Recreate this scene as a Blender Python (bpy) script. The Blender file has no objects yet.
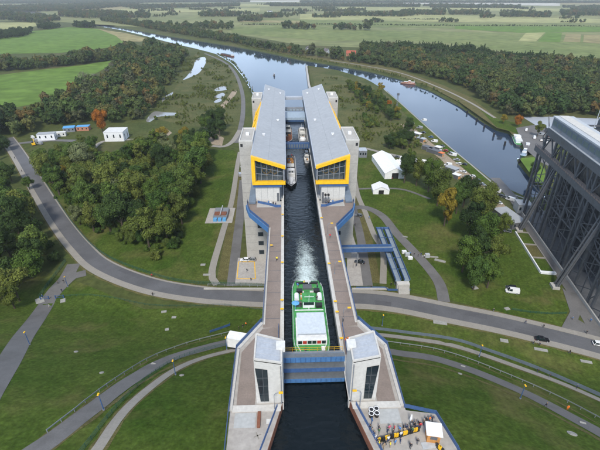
import bpy, math, random
import numpy as np
import mathutils
from mathutils import Vector, Matrix, geometry

random.seed(7)
rng = np.random.default_rng(7)
PI = math.pi
scene = bpy.context.scene
col = scene.collection

# ------------------------------------------------------------------ camera
CAM = Vector((-5.0, 0.0, 108.0))
FPX = 417.0                                  # focal length for a picture 600 wide
PITCH = math.atan((225 + 9) / FPX)
YAW = math.radians(1.92)
cd = bpy.data.cameras.new('camera')
cam = bpy.data.objects.new('camera', cd)
col.objects.link(cam)
cam.location = CAM
cam.rotation_euler = (PI / 2 - PITCH, 0, -YAW)
cd.sensor_width = 36
cd.lens = FPX / 600 * 36
cd.clip_start = 1
cd.clip_end = 40000
scene.camera = cam

# ------------------------------------------------------------------ light
SUN_EL, SUN_AZ = 48, 189                     # azimuth clockwise from +Y
w = bpy.data.worlds.new('World')
scene.world = w
w.use_nodes = True
nt = w.node_tree
nt.nodes.clear()
out = nt.nodes.new('ShaderNodeOutputWorld')
bg = nt.nodes.new('ShaderNodeBackground')
sky = nt.nodes.new('ShaderNodeTexSky')
sky.sky_type = 'NISHITA'
sky.sun_disc = False
sky.sun_elevation = math.radians(SUN_EL)
sky.sun_rotation = math.radians(SUN_AZ)
sky.air_density = 1.0
sky.ozone_density = 2.5
sky.dust_density = 0.6
# broken cloud deck over the whole sky
tc = nt.nodes.new('ShaderNodeTexCoord')
mp = nt.nodes.new('ShaderNodeMapping')
mp.inputs['Scale'].default_value = (1, 1, 2.6)
nz = nt.nodes.new('ShaderNodeTexNoise')
nz.inputs['Scale'].default_value = 2.4
nz.inputs['Detail'].default_value = 8
nz.inputs['Roughness'].default_value = 0.6
cr = nt.nodes.new('ShaderNodeValToRGB')
cr.color_ramp.elements[0].position = 0.30
cr.color_ramp.elements[0].color = (0.25, 0.25, 0.25, 1)
cr.color_ramp.elements[1].position = 0.62
cr.color_ramp.elements[1].color = (0.85, 0.85, 0.85, 1)
mx = nt.nodes.new('ShaderNodeMix')
mx.data_type = 'RGBA'
mx.inputs[7].default_value = (6.2, 6.95, 8.1, 1)
sx_ = nt.nodes.new('ShaderNodeSeparateXYZ'); nt.links.new(tc.outputs['Generated'], sx_.inputs[0])
hr_ = nt.nodes.new('ShaderNodeValToRGB')                 # thin bright cloud low down, thick grey cloud overhead
hr_.color_ramp.elements[0].position = 0.05; hr_.color_ramp.elements[0].color = (0.80, 1.0, 1.30, 1)
hr_.color_ramp.elements[1].position = 0.85; hr_.color_ramp.elements[1].color = (0.22, 0.25, 0.30, 1)
nt.links.new(sx_.outputs['Z'], hr_.inputs['Fac'])
sc_ = nt.nodes.new('ShaderNodeVectorMath'); sc_.operation = 'SCALE'; sc_.inputs['Scale'].default_value = 13.0
nt.links.new(hr_.outputs['Color'], sc_.inputs[0]); nt.links.new(sc_.outputs[0], mx.inputs[7])
nt.links.new(tc.outputs['Generated'], mp.inputs['Vector'])
nt.links.new(mp.outputs['Vector'], nz.inputs['Vector'])
nt.links.new(nz.outputs['Fac'], cr.inputs['Fac'])
nt.links.new(cr.outputs['Color'], mx.inputs[0])
nt.links.new(sky.outputs['Color'], mx.inputs[6])
nt.links.new(mx.outputs[2], bg.inputs['Color'])
bg.inputs['Strength'].default_value = 0.12
nt.links.new(bg.outputs[0], out.inputs['Surface'])

sd = bpy.data.lights.new('sun', 'SUN')
sun = bpy.data.objects.new('sun', sd)
col.objects.link(sun)
sd.energy = 2.7
sd.angle = math.radians(10)
sd.color = (1.0, 0.94, 0.83)
a, e = math.radians(SUN_AZ), math.radians(SUN_EL)
sdir = Vector((math.sin(a) * math.cos(e), math.cos(a) * math.cos(e), math.sin(e)))
sun.rotation_euler = sdir.to_track_quat('Z', 'Y').to_euler()
sun.location = (0, 0, 400)

scene.view_settings.view_transform = 'Standard'
scene.view_settings.look = 'None'
scene.view_settings.gamma = 1
scene.view_settings.exposure = 0.45
scene.render.engine = 'CYCLES'

# ------------------------------------------------------------------ materials
MATS = {}
def srgb(r, g, b):
    f = lambda c: (c / 255 / 12.92) if c / 255 < 0.04045 else ((c / 255 + 0.055) / 1.055) ** 2.4
    return (f(r), f(g), f(b))

def mat(name, c, rough=0.7, var=0.12, scale=2.0, metal=0.0, bump=0.0, c2=None, world=False, scale2=None, wear=None, spec=0.5, amp=None):
    if name in MATS: return MATS[name]
    m = bpy.data.materials.new(name); MATS[name] = m
    m.use_nodes = True
    n, L = m.node_tree.nodes, m.node_tree.links
    b = n['Principled BSDF']
    b.inputs['Roughness'].default_value = rough
    b.inputs['Metallic'].default_value = metal
    b.inputs['Specular IOR Level'].default_value = spec
    if world: src = n.new('ShaderNodeNewGeometry').outputs['Position']
    else: src = n.new('ShaderNodeTexCoord').outputs['Object']
    z = n.new('ShaderNodeTexNoise'); z.inputs['Scale'].default_value = scale
    z.inputs['Detail'].default_value = 6; z.inputs['Roughness'].default_value = 0.62
    L.new(src, z.inputs['Vector'])
    r = n.new('ShaderNodeValToRGB')
    c2 = c2 or tuple(x * (1 + var) for x in c)
    c1 = tuple(x * (1 - var) for x in c)
    r.color_ramp.elements[0].position = 0.3; r.color_ramp.elements[0].color = (*c1, 1)
    r.color_ramp.elements[1].position = 0.7; r.color_ramp.elements[1].color = (*c2, 1)
    L.new(z.outputs['Fac'], r.inputs['Fac'])
    o = r.outputs['Color']
    if scale2:
        z2 = n.new('ShaderNodeTexNoise'); z2.inputs['Scale'].default_value = scale2; z2.inputs['Detail'].default_value = 4
        L.new(src, z2.inputs['Vector'])
        mr = n.new('ShaderNodeMapRange'); mr.inputs[1].default_value = .3; mr.inputs[2].default_value = .7
        a_ = amp or ((.72, 1.2) if world else (.9, 1.07))
        mr.inputs[3].default_value = a_[0]; mr.inputs[4].default_value = a_[1]
        L.new(z2.outputs['Fac'], mr.inputs[0])
        vm = n.new('ShaderNodeVectorMath'); vm.operation = 'SCALE'
        L.new(o, vm.inputs[0]); L.new(mr.outputs[0], vm.inputs['Scale'])
        o = vm.outputs[0]
    if wear:                                   # streaks / stains of another colour
        z3 = n.new('ShaderNodeTexNoise'); z3.inputs['Scale'].default_value = wear[1]; z3.inputs['Detail'].default_value = 7
        z3.inputs['Distortion'].default_value = 0.4
        mpp = n.new('ShaderNodeMapping'); mpp.inputs['Scale'].default_value = wear[3] if len(wear) > 3 else (1, 1, 1)
        L.new(src, mpp.inputs['Vector']); L.new(mpp.outputs[0], z3.inputs['Vector'])
        r3 = n.new('ShaderNodeValToRGB'); r3.color_ramp.elements[0].position = .52; r3.color_ramp.elements[1].position = .75
        r3.color_ramp.elements[1].color = (wear[2],) * 3 + (1,)
        L.new(z3.outputs['Fac'], r3.inputs['Fac'])
        mm = n.new('ShaderNodeMix'); mm.data_type = 'RGBA'; mm.inputs[7].default_value = (*wear[0], 1)
        L.new(r3.outputs['Color'], mm.inputs[0]); L.new(o, mm.inputs[6]); o = mm.outputs[2]
    L.new(o, b.inputs['Base Color'])
    if bump:
        bp = n.new('ShaderNodeBump'); bp.inputs['Strength'].default_value = bump; bp.inputs['Distance'].default_value = 0.1
        L.new(z.outputs['Fac'], bp.inputs['Height']); L.new(bp.outputs[0], b.inputs['Normal'])
    return m

def leaf_mat(name, cols):
    m = bpy.data.materials.new(name); MATS[name] = m; m.use_nodes = True
    n, L = m.node_tree.nodes, m.node_tree.links
    b = n['Principled BSDF']; b.inputs['Roughness'].default_value = 0.75; b.inputs['Specular IOR Level'].default_value = 0.08
    oi = n.new('ShaderNodeObjectInfo')
    r = n.new('ShaderNodeValToRGB')
    while len(r.color_ramp.elements) < len(cols): r.color_ramp.elements.new(0.5)
    for i, c in enumerate(cols):
        r.color_ramp.elements[i].position = i / max(1, len(cols) - 1) * 0.98
        r.color_ramp.elements[i].color = (*c, 1)
    L.new(oi.outputs['Random'], r.inputs['Fac'])
    g = n.new('ShaderNodeNewGeometry')
    mr = n.new('ShaderNodeMapRange'); mr.inputs[3].default_value = .68; mr.inputs[4].default_value = 1.36
    L.new(g.outputs['Random Per Island'], mr.inputs[0])
    tcx = n.new('ShaderNodeTexCoord'); z = n.new('ShaderNodeTexNoise'); z.inputs['Scale'].default_value = .35; z.inputs['Detail'].default_value = 3
    L.new(tcx.outputs['Object'], z.inputs['Vector'])
    mr2 = n.new('ShaderNodeMapRange'); mr2.inputs[1].default_value = .3; mr2.inputs[2].default_value = .7; mr2.inputs[3].default_value = .7; mr2.inputs[4].default_value = 1.35
    L.new(z.outputs['Fac'], mr2.inputs[0])
    mu = n.new('ShaderNodeMath'); mu.operation = 'MULTIPLY'; L.new(mr.outputs[0], mu.inputs[0]); L.new(mr2.outputs[0], mu.inputs[1])
    vm = n.new('ShaderNodeVectorMath'); vm.operation = 'SCALE'
    L.new(r.outputs['Color'], vm.inputs[0]); L.new(mu.outputs[0], vm.inputs['Scale'])
    L.new(vm.outputs[0], b.inputs['Base Color'])
    return m

def water_mat(name, c, rough=0.06, scale=0.5, strength=0.25, dist=0.3):
    m = bpy.data.materials.new(name); MATS[name] = m; m.use_nodes = True
    n, L = m.node_tree.nodes, m.node_tree.links
    b = n['Principled BSDF']; b.inputs['Base Color'].default_value = (*c, 1)
    b.inputs['Roughness'].default_value = rough; b.inputs['IOR'].default_value = 1.333
    g = n.new('ShaderNodeNewGeometry')
    z = n.new('ShaderNodeTexNoise'); z.inputs['Scale'].default_value = scale; z.inputs['Detail'].default_value = 5
    mpp = n.new('ShaderNodeMapping'); mpp.inputs['Scale'].default_value = (1, 1.8, 1)
    L.new(g.outputs['Position'], mpp.inputs[0]); L.new(mpp.outputs[0], z.inputs['Vector'])
    zz = n.new('ShaderNodeTexNoise'); zz.inputs['Scale'].default_value = 0.012; zz.inputs['Detail'].default_value = 3
    L.new(g.outputs['Position'], zz.inputs['Vector'])
    mr = n.new('ShaderNodeMapRange'); mr.inputs[1].default_value = .35; mr.inputs[2].default_value = .65; mr.inputs[3].default_value = .35; mr.inputs[4].default_value = 1.2
    L.new(zz.outputs['Fac'], mr.inputs[0])
    mu = n.new('ShaderNodeMath'); mu.operation = 'MULTIPLY'; mu.inputs[1].default_value = strength
    L.new(mr.outputs[0], mu.inputs[0])
    bp = n.new('ShaderNodeBump'); bp.inputs['Distance'].default_value = dist
    L.new(mu.outputs[0], bp.inputs['Strength']); L.new(z.outputs['Fac'], bp.inputs['Height']); L.new(bp.outputs[0], b.inputs['Normal'])
    return m

def glass_mat(name, c, transp):
    m = bpy.data.materials.new(name); MATS[name] = m; m.use_nodes = True
    n, L = m.node_tree.nodes, m.node_tree.links
    b = n['Principled BSDF']; b.inputs['Base Color'].default_value = (*c, 1); b.inputs['Roughness'].default_value = 0.08
    z = n.new('ShaderNodeTexNoise'); z.inputs['Scale'].default_value = 0.7
    bp = n.new('ShaderNodeBump'); bp.inputs['Strength'].default_value = 0.03; L.new(z.outputs['Fac'], bp.inputs['Height']); L.new(bp.outputs[0], b.inputs['Normal'])
    t = n.new('ShaderNodeBsdfTransparent'); mxx = n.new('ShaderNodeMixShader'); mxx.inputs[0].default_value = transp
    L.new(b.outputs[0], mxx.inputs[1]); L.new(t.outputs[0], mxx.inputs[2]); L.new(mxx.outputs[0], n['Material Output'].inputs['Surface'])
    return m

M = MATS
mat('meadow', (0.058, 0.080, 0.022), 0.95, spec=.1, c2=(0.088, 0.098, 0.032), scale=0.035, scale2=0.5, world=True, bump=.3,
    wear=((0.12, 0.10, 0.05), 0.012, .6))
mat('lawn', (0.046, 0.086, 0.0125), 0.95, spec=.05, c2=(0.078, 0.108, 0.021), scale=0.06, scale2=1.4, world=True, bump=.4,
    wear=((0.13, 0.115, 0.045), 0.045, .9))
def lawn_detail():
    """mowing swaths and fine dry tufts"""
    n, L = M['lawn'].node_tree.nodes, M['lawn'].node_tree.links
    b = n['Principled BSDF']; src = b.inputs['Base Color'].links[0].from_socket
    g = n.new('ShaderNodeNewGeometry'); mpp = n.new('ShaderNodeMapping'); mpp.inputs['Rotation'].default_value = (0, 0, .35); L.new(g.outputs['Position'], mpp.inputs[0])
    wv = n.new('ShaderNodeTexWave'); wv.inputs['Scale'].default_value = .16; wv.inputs['Distortion'].default_value = 7; wv.inputs['Detail'].default_value = 4; wv.inputs['Detail Scale'].default_value = .6; L.new(mpp.outputs[0], wv.inputs['Vector'])
    r = n.new('ShaderNodeMapRange'); r.inputs[3].default_value = .955; r.inputs[4].default_value = 1.045; L.new(wv.outputs['Fac'], r.inputs[0])
    z = n.new('ShaderNodeTexNoise'); z.inputs['Scale'].default_value = .45; z.inputs['Detail'].default_value = 10; z.inputs['Roughness'].default_value = .8; L.new(g.outputs['Position'], z.inputs['Vector'])
    r2 = n.new('ShaderNodeMapRange'); r2.inputs[1].default_value = .35; r2.inputs[2].default_value = .65; r2.inputs[3].default_value = .68; r2.inputs[4].default_value = 1.32; L.new(z.outputs['Fac'], r2.inputs[0])
    m = n.new('ShaderNodeMath'); m.operation = 'MULTIPLY'; L.new(r.outputs[0], m.inputs[0]); L.new(r2.outputs[0], m.inputs[1])
    vm = n.new('ShaderNodeVectorMath'); vm.operation = 'SCALE'; L.new(src, vm.inputs[0]); L.new(m.outputs[0], vm.inputs['Scale']); L.new(vm.outputs[0], b.inputs['Base Color'])
lawn_detail()
mat('dry_grass', (0.115, 0.105, 0.042), 0.95, .25, .25, scale2=2.0, world=True, bump=.4, spec=.1)
mat('reed', (0.066, 0.088, 0.028), 0.95, c2=(0.125, 0.118, 0.048), scale=.05, scale2=.6, world=True, bump=.5, spec=.1)
mat('field_green', (0.105, 0.185, 0.030), 0.95, c2=(0.125, 0.20, 0.038), scale=.01, scale2=.06, world=True, spec=.1)
mat('plain', (0.15, 0.185, 0.07), 0.95, c2=(0.235, 0.235, 0.105), scale=.0022, scale2=.02, world=True, spec=.1, wear=((0.21, 0.20, 0.10), .003, .7))
mat('field_pale', (0.27, 0.29, 0.12), 0.95, c2=(0.36, 0.35, 0.16), scale=.004, scale2=.03, world=True, spec=.1)
mat('field_mid', (0.135, 0.18, 0.055), 0.95, c2=(0.19, 0.215, 0.08), scale=.006, scale2=.05, world=True, spec=.1)
mat('field_straw', (0.26, 0.23, 0.11), 0.95, .2, .006, scale2=.04, world=True, spec=.1)
mat('field_white', (0.45, 0.44, 0.38), 0.95, .2, .006, scale2=.02, world=True, spec=.1)
mat('asphalt', (0.105, 0.105, 0.112), 0.85, .12, .15, scale2=3.0, world=True, amp=(.9, 1.08), wear=((0.070, 0.070, 0.075), .09, .75))
mat('asphalt_dark', (0.085, 0.085, 0.092), 0.85, .12, .3, scale2=3.0, world=True, amp=(.9, 1.08))
mat('asphalt_path', (0.135, 0.13, 0.128), 0.88, .12, .2, scale2=3.0, world=True, amp=(.9, 1.08), wear=((0.085, 0.08, 0.075), .12, .8))
mat('paving', (0.27, 0.25, 0.22), 0.88, .1, .3, scale2=2.5, world=True, amp=(.9, 1.08), wear=((0.19, 0.18, 0.16), .3, .5))
mat('sand', (0.30, 0.24, 0.17), 0.95, .2, .15, scale2=1.5, world=True)
mat('concrete', (0.40, 0.385, 0.36), 0.85, .08, .4, scale2=2.2, wear=((0.30, 0.285, 0.26), .1, .5, (1, 1, .25)))
mat('concrete_white', (0.53, 0.515, 0.485), 0.8, .06, .5, scale2=1.8, wear=((0.46, 0.44, 0.40), .12, .45, (1, 1, .2)))
mat('concrete_plaza', (0.37, 0.345, 0.32), 0.88, .09, .3, scale2=1.2, world=True, amp=(.9, 1.08), wear=((0.27, 0.255, 0.23), .2, .45))
mat('deck_brown', (0.225, 0.180, 0.155), 0.85, .1, .35, scale2=3, world=True, amp=(.9, 1.08), wear=((0.165, 0.138, 0.122), .3, .5))
mat('roof_grey', (0.325, 0.335, 0.35), 0.5, .04, .2, scale2=.6, wear=((0.28, 0.288, 0.30), .1, .45, (1, .25, 1)))
mat('roof_light', (0.38, 0.41, 0.46), 0.5, .05, .5, scale2=2)
mat('clad_blue', (0.13, 0.165, 0.21), 0.5, .1, .5, scale2=1.5)
mat('dark_steel', (0.065, 0.072, 0.082), 0.6, .15, .5)
mat('yellow', (0.80, 0.46, 0.01), 0.5, .05, .6, scale2=1.2, wear=((0.6, 0.34, 0.02), .5, .4))
mat('blue', (0.045, 0.105, 0.25), 0.5, .12, .8, scale2=2, wear=((0.035, 0.07, 0.14), .6, .5))
mat('blue_light', (0.065, 0.175, 0.38), 0.45, .1, .8, scale2=2, wear=((0.05, 0.12, 0.24), .6, .5))
mat('bridge_deck', (0.20, 0.25, 0.30), 0.6, .08, .8, scale2=2)
mat('blue_pale', (0.33, 0.42, 0.52), 0.5, .08, .8, scale2=2)
mat('steel_grey', (0.20, 0.215, 0.24), 0.55, .14, .6, scale2=1.5, wear=((0.12, 0.11, 0.11), .4, .6))
mat('steel_light', (0.42, 0.44, 0.46), 0.5, .1, .5, scale2=1.5)
mat('rust', (0.20, 0.075, 0.04), 0.85, .25, .8, scale2=2.5)
mat('white', (0.75, 0.76, 0.78), 0.55, .05, .6, scale2=1.5)
mat('off_white', (0.62, 0.62, 0.60), 0.6, .08, .6, scale2=1.5)
mat('canvas', (0.80, 0.81, 0.82), 0.7, .04, .4, scale2=1.0)
mat('ship_canvas', (0.52, 0.57, 0.62), 0.75, .05, .5, scale2=1.5, wear=((0.44, 0.48, 0.52), .5, .5))
mat('gate_plate', (0.12, 0.135, 0.15), 0.6, .12, .6, scale2=2)
mat('steel_rail', (0.22, 0.24, 0.25), 0.6, .1, .5)
mat('pane_green', (0.11, 0.15, 0.15), 0.35, .1, .5)
mat('old_steel', (0.10, 0.106, 0.118), 0.55, .14, .6, scale2=1.5, wear=((0.07, 0.065, 0.06), .4, .6))
mat('pale_concrete', (0.40, 0.41, 0.41), 0.85, .06, .4, scale2=1.5)
mat('black', (0.018, 0.018, 0.02), 0.5, .2, 1)
mat('rubber', (0.02, 0.02, 0.02), 0.85, .2, 3)
mat('green_paint', (0.055, 0.28, 0.07), 0.6, .2, .7, scale2=2, amp=(.75, 1.15), wear=((0.05, 0.14, 0.06), .6, .7))
mat('green_fence', (0.02, 0.09, 0.06), 0.6, .2, 1)
mat('red_paint', (0.42, 0.03, 0.025), 0.55, .1, 1)
mat('orange_paint', (0.75, 0.17, 0.02), 0.55, .1, 1)
mat('wood', (0.48, 0.22, 0.06), 0.7, .15, 1.5, scale2=5)
mat('brick_wall', (0.42, 0.19, 0.12), 0.85, .15, .6, scale2=2)
mat('tile_red', (0.34, 0.085, 0.05), 0.8, .18, .8, scale2=2)
mat('tile_dark', (0.11, 0.10, 0.11), 0.8, .15, .8, scale2=2)
mat('bark', (0.075, 0.058, 0.042), 0.95, .25, 1.5, bump=.4)
mat('bark_pale', (0.26, 0.24, 0.21), 0.95, .25, 1.5, bump=.4)
mat('skin', (0.50, 0.31, 0.22), 0.6, .08, 6)
mat('hair', (0.045, 0.03, 0.02), 0.7, .3, 8)
mat('foam', (0.62, 0.72, 0.71), 0.6, .1, 2)
def foam_alpha():
    n, L = M['foam'].node_tree.nodes, M['foam'].node_tree.links
    b = n['Principled BSDF']; g = n.new('ShaderNodeNewGeometry'); at_ = n.new('ShaderNodeAttribute'); at_.attribute_name = 'foam'
    z = n.new('ShaderNodeTexNoise'); z.inputs['Scale'].default_value = 1.3; z.inputs['Detail'].default_value = 9; z.inputs['Roughness'].default_value = .72; z.inputs['Distortion'].default_value = 1.6
    L.new(g.outputs['Position'], z.inputs['Vector'])
    ad = n.new('ShaderNodeMath'); ad.operation = 'ADD'; L.new(z.outputs['Fac'], ad.inputs[0]); L.new(at_.outputs['Fac'], ad.inputs[1])
    r = n.new('ShaderNodeMapRange'); r.inputs[1].default_value = .62; r.inputs[2].default_value = 1.05; r.inputs[3].default_value = 0; r.inputs[4].default_value = .92
    L.new(ad.outputs[0], r.inputs[0]); L.new(r.outputs[0], b.inputs['Alpha'])
foam_alpha()
mat('tarp_blue', (0.10, 0.33, 0.62), 0.6, .1, .6)
mat('stone', (0.29, 0.285, 0.265), 0.9, .15, 1, scale2=3)
mat('grey_dark', (0.10, 0.105, 0.115), 0.6, .15, .6)
water_mat('river_water', (0.026, 0.044, 0.075), 0.05, 0.35, 0.07, 0.15)  # blue of the reflected sky partly painted into the base colour
water_mat('canal_water', (0.003, 0.007, 0.010), 0.06, 0.42, 0.75, 0.35)
water_mat('pond_water', (0.22, 0.22, 0.21), 0.10, 0.3, 0.05, 0.1)  # base colour lifted towards white to paint in the sky's reflection
glass_mat('glass', (0.03, 0.05, 0.065), 0.35)
glass_mat('glass_dark', (0.012, 0.022, 0.028), 0.0)
GREENS = [(0.034, 0.066, 0.014), (0.050, 0.088, 0.018), (0.066, 0.106, 0.020), (0.092, 0.122, 0.024), (0.052, 0.094, 0.022), (0.108, 0.124, 0.026), (0.044, 0.082, 0.020)]
leaf_mat('leaf_mixed', GREENS)
leaf_mat('leaf_dark', [(0.020, 0.038, 0.012), (0.028, 0.050, 0.014), (0.036, 0.060, 0.016)])
leaf_mat('leaf_olive', [(0.080, 0.106, 0.022), (0.104, 0.120, 0.026), (0.074, 0.102, 0.024)])
leaf_mat('leaf_yellow', [(0.19, 0.145, 0.02), (0.16, 0.13, 0.02)])
leaf_mat('leaf_orange', [(0.29, 0.10, 0.014), (0.23, 0.095, 0.016)])
leaf_mat('leaf_pale', [(0.13, 0.155, 0.075), (0.12, 0.14, 0.06)])
leaf_mat('leaf_bare', [(0.12, 0.105, 0.085), (0.16, 0.145, 0.12)])
leaf_mat('leaf_wood', [(0.040, 0.070, 0.020), (0.026, 0.048, 0.017), (0.056, 0.086, 0.024), (0.082, 0.102, 0.032), (0.034, 0.060, 0.021), (0.068, 0.096, 0.028), (0.026, 0.048, 0.017), (0.094, 0.108, 0.036), (0.046, 0.074, 0.023),
                       (0.036, 0.062, 0.019), (0.062, 0.086, 0.027), (0.070, 0.076, 0.036), (0.032, 0.056, 0.019), (0.060, 0.090, 0.025), (0.115, 0.108, 0.035), (0.042, 0.068, 0.022), (0.078, 0.080, 0.04), (0.13, 0.085, 0.028), (0.038, 0.062, 0.02), (0.12, 0.105, 0.032), (0.05, 0.078, 0.024)])

# ------------------------------------------------------------------ terrain height and picture-to-ground helper
G = 3.0
FOOT = [(-6000, 150), (-400, 150), (-110, 131), (-60, 119), (-20, 117), (25, 112), (60, 99), (100, 85), (200, 60), (6000, 40)]
def foot(x):
    for (x0, y0), (x1, y1) in zip(FOOT, FOOT[1:]):
        if x <= x1: return y0 + (y1 - y0) * (x - x0) / (x1 - x0)
    return 40
def T(x, y):
    t = (foot(x) - y) / 72.0
    t = max(0.0, min(1.0, t))
    s = t * t * (3 - 2 * t)
    s = 0.5 * s + 0.5 * t
    return G + 31 * s
_fw = Vector((math.sin(YAW) * math.cos(PITCH), math.cos(YAW) * math.cos(PITCH), -math.sin(PITCH)))
_rt = Vector((math.cos(YAW), -math.sin(YAW), 0)); _up = _rt.cross(_fw)
def at(px, py, z=None):
    d = _fw + _rt * ((px - 300) / FPX) - _up * ((py - 225) / FPX)
    zz = G if z is None else z
    for _ in range(60):
        t = (zz - CAM.z) / d.z
        p = CAM + d * t
        if z is not None: return p
        zn = T(p.x, p.y)
        if abs(zn - zz) < 1e-3: break
        zz = zz + 0.7 * (zn - zz)
    return Vector((p.x, p.y, T(p.x, p.y)))

# ------------------------------------------------------------------ mesh builder
class MB:
    def __init__(s): s.v = []; s.f = []; s.mi = []
    def quad(s, *p, m=0):
        i = len(s.v); s.v += [tuple(q) for q in p]; s.f.append(tuple(range(i, i + len(p)))); s.mi.append(m); return s
    def box(s, x0, x1, y0, y1, z0, z1, m=0):
        i = len(s.v)
        s.v += [(x0, y0, z0), (x1, y0, z0), (x1, y1, z0), (x0, y1, z0), (x0, y0, z1), (x1, y0, z1), (x1, y1, z1), (x0, y1, z1)]
        s.f += [(i, i + 3, i + 2, i + 1), (i + 4, i + 5, i + 6, i + 7), (i, i + 1, i + 5, i + 4), (i + 1, i + 2, i + 6, i + 5), (i + 2, i + 3, i + 7, i + 6), (i + 3, i, i + 4, i + 7)]
        s.mi += [m] * 6; return s
    def hexa(s, b, t, m=0):
        """bottom 4 points, top 4 points, same order"""
        i = len(s.v); s.v += [tuple(p) for p in b] + [tuple(p) for p in t]
        s.f += [(i, i + 3, i + 2, i + 1), (i + 4, i + 5, i + 6, i + 7), (i, i + 1, i + 5, i + 4), (i + 1, i + 2, i + 6, i + 5), (i + 2, i + 3, i + 7, i + 6), (i + 3, i, i + 4, i + 7)]
        s.mi += [m] * 6; return s
    def prism(s, poly, z0, z1, m=0):
        n = len(poly); i = len(s.v)
        a = sum(poly[k][0] * poly[(k + 1) % n][1] - poly[(k + 1) % n][0] * poly[k][1] for k in range(n))
        if a < 0: poly = poly[::-1]
        f0 = z0 if callable(z0) else (lambda x, y: z0)
        f1 = z1 if callable(z1) else (lambda x, y: z1)
        s.v += [(x, y, f0(x, y)) for x, y in poly] + [(x, y, f1(x, y)) for x, y in poly]
        s.f.append(tuple(range(i + n - 1, i - 1, -1))); s.f.append(tuple(range(i + n, i + 2 * n)))
        for k in range(n): s.f.append((i + k, i + (k + 1) % n, i + n + (k + 1) % n, i + n + k))
        s.mi += [m] * (n + 2); return s
    def tube(s, pts, r, n=6, cap=True, m=0):
        pts = [Vector(p) for p in pts]
        rs = r if isinstance(r, (list, tuple)) else [r] * len(pts)
        i0 = len(s.v)
        for k, p in enumerate(pts):
            d = (pts[min(k + 1, len(pts) - 1)] - pts[max(k - 1, 0)]).normalized()
            u = d.cross(Vector((0, 0, 1)))
            if u.length < .05: u = d.cross(Vector((1, 0, 0)))
            u.normalize(); v = d.cross(u)
            for j in range(n):
                q = p + (u * math.cos(2 * PI * j / n) + v * math.sin(2 * PI * j / n)) * rs[k]
                s.v.append(tuple(q))
        for k in range(len(pts) - 1):
            for j in range(n):
                s.f.append((i0 + k * n + j, i0 + k * n + (j + 1) % n, i0 + (k + 1) * n + (j + 1) % n, i0 + (k + 1) * n + j)); s.mi.append(m)
        if cap:
            s.f.append(tuple(range(i0, i0 + n))); s.f.append(tuple(range(i0 + len(pts) * n - 1, i0 + (len(pts) - 1) * n - 1, -1))); s.mi += [m, m]
        return s
    def bar(s, a, b, wd, ht=None, m=0):
        """square-section bar between two points"""
        a, b = Vector(a), Vector(b); ht = ht or wd
        d = (b - a).normalized(); u = d.cross(Vector((0, 0, 1)))
        if u.length < .05: u = Vector((1, 0, 0))
        u.normalize(); v = u.cross(d)
        u = u * wd / 2; v = v * ht / 2
        return s.hexa([a - u - v, a + u - v, b + u - v, b - u - v], [a - u + v, a + u + v, b + u + v, b - u + v], m)
    def build(s, name, mt, parent=None, off=None, smooth=False):
        me = bpy.data.meshes.new(name)
        o = Vector((0, 0, 0)) if off is None else off
        if off is None and parent is not None and s.__dict__.get('wld', True):
            q = parent
            while q is not None: o = o + q.location; q = q.parent
        me.from_pydata([(x - o[0], y - o[1], z - o[2]) for x, y, z in s.v], [], s.f)
        for q in (mt if isinstance(mt, (list, tuple)) else [mt]): me.materials.append(M[q] if isinstance(q, str) else q)
        if any(s.mi): me.polygons.foreach_set('material_index', s.mi)
        if smooth: me.polygons.foreach_set('use_smooth', [True] * len(me.polygons))
        me.update()
        ob = bpy.data.objects.new(name, me); col.objects.link(ob)
        if parent is not None: ob.parent = parent
        return ob
    def local(s): s.wld = False; return s

def tag(o, label=None, cat=None, group=None, kind=None):
    if label: o['label'] = label
    if cat: o['category'] = cat
    if group: o['group'] = group
    if kind: o['kind'] = kind
    return o
def thing(name, label, cat, loc=(0, 0, 0), rz=0, group=None):
    o = bpy.data.objects.new(name, None); col.objects.link(o)
    o.location = loc; o.rotation_euler = (0, 0, rz); o.empty_display_size = .5
    return tag(o, label, cat, group)
def dup(root, loc, rz=0, label=None, group=None, scale=None):
    r = root.copy(); col.objects.link(r); r.location = loc; r.rotation_euler = (0, 0, rz)
    if scale: r.scale = scale if isinstance(scale, tuple) else (scale,) * 3
    if label: r['label'] = label
    if group: r['group'] = group
    for ch in root.children:
        c = ch.copy(); col.objects.link(c); c.parent = r
        for g in ch.children:
            d = g.copy(); col.objects.link(d); d.parent = c
    return r
def recolour(root, part, mt, slot=0):
    for c in root.children:
        if c.name.split('.')[0] == part:
            c.material_slots[slot].link = 'OBJECT'; c.material_slots[slot].material = M[mt]
def inpoly(x, y, P):
    c = False; n = len(P); j = n - 1
    for i in range(n):
        if (P[i][1] > y) != (P[j][1] > y) and x < (P[j][0] - P[i][0]) * (y - P[i][1]) / (P[j][1] - P[i][1]) + P[i][0]: c = not c
        j = i
    return c
def spline(pts, step=3.0, closed=False):
    """Catmull-Rom through world xy points, resampled"""
    P = [Vector((p[0], p[1])) for p in pts]; o = []
    n = len(P)
    for i in range(n if closed else n - 1):
        p1, p2 = P[i], P[(i + 1) % n]
        p0 = P[(i - 1) % n] if (closed or i > 0) else p1 * 2 - p2
        p3 = P[(i + 2) % n] if (closed or i + 2 < n) else p2 * 2 - p1
        k = max(1, int((p2 - p1).length / step))
        for j in range(k):
            t = j / k
            o.append(.5 * ((2 * p1) + (p2 - p0) * t + (2 * p0 - 5 * p1 + 4 * p2 - p3) * t * t + (3 * p1 - p0 - 3 * p2 + p3) * t ** 3))
    if not closed: o.append(P[-1])
    return o
def pxs(L): return [at(*p) for p in L]
def normals2(C):
    N = []
    for i in range(len(C)):
        d = (C[min(i + 1, len(C) - 1)] - C[max(i - 1, 0)]).normalized(); N.append(Vector((-d.y, d.x)))
    return N
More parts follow.
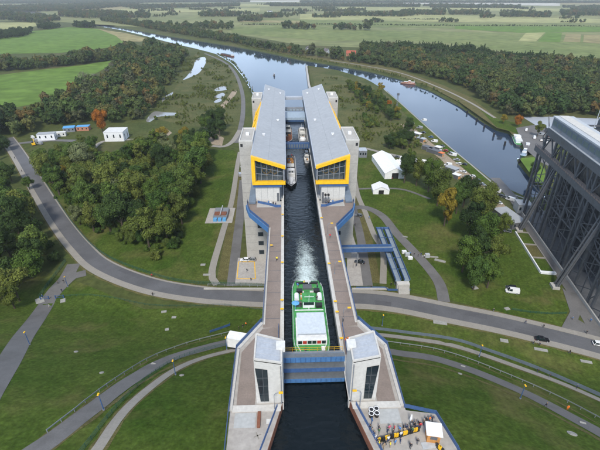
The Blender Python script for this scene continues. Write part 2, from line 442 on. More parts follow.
def strip(name, pts, o0, o1, mt, dz, step=2.5, n=3, thick=0.0, wob=0.0):
    """draped ribbon between side offsets o0..o1 (left of travel is +)"""
    C = spline(pts, step); N = normals2(C); mb = MB()
    for c, nn in zip(C, N):
        w0, w1 = o0 + random.uniform(-wob, wob), o1 + random.uniform(-wob, wob)
        for k in range(n + 1):
            q = c + nn * (w0 + (w1 - w0) * k / n); mb.v.append((q.x, q.y, T(q.x, q.y) + dz))
    for i in range(len(C) - 1):
        for k in range(n):
            a0 = i * (n + 1) + k; b0 = a0 + n + 1
            mb.f.append((a0, b0, b0 + 1, a0 + 1)); mb.mi.append(0)
    if thick:
        off = len(mb.v); mb.v += [(x, y, z - thick) for x, y, z in mb.v]
        for i in range(len(C) - 1):
            for k in (0, n):
                a0 = i * (n + 1) + k; b0 = a0 + n + 1
                mb.f.append((a0, b0, b0 + off, a0 + off)); mb.mi.append(0)
    # make faces look up
    x = mb.v
    f = mb.f[0]; v0, v1, v2 = (Vector(x[i]) for i in f[:3])
    if (v1 - v0).cross(v2 - v0).z < 0: mb.f = [tuple(reversed(q)) for q in mb.f]
    ob = mb.build(name, mt); tag(ob, kind='structure'); return ob
def sheet(name, poly, mt, dz, z=None, kind='structure', smooth_step=None):
    P = [(p[0], p[1]) for p in poly]
    if smooth_step: P = [(q.x, q.y) for q in spline(P, smooth_step, True)]
    tris = geometry.tessellate_polygon([[Vector((x, y, 0)) for x, y in P]])
    mb = MB(); mb.v = [(x, y, (T(x, y) if z is None else z) + dz) for x, y in P]
    for t in tris:
        v0, v1, v2 = (Vector(mb.v[i]) for i in t)
        if (v1 - v0).cross(v2 - v0).z < 0: t = t[::-1]
        mb.f.append(tuple(t)); mb.mi.append(0)
    ob = mb.build(name, mt)
    if kind: tag(ob, kind=kind)
    return ob

# ------------------------------------------------------------------ ground, river, ponds
RIV_PX = [(60, 18), (95, 23.5), (130, 29), (165, 35.5), (200, 41), (235, 46.5), (270, 53.5), (300, 60), (340, 66.5), (370, 72), (400, 79.5), (430, 91),
          (460, 107), (480, 121), (497, 131), (509, 134), (518, 146), (527, 153), (527, 157.5), (517, 158.5), (518, 164), (535, 184), (546, 196), (536, 199), (528, 199.5),
          (500, 187), (470, 163), (445, 142.5), (420, 120), (400, 102.5), (385, 90), (365, 79.5), (340, 72), (322, 69), (309, 67.5), (306, 67.5),
          (308.5, 85), (313, 100), (318, 114), (262, 114), (257, 101), (250, 88), (243, 76), (233, 64), (218, 55.5), (200, 50.5), (185, 47), (165, 42), (145, 36.5), (125, 31.5), (95, 26), (60, 21)]
RIV = [at(x, y, 0.0) for x, y in RIV_PX]
RIV = [(p.x, p.y) for p in RIV]
def resample(P, step):
    o = []
    for i in range(len(P)):
        a0, b0 = Vector(P[i]), Vector(P[(i + 1) % len(P)]); k = max(1, int((b0 - a0).length / step))
        for j in range(k): o.append(tuple(a0.lerp(b0, j / k)))
    return o
riv_s = resample(RIV, 12)
# water sheet
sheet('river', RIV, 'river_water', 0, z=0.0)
def ground():
    pts = []; edges = []
    n = len(riv_s)
    pts += [Vector(p) for p in riv_s]; edges += [(i, (i + 1) % n) for i in range(n)]
    zs = [-0.8] * n
    for i in range(n):                                   # top of the bank, a few metres outside the water line
        p0, p1, p2 = Vector(riv_s[i - 1]), Vector(riv_s[i]), Vector(riv_s[(i + 1) % n])
        d = (p2 - p0).normalized(); nn = Vector((-d.y, d.x))
        for sg in (1, -1):
            q = p1 + nn * sg * random.uniform(3.5, 5)
            if not inpoly(q.x, q.y, RIV):
                pts.append(q); zs.append(G); break
    B = len(pts)
    xs = np.arange(-330, 331, 3.0); ys = np.arange(24, 172, 3.0)
    for x in xs:
        for y in ys:
            pts.append(Vector((x, y))); zs.append(T(x, y))
    for x, y in [(-15000, -400), (15000, -400), (15000, 22000), (-15000, 22000), (-2000, -400), (2000, -400), (-400, -400), (400, -400), (-400, 0), (400, 0), (-2000, 60), (2000, 40), (-2000, 160), (2000, 160)]:
        pts.append(Vector((x, y))); zs.append(T(x, y))
    for x in (-330, -200, -60, 0, 60, 200, 330):
        pts.append(Vector((x, -60))); zs.append(T(x, -60))
    V, E, F, OV, OE, OF = geometry.delaunay_2d_cdt(pts, edges, [], 0, 1e-4)
    # heights of output vertices
    mb = MB()
    for v, ov in zip(V, OV):
        z = zs[ov[0]] if ov else 0
        mb.v.append((v.x, v.y, z))
    for f in F:
        c = sum((V[i] for i in f), Vector((0, 0))) / len(f)
        if inpoly(c.x, c.y, RIV): continue
        v0, v1, v2 = (Vector(mb.v[i]) for i in f[:3])
        if (v1 - v0).cross(v2 - v0).z < 0: f = f[::-1]
        mb.f.append(tuple(f)); mb.mi.append(0)
    o = mb.build('ground', 'meadow')
    tag(o, kind='structure')
ground()

# near lawns: everything that is mown around the lift and on the slope (draped grid over the terrain)
def drape(name, poly, mt, dz, step=3.0):
    xs = [p[0] for p in poly]; ys = [p[1] for p in poly]
    x0, x1, y0, y1 = min(xs), max(xs), min(ys), max(ys)
    bp = [Vector(p) for p in resample([(p[0], p[1]) for p in poly], step)]
    n = len(bp); pts = list(bp); edges = [(i, (i + 1) % n) for i in range(n)]
    gx = np.arange(math.floor(x0 / 3) * 3, x1, 3.0); gy = np.arange(math.floor(y0 / 3) * 3, y1, 3.0)
    P2 = [(p[0], p[1]) for p in poly]
    for x in gx:
        for y in gy:
            if inpoly(x, y, P2): pts.append(Vector((x, y)))
    V, E, F, OV, OE, OF = geometry.delaunay_2d_cdt(pts, edges, [], 0, 1e-4)
    mb = MB(); mb.v = [(v.x, v.y, T(v.x, v.y) + dz) for v in V]
    for f in F:
        c = sum((V[i] for i in f), Vector((0, 0))) / len(f)
        if not inpoly(c.x, c.y, P2): continue
        v0, v1, v2 = (Vector(mb.v[i]) for i in f[:3])
        if (v1 - v0).cross(v2 - v0).z < 0: f = f[::-1]
        mb.f.append(tuple(f)); mb.mi.append(0)
    o = mb.build(name, mt); tag(o, kind='structure'); return o
drape('lawn', [(-160, 30), (160, 30), (160, 80), (100, 100), (60, 116), (24, 124), (-20, 124), (-60, 124), (-92, 142), (-110, 150), (-150, 110), (-160, 60)], 'lawn', 0.05)
W = lambda L: [(p.x, p.y) for p in pxs(L)]
sheet('lawn', W([(208, 150), (234, 150), (241, 160), (232, 200), (218, 250), (208, 284), (175, 283), (130, 269), (92, 246), (70, 222), (45, 190), (28, 164), (44, 158), (110, 152), (160, 148)]), 'lawn', .03)
sheet('lawn', W([(357, 157), (372, 160), (400, 178), (440, 196), (470, 220), (515, 225), (572, 300), (562, 327), (500, 312), (440, 298), (395, 290), (384, 283), (386, 250), (376, 232), (360, 195)]), 'lawn', .03)
sheet('meadow', W([(312, 73), (324, 74), (342, 76), (365, 83.5), (386, 94), (402, 108), (424, 128), (445, 148), (444, 156), (405, 153), (362, 149), (345, 126), (325, 104), (315, 88)]), 'reed', .03)
sheet('meadow', W([(205, 60), (230, 66), (240, 82), (242, 100), (238, 128), (205, 128), (170, 122), (150, 118), (160, 96), (172, 76), (185, 60), (195, 53)]), 'reed', .03)
sheet('meadow', W([(142, 112), (158, 98), (172, 75), (188, 56), (196, 53), (180, 80), (168, 100), (152, 124), (140, 126)]), 'meadow', .06)
# strip of grass along the north bank
sheet('bank_grass', W([(236, 44.5), (300, 57.2), (340, 63.5), (370, 69), (400, 76), (430, 87), (460, 102.5), (482, 118), (497, 128), (509, 131), (518, 141), (540, 137), (520, 126), (500, 120), (470, 97), (440, 84), (400, 70), (350, 59), (300, 53)]), 'dry_grass', .04)
sheet('bank_grass', W([(480, 110), (500, 119.5), (520, 124), (520, 135), (512, 132), (497, 127.5)]), 'lawn', .08)
sheet('bank_grass', W([(387, 91), (402, 104), (424, 123.5), (447, 145), (472, 166), (500, 189), (494, 190), (466, 170), (440, 148), (415, 125), (392, 100)]), 'lawn', .06)
sheet('bank_grass', W([(519.5, 158.5), (534, 157), (545, 170), (545, 186), (536, 182)]), 'field_green', .06)
# ponds in the marsh
PONDS = []
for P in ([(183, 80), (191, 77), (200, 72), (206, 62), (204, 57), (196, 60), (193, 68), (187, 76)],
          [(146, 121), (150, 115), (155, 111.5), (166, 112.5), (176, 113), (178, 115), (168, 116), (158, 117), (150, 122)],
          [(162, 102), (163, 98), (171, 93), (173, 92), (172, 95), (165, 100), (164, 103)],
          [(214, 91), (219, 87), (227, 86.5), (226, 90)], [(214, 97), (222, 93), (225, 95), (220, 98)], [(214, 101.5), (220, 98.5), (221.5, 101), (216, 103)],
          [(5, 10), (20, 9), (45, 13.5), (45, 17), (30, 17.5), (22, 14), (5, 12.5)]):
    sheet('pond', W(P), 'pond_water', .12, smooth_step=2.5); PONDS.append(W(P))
sheet('sand_track', W([(220, 110), (224, 108), (236, 94), (237, 91), (233, 90), (226, 100), (220, 106)]), 'sand', .10)
sheet('sand_track', W([(203, 125), (208, 121), (212, 132), (224, 138), (222, 146), (210, 144), (206, 138)]), 'sand', .10)
sheet('sand_track', W([(150, 131), (166, 128), (172, 133), (164, 139), (150, 138)]), 'sand', .10)
# far fields
FIELDS = [
    ('plain', [(-250, 16), (60, 22), (230, 33), (300, 45), (420, 50), (600, 62), (760, 66), (850, -2), (-300, -2)]),
    ('field_green', [(0, 75), (40, 70), (85, 65), (112, 60), (106, 68), (80, 82), (65, 92), (35, 104), (0, 110)]),
    ('field_green', [(0, 38), (25, 32), (70, 27), (98, 29), (122, 38), (124, 43), (108, 48), (60, 53), (0, 54)]),
    ('field_pale', [(0, 22.5), (35, 22.5), (37, 26), (20, 29), (0, 29.5)]),
    ('field_straw', [(98, 29), (125, 33), (150, 39), (140, 42), (122, 41), (116, 36)]),
    ('field_mid', [(230, 27), (300, 24), (350, 30), (420, 31), (600, 36), (600, 58), (520, 54), (455, 44), (400, 40), (330, 41), (285, 38), (232, 33)]),
    ('field_pale', [(300, 14), (420, 14.5), (600, 19), (600, 23.5), (430, 21.5), (300, 19.5)]),
    ('field_mid', [(240, 19), (330, 20), (440, 23), (600, 25), (600, 31), (450, 28.5), (330, 26), (240, 23)]),
    ('field_green', [(455, 26), (600, 27), (600, 32), (520, 33), (455, 29)]),
    ('field_pale', [(526, 33), (545, 32.5), (536, 41.5), (518, 41.5)]),
    ('field_green', [(546, 32.8), (562, 33), (560, 42.5), (538, 41.8)]),
    ('field_straw', [(566, 34), (581, 34.5), (580, 42.5), (563, 42)]),
    ('field_straw', [(584, 35), (600, 35), (600, 44), (583, 42.5)]),
    ('field_straw', [(60, 8), (120, 6), (130, 9), (60, 13)]),
    ('field_pale', [(120, 9), (260, 8.5), (260, 12), (110, 13)]),
    ('field_straw', [(240, 20), (300, 21), (300, 23), (240, 22.5)]),
    ('field_pale', [(190, 4.5), (330, 3.5), (330, 6.5), (190, 7)]),
    ('field_white', [(400, 2.2), (560, 3), (560, 6), (400, 4)]),
    ('field_pale', [(340, 7), (600, 9), (600, 12), (340, 10)]),
    ('field_white', [(180, 1), (300, 0.5), (300, 2), (180, 2.4)]),
    ('field_straw', [(560, 1), (640, 1), (640, 5), (560, 4.5)]),
]
for i, (mt, P) in enumerate(FIELDS): sheet('field', W(P), mt, .10 + .04 * i)

# ------------------------------------------------------------------ roads and paths
R_MAIN = [(8, 138), (14, 146), (24, 161), (42, 191), (62, 222), (82, 247), (104, 266), (150, 284), (205, 293.5), (262, 297), (320, 298), (365, 299), (400, 303), (450, 313), (500, 323), (550, 335), (600, 348), (680, 372)]
rm = pxs(R_MAIN)
strip('main_road', rm, -3.3, 3.3, 'asphalt', .14, n=4)
strip('pavement', rm, -3.32, -6.1, 'paving', .26, n=2, thick=.22)
strip('pavement', rm[9:], 3.32, 5.6, 'paving', .26, n=2, thick=.22)
strip('kerb', rm[:10], 3.32, 4.1, 'paving', .26, n=1, thick=.22)
for q0, q1, o0, o1 in ((3, 4, -2.6, -.4), (6, 7, .3, 3.0), (11, 12, -3.0, -.2), (13, 14, .4, 2.8), (14, 15, -2.8, -.9)):
    a_, b_ = rm[q0].lerp(rm[q1], .3), rm[q0].lerp(rm[q1], .75); strip('road_patch', [a_, b_], o0, o1, 'asphalt_dark', .146, n=2)
strip('verge', rm[:10], 4.1, 4.9, 'dry_grass', .07, wob=.35, n=1)
strip('verge', rm, -6.9, -6.1, 'dry_grass', .07, wob=.4, n=1)
strip('verge', rm[9:], 5.6, 6.3, 'dry_grass', .07, wob=.35, n=1)
R_D = [(74, 264), (66, 278), (48, 301), (27, 332), (5, 368), (-20, 410)]
strip('side_road', pxs(R_D), -2.8, 2.8, 'asphalt_path', .12)
strip('side_road', pxs([(86, 273), (74, 276), (62, 286), (52, 297)]), -2.4, 2.4, 'asphalt_path', .128)
R_B = [(15, 466), (50, 441), (75, 422), (100, 403), (133, 379), (167, 360), (200, 349.5), (235, 341), (262, 338)]
strip('slope_road', pxs(R_B), -2.3, 2.3, 'asphalt_path', .14, step=2, wob=.08)
R_C = [(88, 462), (100, 446), (123, 413), (150, 388), (177, 369), (205, 357.5), (240, 349), (262, 346)]
strip('footpath', pxs(R_C), -1.1, 1.1, 'paving', .14, step=2)
strip('verge', pxs(R_C), -1.7, -1.0, 'dry_grass', .10, step=2, wob=.3, n=1)
strip('verge', pxs(R_C), 1.0, 1.6, 'dry_grass', .10, step=2, wob=.3, n=1)
R_C2 = [(350, 334), (385, 335.5), (420, 340), (450, 345), (483, 355), (517, 367), (550, 379), (577, 390), (610, 405), (650, 425)]
strip('footpath', pxs(R_C2), -1.2, 1.2, 'paving', .14, step=2)
strip('verge', pxs(R_C2), -1.8, -1.1, 'dry_grass', .10, step=2, wob=.3, n=1)
R_B2 = [(375, 350), (400, 353.5), (433, 358.5), (467, 369), (500, 382), (533, 397), (567, 415), (600, 433), (650, 462)]
strip('slope_road', pxs(R_B2), -2.3, 2.3, 'asphalt_path', .14, step=2, wob=.08)
strip('verge', pxs([(x, y + 7) for x, y in R_B2]), -.5, .4, 'dry_grass', .10, step=2, wob=.25)
strip('verge', pxs([(x, y - 8) for x, y in R_B2[1:]]), -.3, .3, 'dry_grass', .10, step=2, wob=.2)
strip('verge', pxs([(x - 3, y - 7) for x, y in R_B]), -.3, .3, 'dry_grass', .10, step=2, wob=.25)
strip('verge', pxs([(x + 4, y + 7) for x, y in R_B]), -.5, .4, 'dry_grass', .10, step=2, wob=.25)
# left of the lift: light walkway, dry strip, asphalt lane, parking pad
strip('walkway', pxs([(240, 152), (237.5, 165), (232, 200), (222, 235), (212, 272), (217, 285)]), -1.5, 1.5, 'paving', .16)
strip('dry_strip', pxs([(241.5, 170), (237, 200), (229, 240), (222, 280)]), -2.2, 2.2, 'dry_grass', .08)
strip('lane', pxs([(243, 180), (240, 215), (236, 250), (232, 286)]), -2.2, 2.2, 'asphalt_path', .10)
sheet('concrete_apron', W([(238, 258), (266, 258), (266, 284), (235, 284)]), 'concrete_plaza', .12)
sheet('concrete_apron', W([(347, 232), (352, 232), (368, 286), (347, 286)]), 'concrete_plaza', .12)
strip('walkway', pxs([(353, 165), (357, 192), (365, 212), (374, 235), (383, 252), (383, 284)]), -1.4, 1.4, 'paving', .16)
strip('dry_strip', pxs([(352, 170), (357, 200), (367, 235), (376, 283)]), -2.0, 2.0, 'dry_grass', .08)
strip('lane', pxs([(353, 208), (360, 235), (368, 286)]), -2.0, 2.0, 'asphalt_path', .14)
strip('park_path', pxs([(352, 208), (366, 208), (382, 216), (396, 233), (413, 251), (430, 270), (440, 285), (444, 302)]), -2.3, 2.3, 'asphalt_path', .18)
strip('park_path', pxs([(358, 189), (385, 188.5), (405, 190), (430, 199)]), -1.0, 1.0, 'asphalt_path', .10)
strip('park_path', pxs([(364, 148), (380, 152), (398, 156), (425, 163), (445, 170)]), -1.6, 1.6, 'paving', .10)
strip('old_lift_lane', pxs([(495, 178), (518, 205), (533, 232), (553, 262), (573, 290), (598, 332)]), -3.0, 3.0, 'asphalt_path', .15)
sheet('old_lift_lane', W([(562, 288), (583, 306), (578, 320), (600, 333), (600, 340), (560, 330), (570, 312)]), 'asphalt_path', .19)
strip('quay_road', pxs([(405, 124), (425, 142), (448, 161), (470, 180), (495, 203), (505, 218)]), -4.2, 4.2, 'sand', .11)
strip('quay_edge', pxs([(384, 89.5), (399, 102), (419, 120), (444, 142.3), (469, 163), (499, 187.5), (527, 199.6)]), -.6, .6, 'stone', .14)
tag(MB().bar(at(306.3, 66.5, 1.4), at(309, 86, 1.4), 2.6, 3.2).bar(at(309, 86, 1.4), at(314, 101, 1.4), 2.6, 3.2).build('quay_wall', 'concrete', off=(0, 0, 0)), 'pale concrete guide wall between lower basin and river spit', 'wall')
strip('towpath', pxs([(330, 60.5), (360, 65), (400, 73), (440, 88), (470, 102.5), (495, 118)]), -1.5, 1.5, 'paving', .16)
strip('bank_road', pxs([(236, 143), (240, 130), (243, 112), (242, 92), (235, 73), (224, 62), (205, 53.5)]), -2.2, 2.2, 'asphalt_path', .14)
strip('bank_road', pxs([(212, 146), (224, 146.5), (233, 141), (240, 130)]), -2.0, 2.0, 'paving', .16)
strip('compound_road', pxs([(8, 147), (20, 143.5), (36, 142), (52, 140.5), (75, 141)]), -2.6, 2.6, 'asphalt_path', .18)
strip('compound_road', pxs([(92, 150), (100, 143), (110, 140.5), (135, 139.5)]), -1.8, 1.8, 'paving', .16)
sheet('harbour_yard', W([(516, 128), (540, 124), (556, 124), (556, 170), (540, 162), (524, 148)]), 'asphalt_path', .13)
sheet('harbour_road', W([(522, 117), (560, 117), (600, 119), (600, 128), (540, 128)]), 'roof_light', .17)

# ------------------------------------------------------------------ the new boat lift
lift = thing('boat_lift', 'new boat lift with two grey-roofed halls, yellow window frames and concrete towers', 'boat lift', (0, 143, G))
Y0, Y1 = 143.0, 275.0
def roof_z(ax): return 52.4 + (ax - 5.8) * (56.3 - 52.4) / (17.6 - 5.8)      # height of roof top over |x|
for s in (-1, 1):
    X = lambda v: s * v
    def slab(mb, a0, a1, y0, y1, t0, t1):
        p = [(X(a0), y0), (X(a1), y0), (X(a1), y1), (X(a0), y1)]
        mb.prism(p, lambda x, y: roof_z(abs(x)) + t0, lambda x, y: roof_z(abs(x)) + t1)
    roof = MB(); slab(roof, 5.7, 17.7, Y0 + .2, Y1, -.7, -.09)
    ro = roof.build('roof', 'steel_grey', lift)
    nb = 7
    for i in range(nb):
        for a0, a1 in ((5.75, 11.73), (11.76, 17.75)):
            ya = Y0 + .1 + (Y1 - Y0) * i / nb; yb = Y0 + .1 + (Y1 - Y0) * (i + 1) / nb - .03
            m_ = MB(); slab(m_, a0, a1, ya, yb, -.088, .02)
            m_.build('roof_panel', 'roof_grey', ro)
    for (ax, yy) in ((8.3, 262), (15.2, 262), (9, 200), (14.5, 171)):
        v_ = MB(); z_ = roof_z(ax); v_.box(X(ax) - .45, X(ax) + .45, yy, yy + .9, z_ - .05, z_ + .5); v_.box(X(ax) - .6, X(ax) + .6, yy - .15, yy + 1.05, z_ + .5, z_ + .6)
        v_.build('roof_hatch', 'white', ro)
    gut = MB(); slab(gut, 5.35, 5.72, Y0, Y1, -.8, .05); slab(gut, 17.72, 18.0, Y0, Y1, -.8, .05); gut.build('gutter', 'roof_light', ro)
    # hall walls and floor
    wl = MB()
    wl.box(min(X(5.9), X(6.2)), max(X(5.9), X(6.2)), Y0 + 1.6, Y1 - .3, 45.9, 51.7)
    w_o = wl.build('inner_wall', 'clad_blue', lift)
    for i in range(16):
        yy = Y0 + 2 + i * 8.1
        pnl = MB(); pnl.box(min(X(5.82), X(5.9)), max(X(5.82), X(5.9)), yy, yy + 7.9, 46.2, 51.4); pnl.build('wall_panel', 'clad_blue', w_o)
    MB().box(min(X(17.1), X(17.5)), max(X(17.1), X(17.5)), Y0 + 1.6, Y1 - .3, 45.9, 55.3).build('outer_wall', 'clad_blue', lift)
    MB().box(min(X(6.2), X(17.1)), max(X(6.2), X(17.1)), Y1 - .6, Y1 - .3, 45.9, 52).build('end_wall', 'steel_grey', lift)
    MB().box(min(X(5.9), X(17.6)), max(X(5.9), X(17.6)), Y0 + .6, Y1 - .3, 44.9, 45.9).build('hall_floor', 'dark_steel', lift)
    MB().box(min(X(6.2), X(17.1)), max(X(6.2), X(17.1)), Y0 + 7, Y0 + 7.3, 45.9, 51.5).build('machine_bulkhead', 'dark_steel', lift)
    # yellow frame: top beam, post, bottom beam
    fr = MB()
    def fb(a0, a1, z00, z01, z10, z11, y0=Y0 - .55, y1=Y0 + .9):
        fr.hexa([(X(a0), y0, z00), (X(a1), y0, z10), (X(a1), y1, z10), (X(a0), y1, z00)] if s > 0 else [(X(a1), y0, z10), (X(a0), y0, z00), (X(a0), y1, z00), (X(a1), y1, z10)],
                [(X(a0), y0, z01), (X(a1), y0, z11), (X(a1), y1, z11), (X(a0), y1, z01)] if s > 0 else [(X(a1), y0, z11), (X(a0), y0, z01), (X(a0), y1, z01), (X(a1), y1, z11)])
    fb(5.6, 17.9, roof_z(5.6) - 1.08, roof_z(5.6) + .06, roof_z(17.9) - 1.08, roof_z(17.9) + .06)
    fo = fr.build('yellow_top_beam', 'yellow', lift)
    fr = MB(); fb(16.6, 17.9, 46.5, roof_z(16.6) - 1.08, 46.5, roof_z(17.9) - 1.08); fr.build('yellow_post', 'yellow', lift)
    fr = MB(); fb(5.6, 17.9, 45.25, 46.5, 45.25, 46.5); fr.build('yellow_sill_beam', 'yellow', lift)
    MB().box(min(X(5.9), X(6.35)), max(X(5.9), X(6.35)), Y0 - .1, Y0 + .5, 46.7, roof_z(6.1) - 1.2).build('corner_post', 'steel_grey', lift)
    MB().box(min(X(7.0), X(17.6)), max(X(7.0), X(17.6)), Y0 - .2, Y0 + .6, 44.2, 45.2).build('blue_fascia', 'blue', lift)
    # panes and mullions
    nc, nr = 5, 3
    for i in range(nc):
        a0 = 6.4 + 10 * i / nc; a1 = 6.4 + 10 * (i + 1) / nc
        for j in range(nr):
            za = lambda ax, t: 46.7 + (roof_z(ax) - 1.25 - 46.7) * t
            p = [(X(a0 + .07), Y0 + .75, za(a0, j / nr) + .07), (X(a1 - .07), Y0 + .75, za(a1, j / nr) + .07), (X(a1 - .07), Y0 + .75, za(a1, (j + 1) / nr) - .07), (X(a0 + .07), Y0 + .75, za(a0, (j + 1) / nr) - .07)]
            q = MB(); q.quad(*(p if s > 0 else p[::-1])); q.build('pane', 'glass', lift)
    mu = MB()
    for i in range(nc + 1):
        ax = 6.4 + 10 * i / nc; mu.box(X(ax) - .09, X(ax) + .09, Y0 + .6, Y0 + .85, 46.6, roof_z(ax) - 1.2)
    for j in (1, 2):
        mu.bar((X(6.4), Y0 + .72, 46.7 + (roof_z(6.4) - 47.95) * j / 3), (X(16.4), Y0 + .72, 46.7 + (roof_z(16.4) - 47.95) * j / 3), .22, .16)
    mu.build('mullions', 'steel_grey', lift)
    # rope sheaves seen through the glass
    for cxx in (9.6, 12.6):
        sh = MB(); cz = 50.0; cy_ = Y0 + 3.2; r_ = 1.7
        ring = [(X(cxx) + math.cos(t) * r_, cy_, cz + math.sin(t) * r_) for t in np.linspace(0, 2 * PI, 21)]
        sh.tube(ring, .28, 6, cap=False)
        for t in np.linspace(0, PI, 4)[:-1]:
            sh.bar((X(cxx) - math.cos(t) * r_, cy_, cz - math.sin(t) * r_), (X(cxx) + math.cos(t) * r_, cy_, cz + math.sin(t) * r_), .22)
        sh.box(X(cxx) - .25, X(cxx) + .25, cy_ - .5, cy_ + .5, cz - .25, cz + .25); sh.box(X(cxx) - .3, X(cxx) + .3, cy_ - .4, cy_ + .4, 45.9, cz - 1.9)
        sh.build('rope_sheave', 'yellow', lift)
    bk = MB(); bk.box(min(X(7), X(16)), max(X(7), X(16)), Y0 + 2.2, Y0 + 4.2, 45.9, 47.6); bk.build('machine_bed', 'steel_light', lift)
    # concrete block under the hall, with doors; wedge roof towards the tower
    cb = MB(); cb.box(min(X(7.9), X(16.9)), max(X(7.9), X(16.9)), Y0 + .5, Y0 + 12, 38.0, 44.9); cbo = cb.build('concrete_block', 'concrete_white', lift)
    dr = MB(); dr.box(min(X(8.1), X(8.9)), max(X(8.1), X(8.9)), Y0 + .44, Y0 + .5, 38.05, 41.5); dr.build('door', 'grey_dark', cbo)
    for k in range(3):
        jn = MB(); jn.box(min(X(10.1 + 2.3 * k), X(10.16 + 2.3 * k)), max(X(10.1 + 2.3 * k), X(10.16 + 2.3 * k)), Y0 + .488, Y0 + .5, 38, 44.2); jn.build('joint', 'grey_dark', cbo)
    wd = MB(); wd.hexa([(X(16.95), Y0 - 2, 38.2), (X(19.6), Y0 - 2, 38.2), (X(18.6), Y0 + 12, 38.2), (X(16.95), Y0 + 12, 38.2)] if s > 0 else [(X(19.6), Y0 - 2, 38.2), (X(16.95), Y0 - 2, 38.2), (X(16.95), Y0 + 12, 38.2), (X(18.6), Y0 + 12, 38.2)],
            [(X(16.95), Y0 - 2, 38.9), (X(19.6), Y0 - 2, 38.9), (X(18.6), Y0 + 12, 44.2), (X(16.95), Y0 + 12, 44.2)] if s > 0 else [(X(19.6), Y0 - 2, 38.9), (X(16.95), Y0 - 2, 38.9), (X(16.95), Y0 + 12, 44.2), (X(18.6), Y0 + 12, 44.2)])
    wd.build('lean_to_roof', 'clad_blue', lift)
    # towers
    for (ya, yb) in ((156.0, 173.6), (229.0, 244.0)):
        tw = MB()
        tw.prism([(X(18.05), ya), (X(23.3), ya), (X(23.3), yb), (X(18.05), yb)], G - 1, 57.5)
        tw.prism([(X(14.2), ya), (X(18.05), ya), (X(18.05), yb), (X(14.2), yb)], G - 1, 44.85)
        two = tw.build('tower', 'concrete', lift)
        pr = MB()
        for b in ((18.05, 18.4, ya, yb), (22.95, 23.3, ya, yb), (18.4, 22.95, ya, ya + .35), (18.4, 22.95, yb - .35, yb)):
            pr.box(min(X(b[0]), X(b[1])), max(X(b[0]), X(b[1])), b[2], b[3], 57.5, 57.95)
        pr.build('parapet', 'concrete_white', two)
        vt = MB(); vt.box(X(20.6) - .6, X(20.6) + .6, ya + 8, ya + 9.4, 57.5, 58.5); vt.build('roof_vent', 'white', two)
        for k, zz in enumerate((7.0, 11.7, 16.2, 20.3, 24.6)):
            for dx in (0,):
                wn = MB(); wn.box(min(X(15.6), X(18.0)), max(X(15.6), X(18.0)), ya - .06, ya + .02, zz - 1.1, zz + 1.1); wo = wn.build('window', 'steel_grey', two)
                pn = MB(); pn.box(min(X(15.75), X(17.85)), max(X(15.75), X(17.85)), ya - .1, ya - .05, zz - .95, zz + .95); pn.build('pane', 'glass_dark', two if False else wo).location = (0, 0, 0)
        wn = MB(); wn.box(min(X(21.9), X(22.8)), max(X(21.9), X(22.8)), ya - .06, ya + .02, 55.4, 56.6); wn.build('vent_opening', 'black', two)
        for zz in range(8, 56, 4):                         # casting joints
            jn = MB(); jn.box(min(X(18.05), X(23.36)), max(X(18.05), X(23.36)), ya - .012, ya + .01, zz, zz + .05); jn.build('joint', 'grey_dark', two)
    # sloping yellow side facade between the towers
    def sp(t, y): return (X(18.15 + 2.9 * t), y, 55.6 - 5.2 * t)
    ya, yb = 173.7, 228.9
    sk = MB(); q = [sp(0, ya), sp(1, ya), sp(1, yb), sp(0, yb)]; sk.quad(*(q if s < 0 else q[::-1])); sk.build('side_glazing', 'glass_dark', lift)
    nbay = 9
    for i in range(nbay + 1):
        yy = ya + (yb - ya) * i / nbay
        MB().bar(sp(-.02, yy), sp(1.02, yy), .7, .5).build('yellow_rib', 'yellow', lift)
        if i < nbay:
            y2 = ya + (yb - ya) * (i + 1) / nbay
            MB().bar(sp(0, yy) if i % 2 else sp(1, yy), sp(1, y2) if i % 2 else sp(0, y2), .6, .4).build('yellow_brace', 'yellow', lift)
    MB().bar(sp(0, ya), sp(0, yb), 1.0, .6).build('yellow_rail', 'yellow', lift)
    MB().bar(sp(1, ya), sp(1, yb), .9, .6).build('yellow_rail', 'yellow', lift)
    # columns and base wall under the halls
    for yy in (176, 190, 204, 218):
        MB().box(min(X(14.5), X(17)), max(X(14.5), X(17)), yy, yy + 3, G - 1, 44.9).build('column', 'concrete', lift)
    MB().box(min(X(8.6), X(14.2)), max(X(8.6), X(14.2)), 156, 158, G - 1, 35).build('rear_wall', 'concrete', lift)
# cross members between the halls
def xbeam(name, y0, y1, z0, z1, mt, w_=5.85): return MB().box(-w_, w_, y0, y1, z0, z1).build(name, mt, lift)
xbeam('end_beam', 266, 270, 48.6, 50.1, 'roof_light')
xbeam('end_walkway', 257, 261.5, 44.0, 45.2, 'steel_grey')
for i in range(5): MB().box(-5 + i * 2.1, -3.4 + i * 2.1, 256.7, 257, 44.2, 45.0).build('walkway_panel', 'blue_pale', lift)
xbeam('gate_hood', 234.5, 247, 44.4, 45.8, 'blue_pale')
xbeam('cross_girder', 189.6, 191.6, 43.0, 45.6, 'blue')
for i in range(9): MB().box(-5.2 + i * 1.2, -4.4 + i * 1.2, 189.45, 189.6, 43.5, 45.1).build('girder_panel', 'clad_blue', lift)
MB().box(-5.85, 5.85, 189.7, 189.8, 46.5, 46.6).box(-5.85, 5.85, 189.7, 189.8, 46.0, 46.1).build('guard_rail', 'blue', lift)
fl = MB(); fl.box(-14.2, 14.2, 158, 248, G - .6, G + .25); fl.build('base_slab', 'concrete', lift)

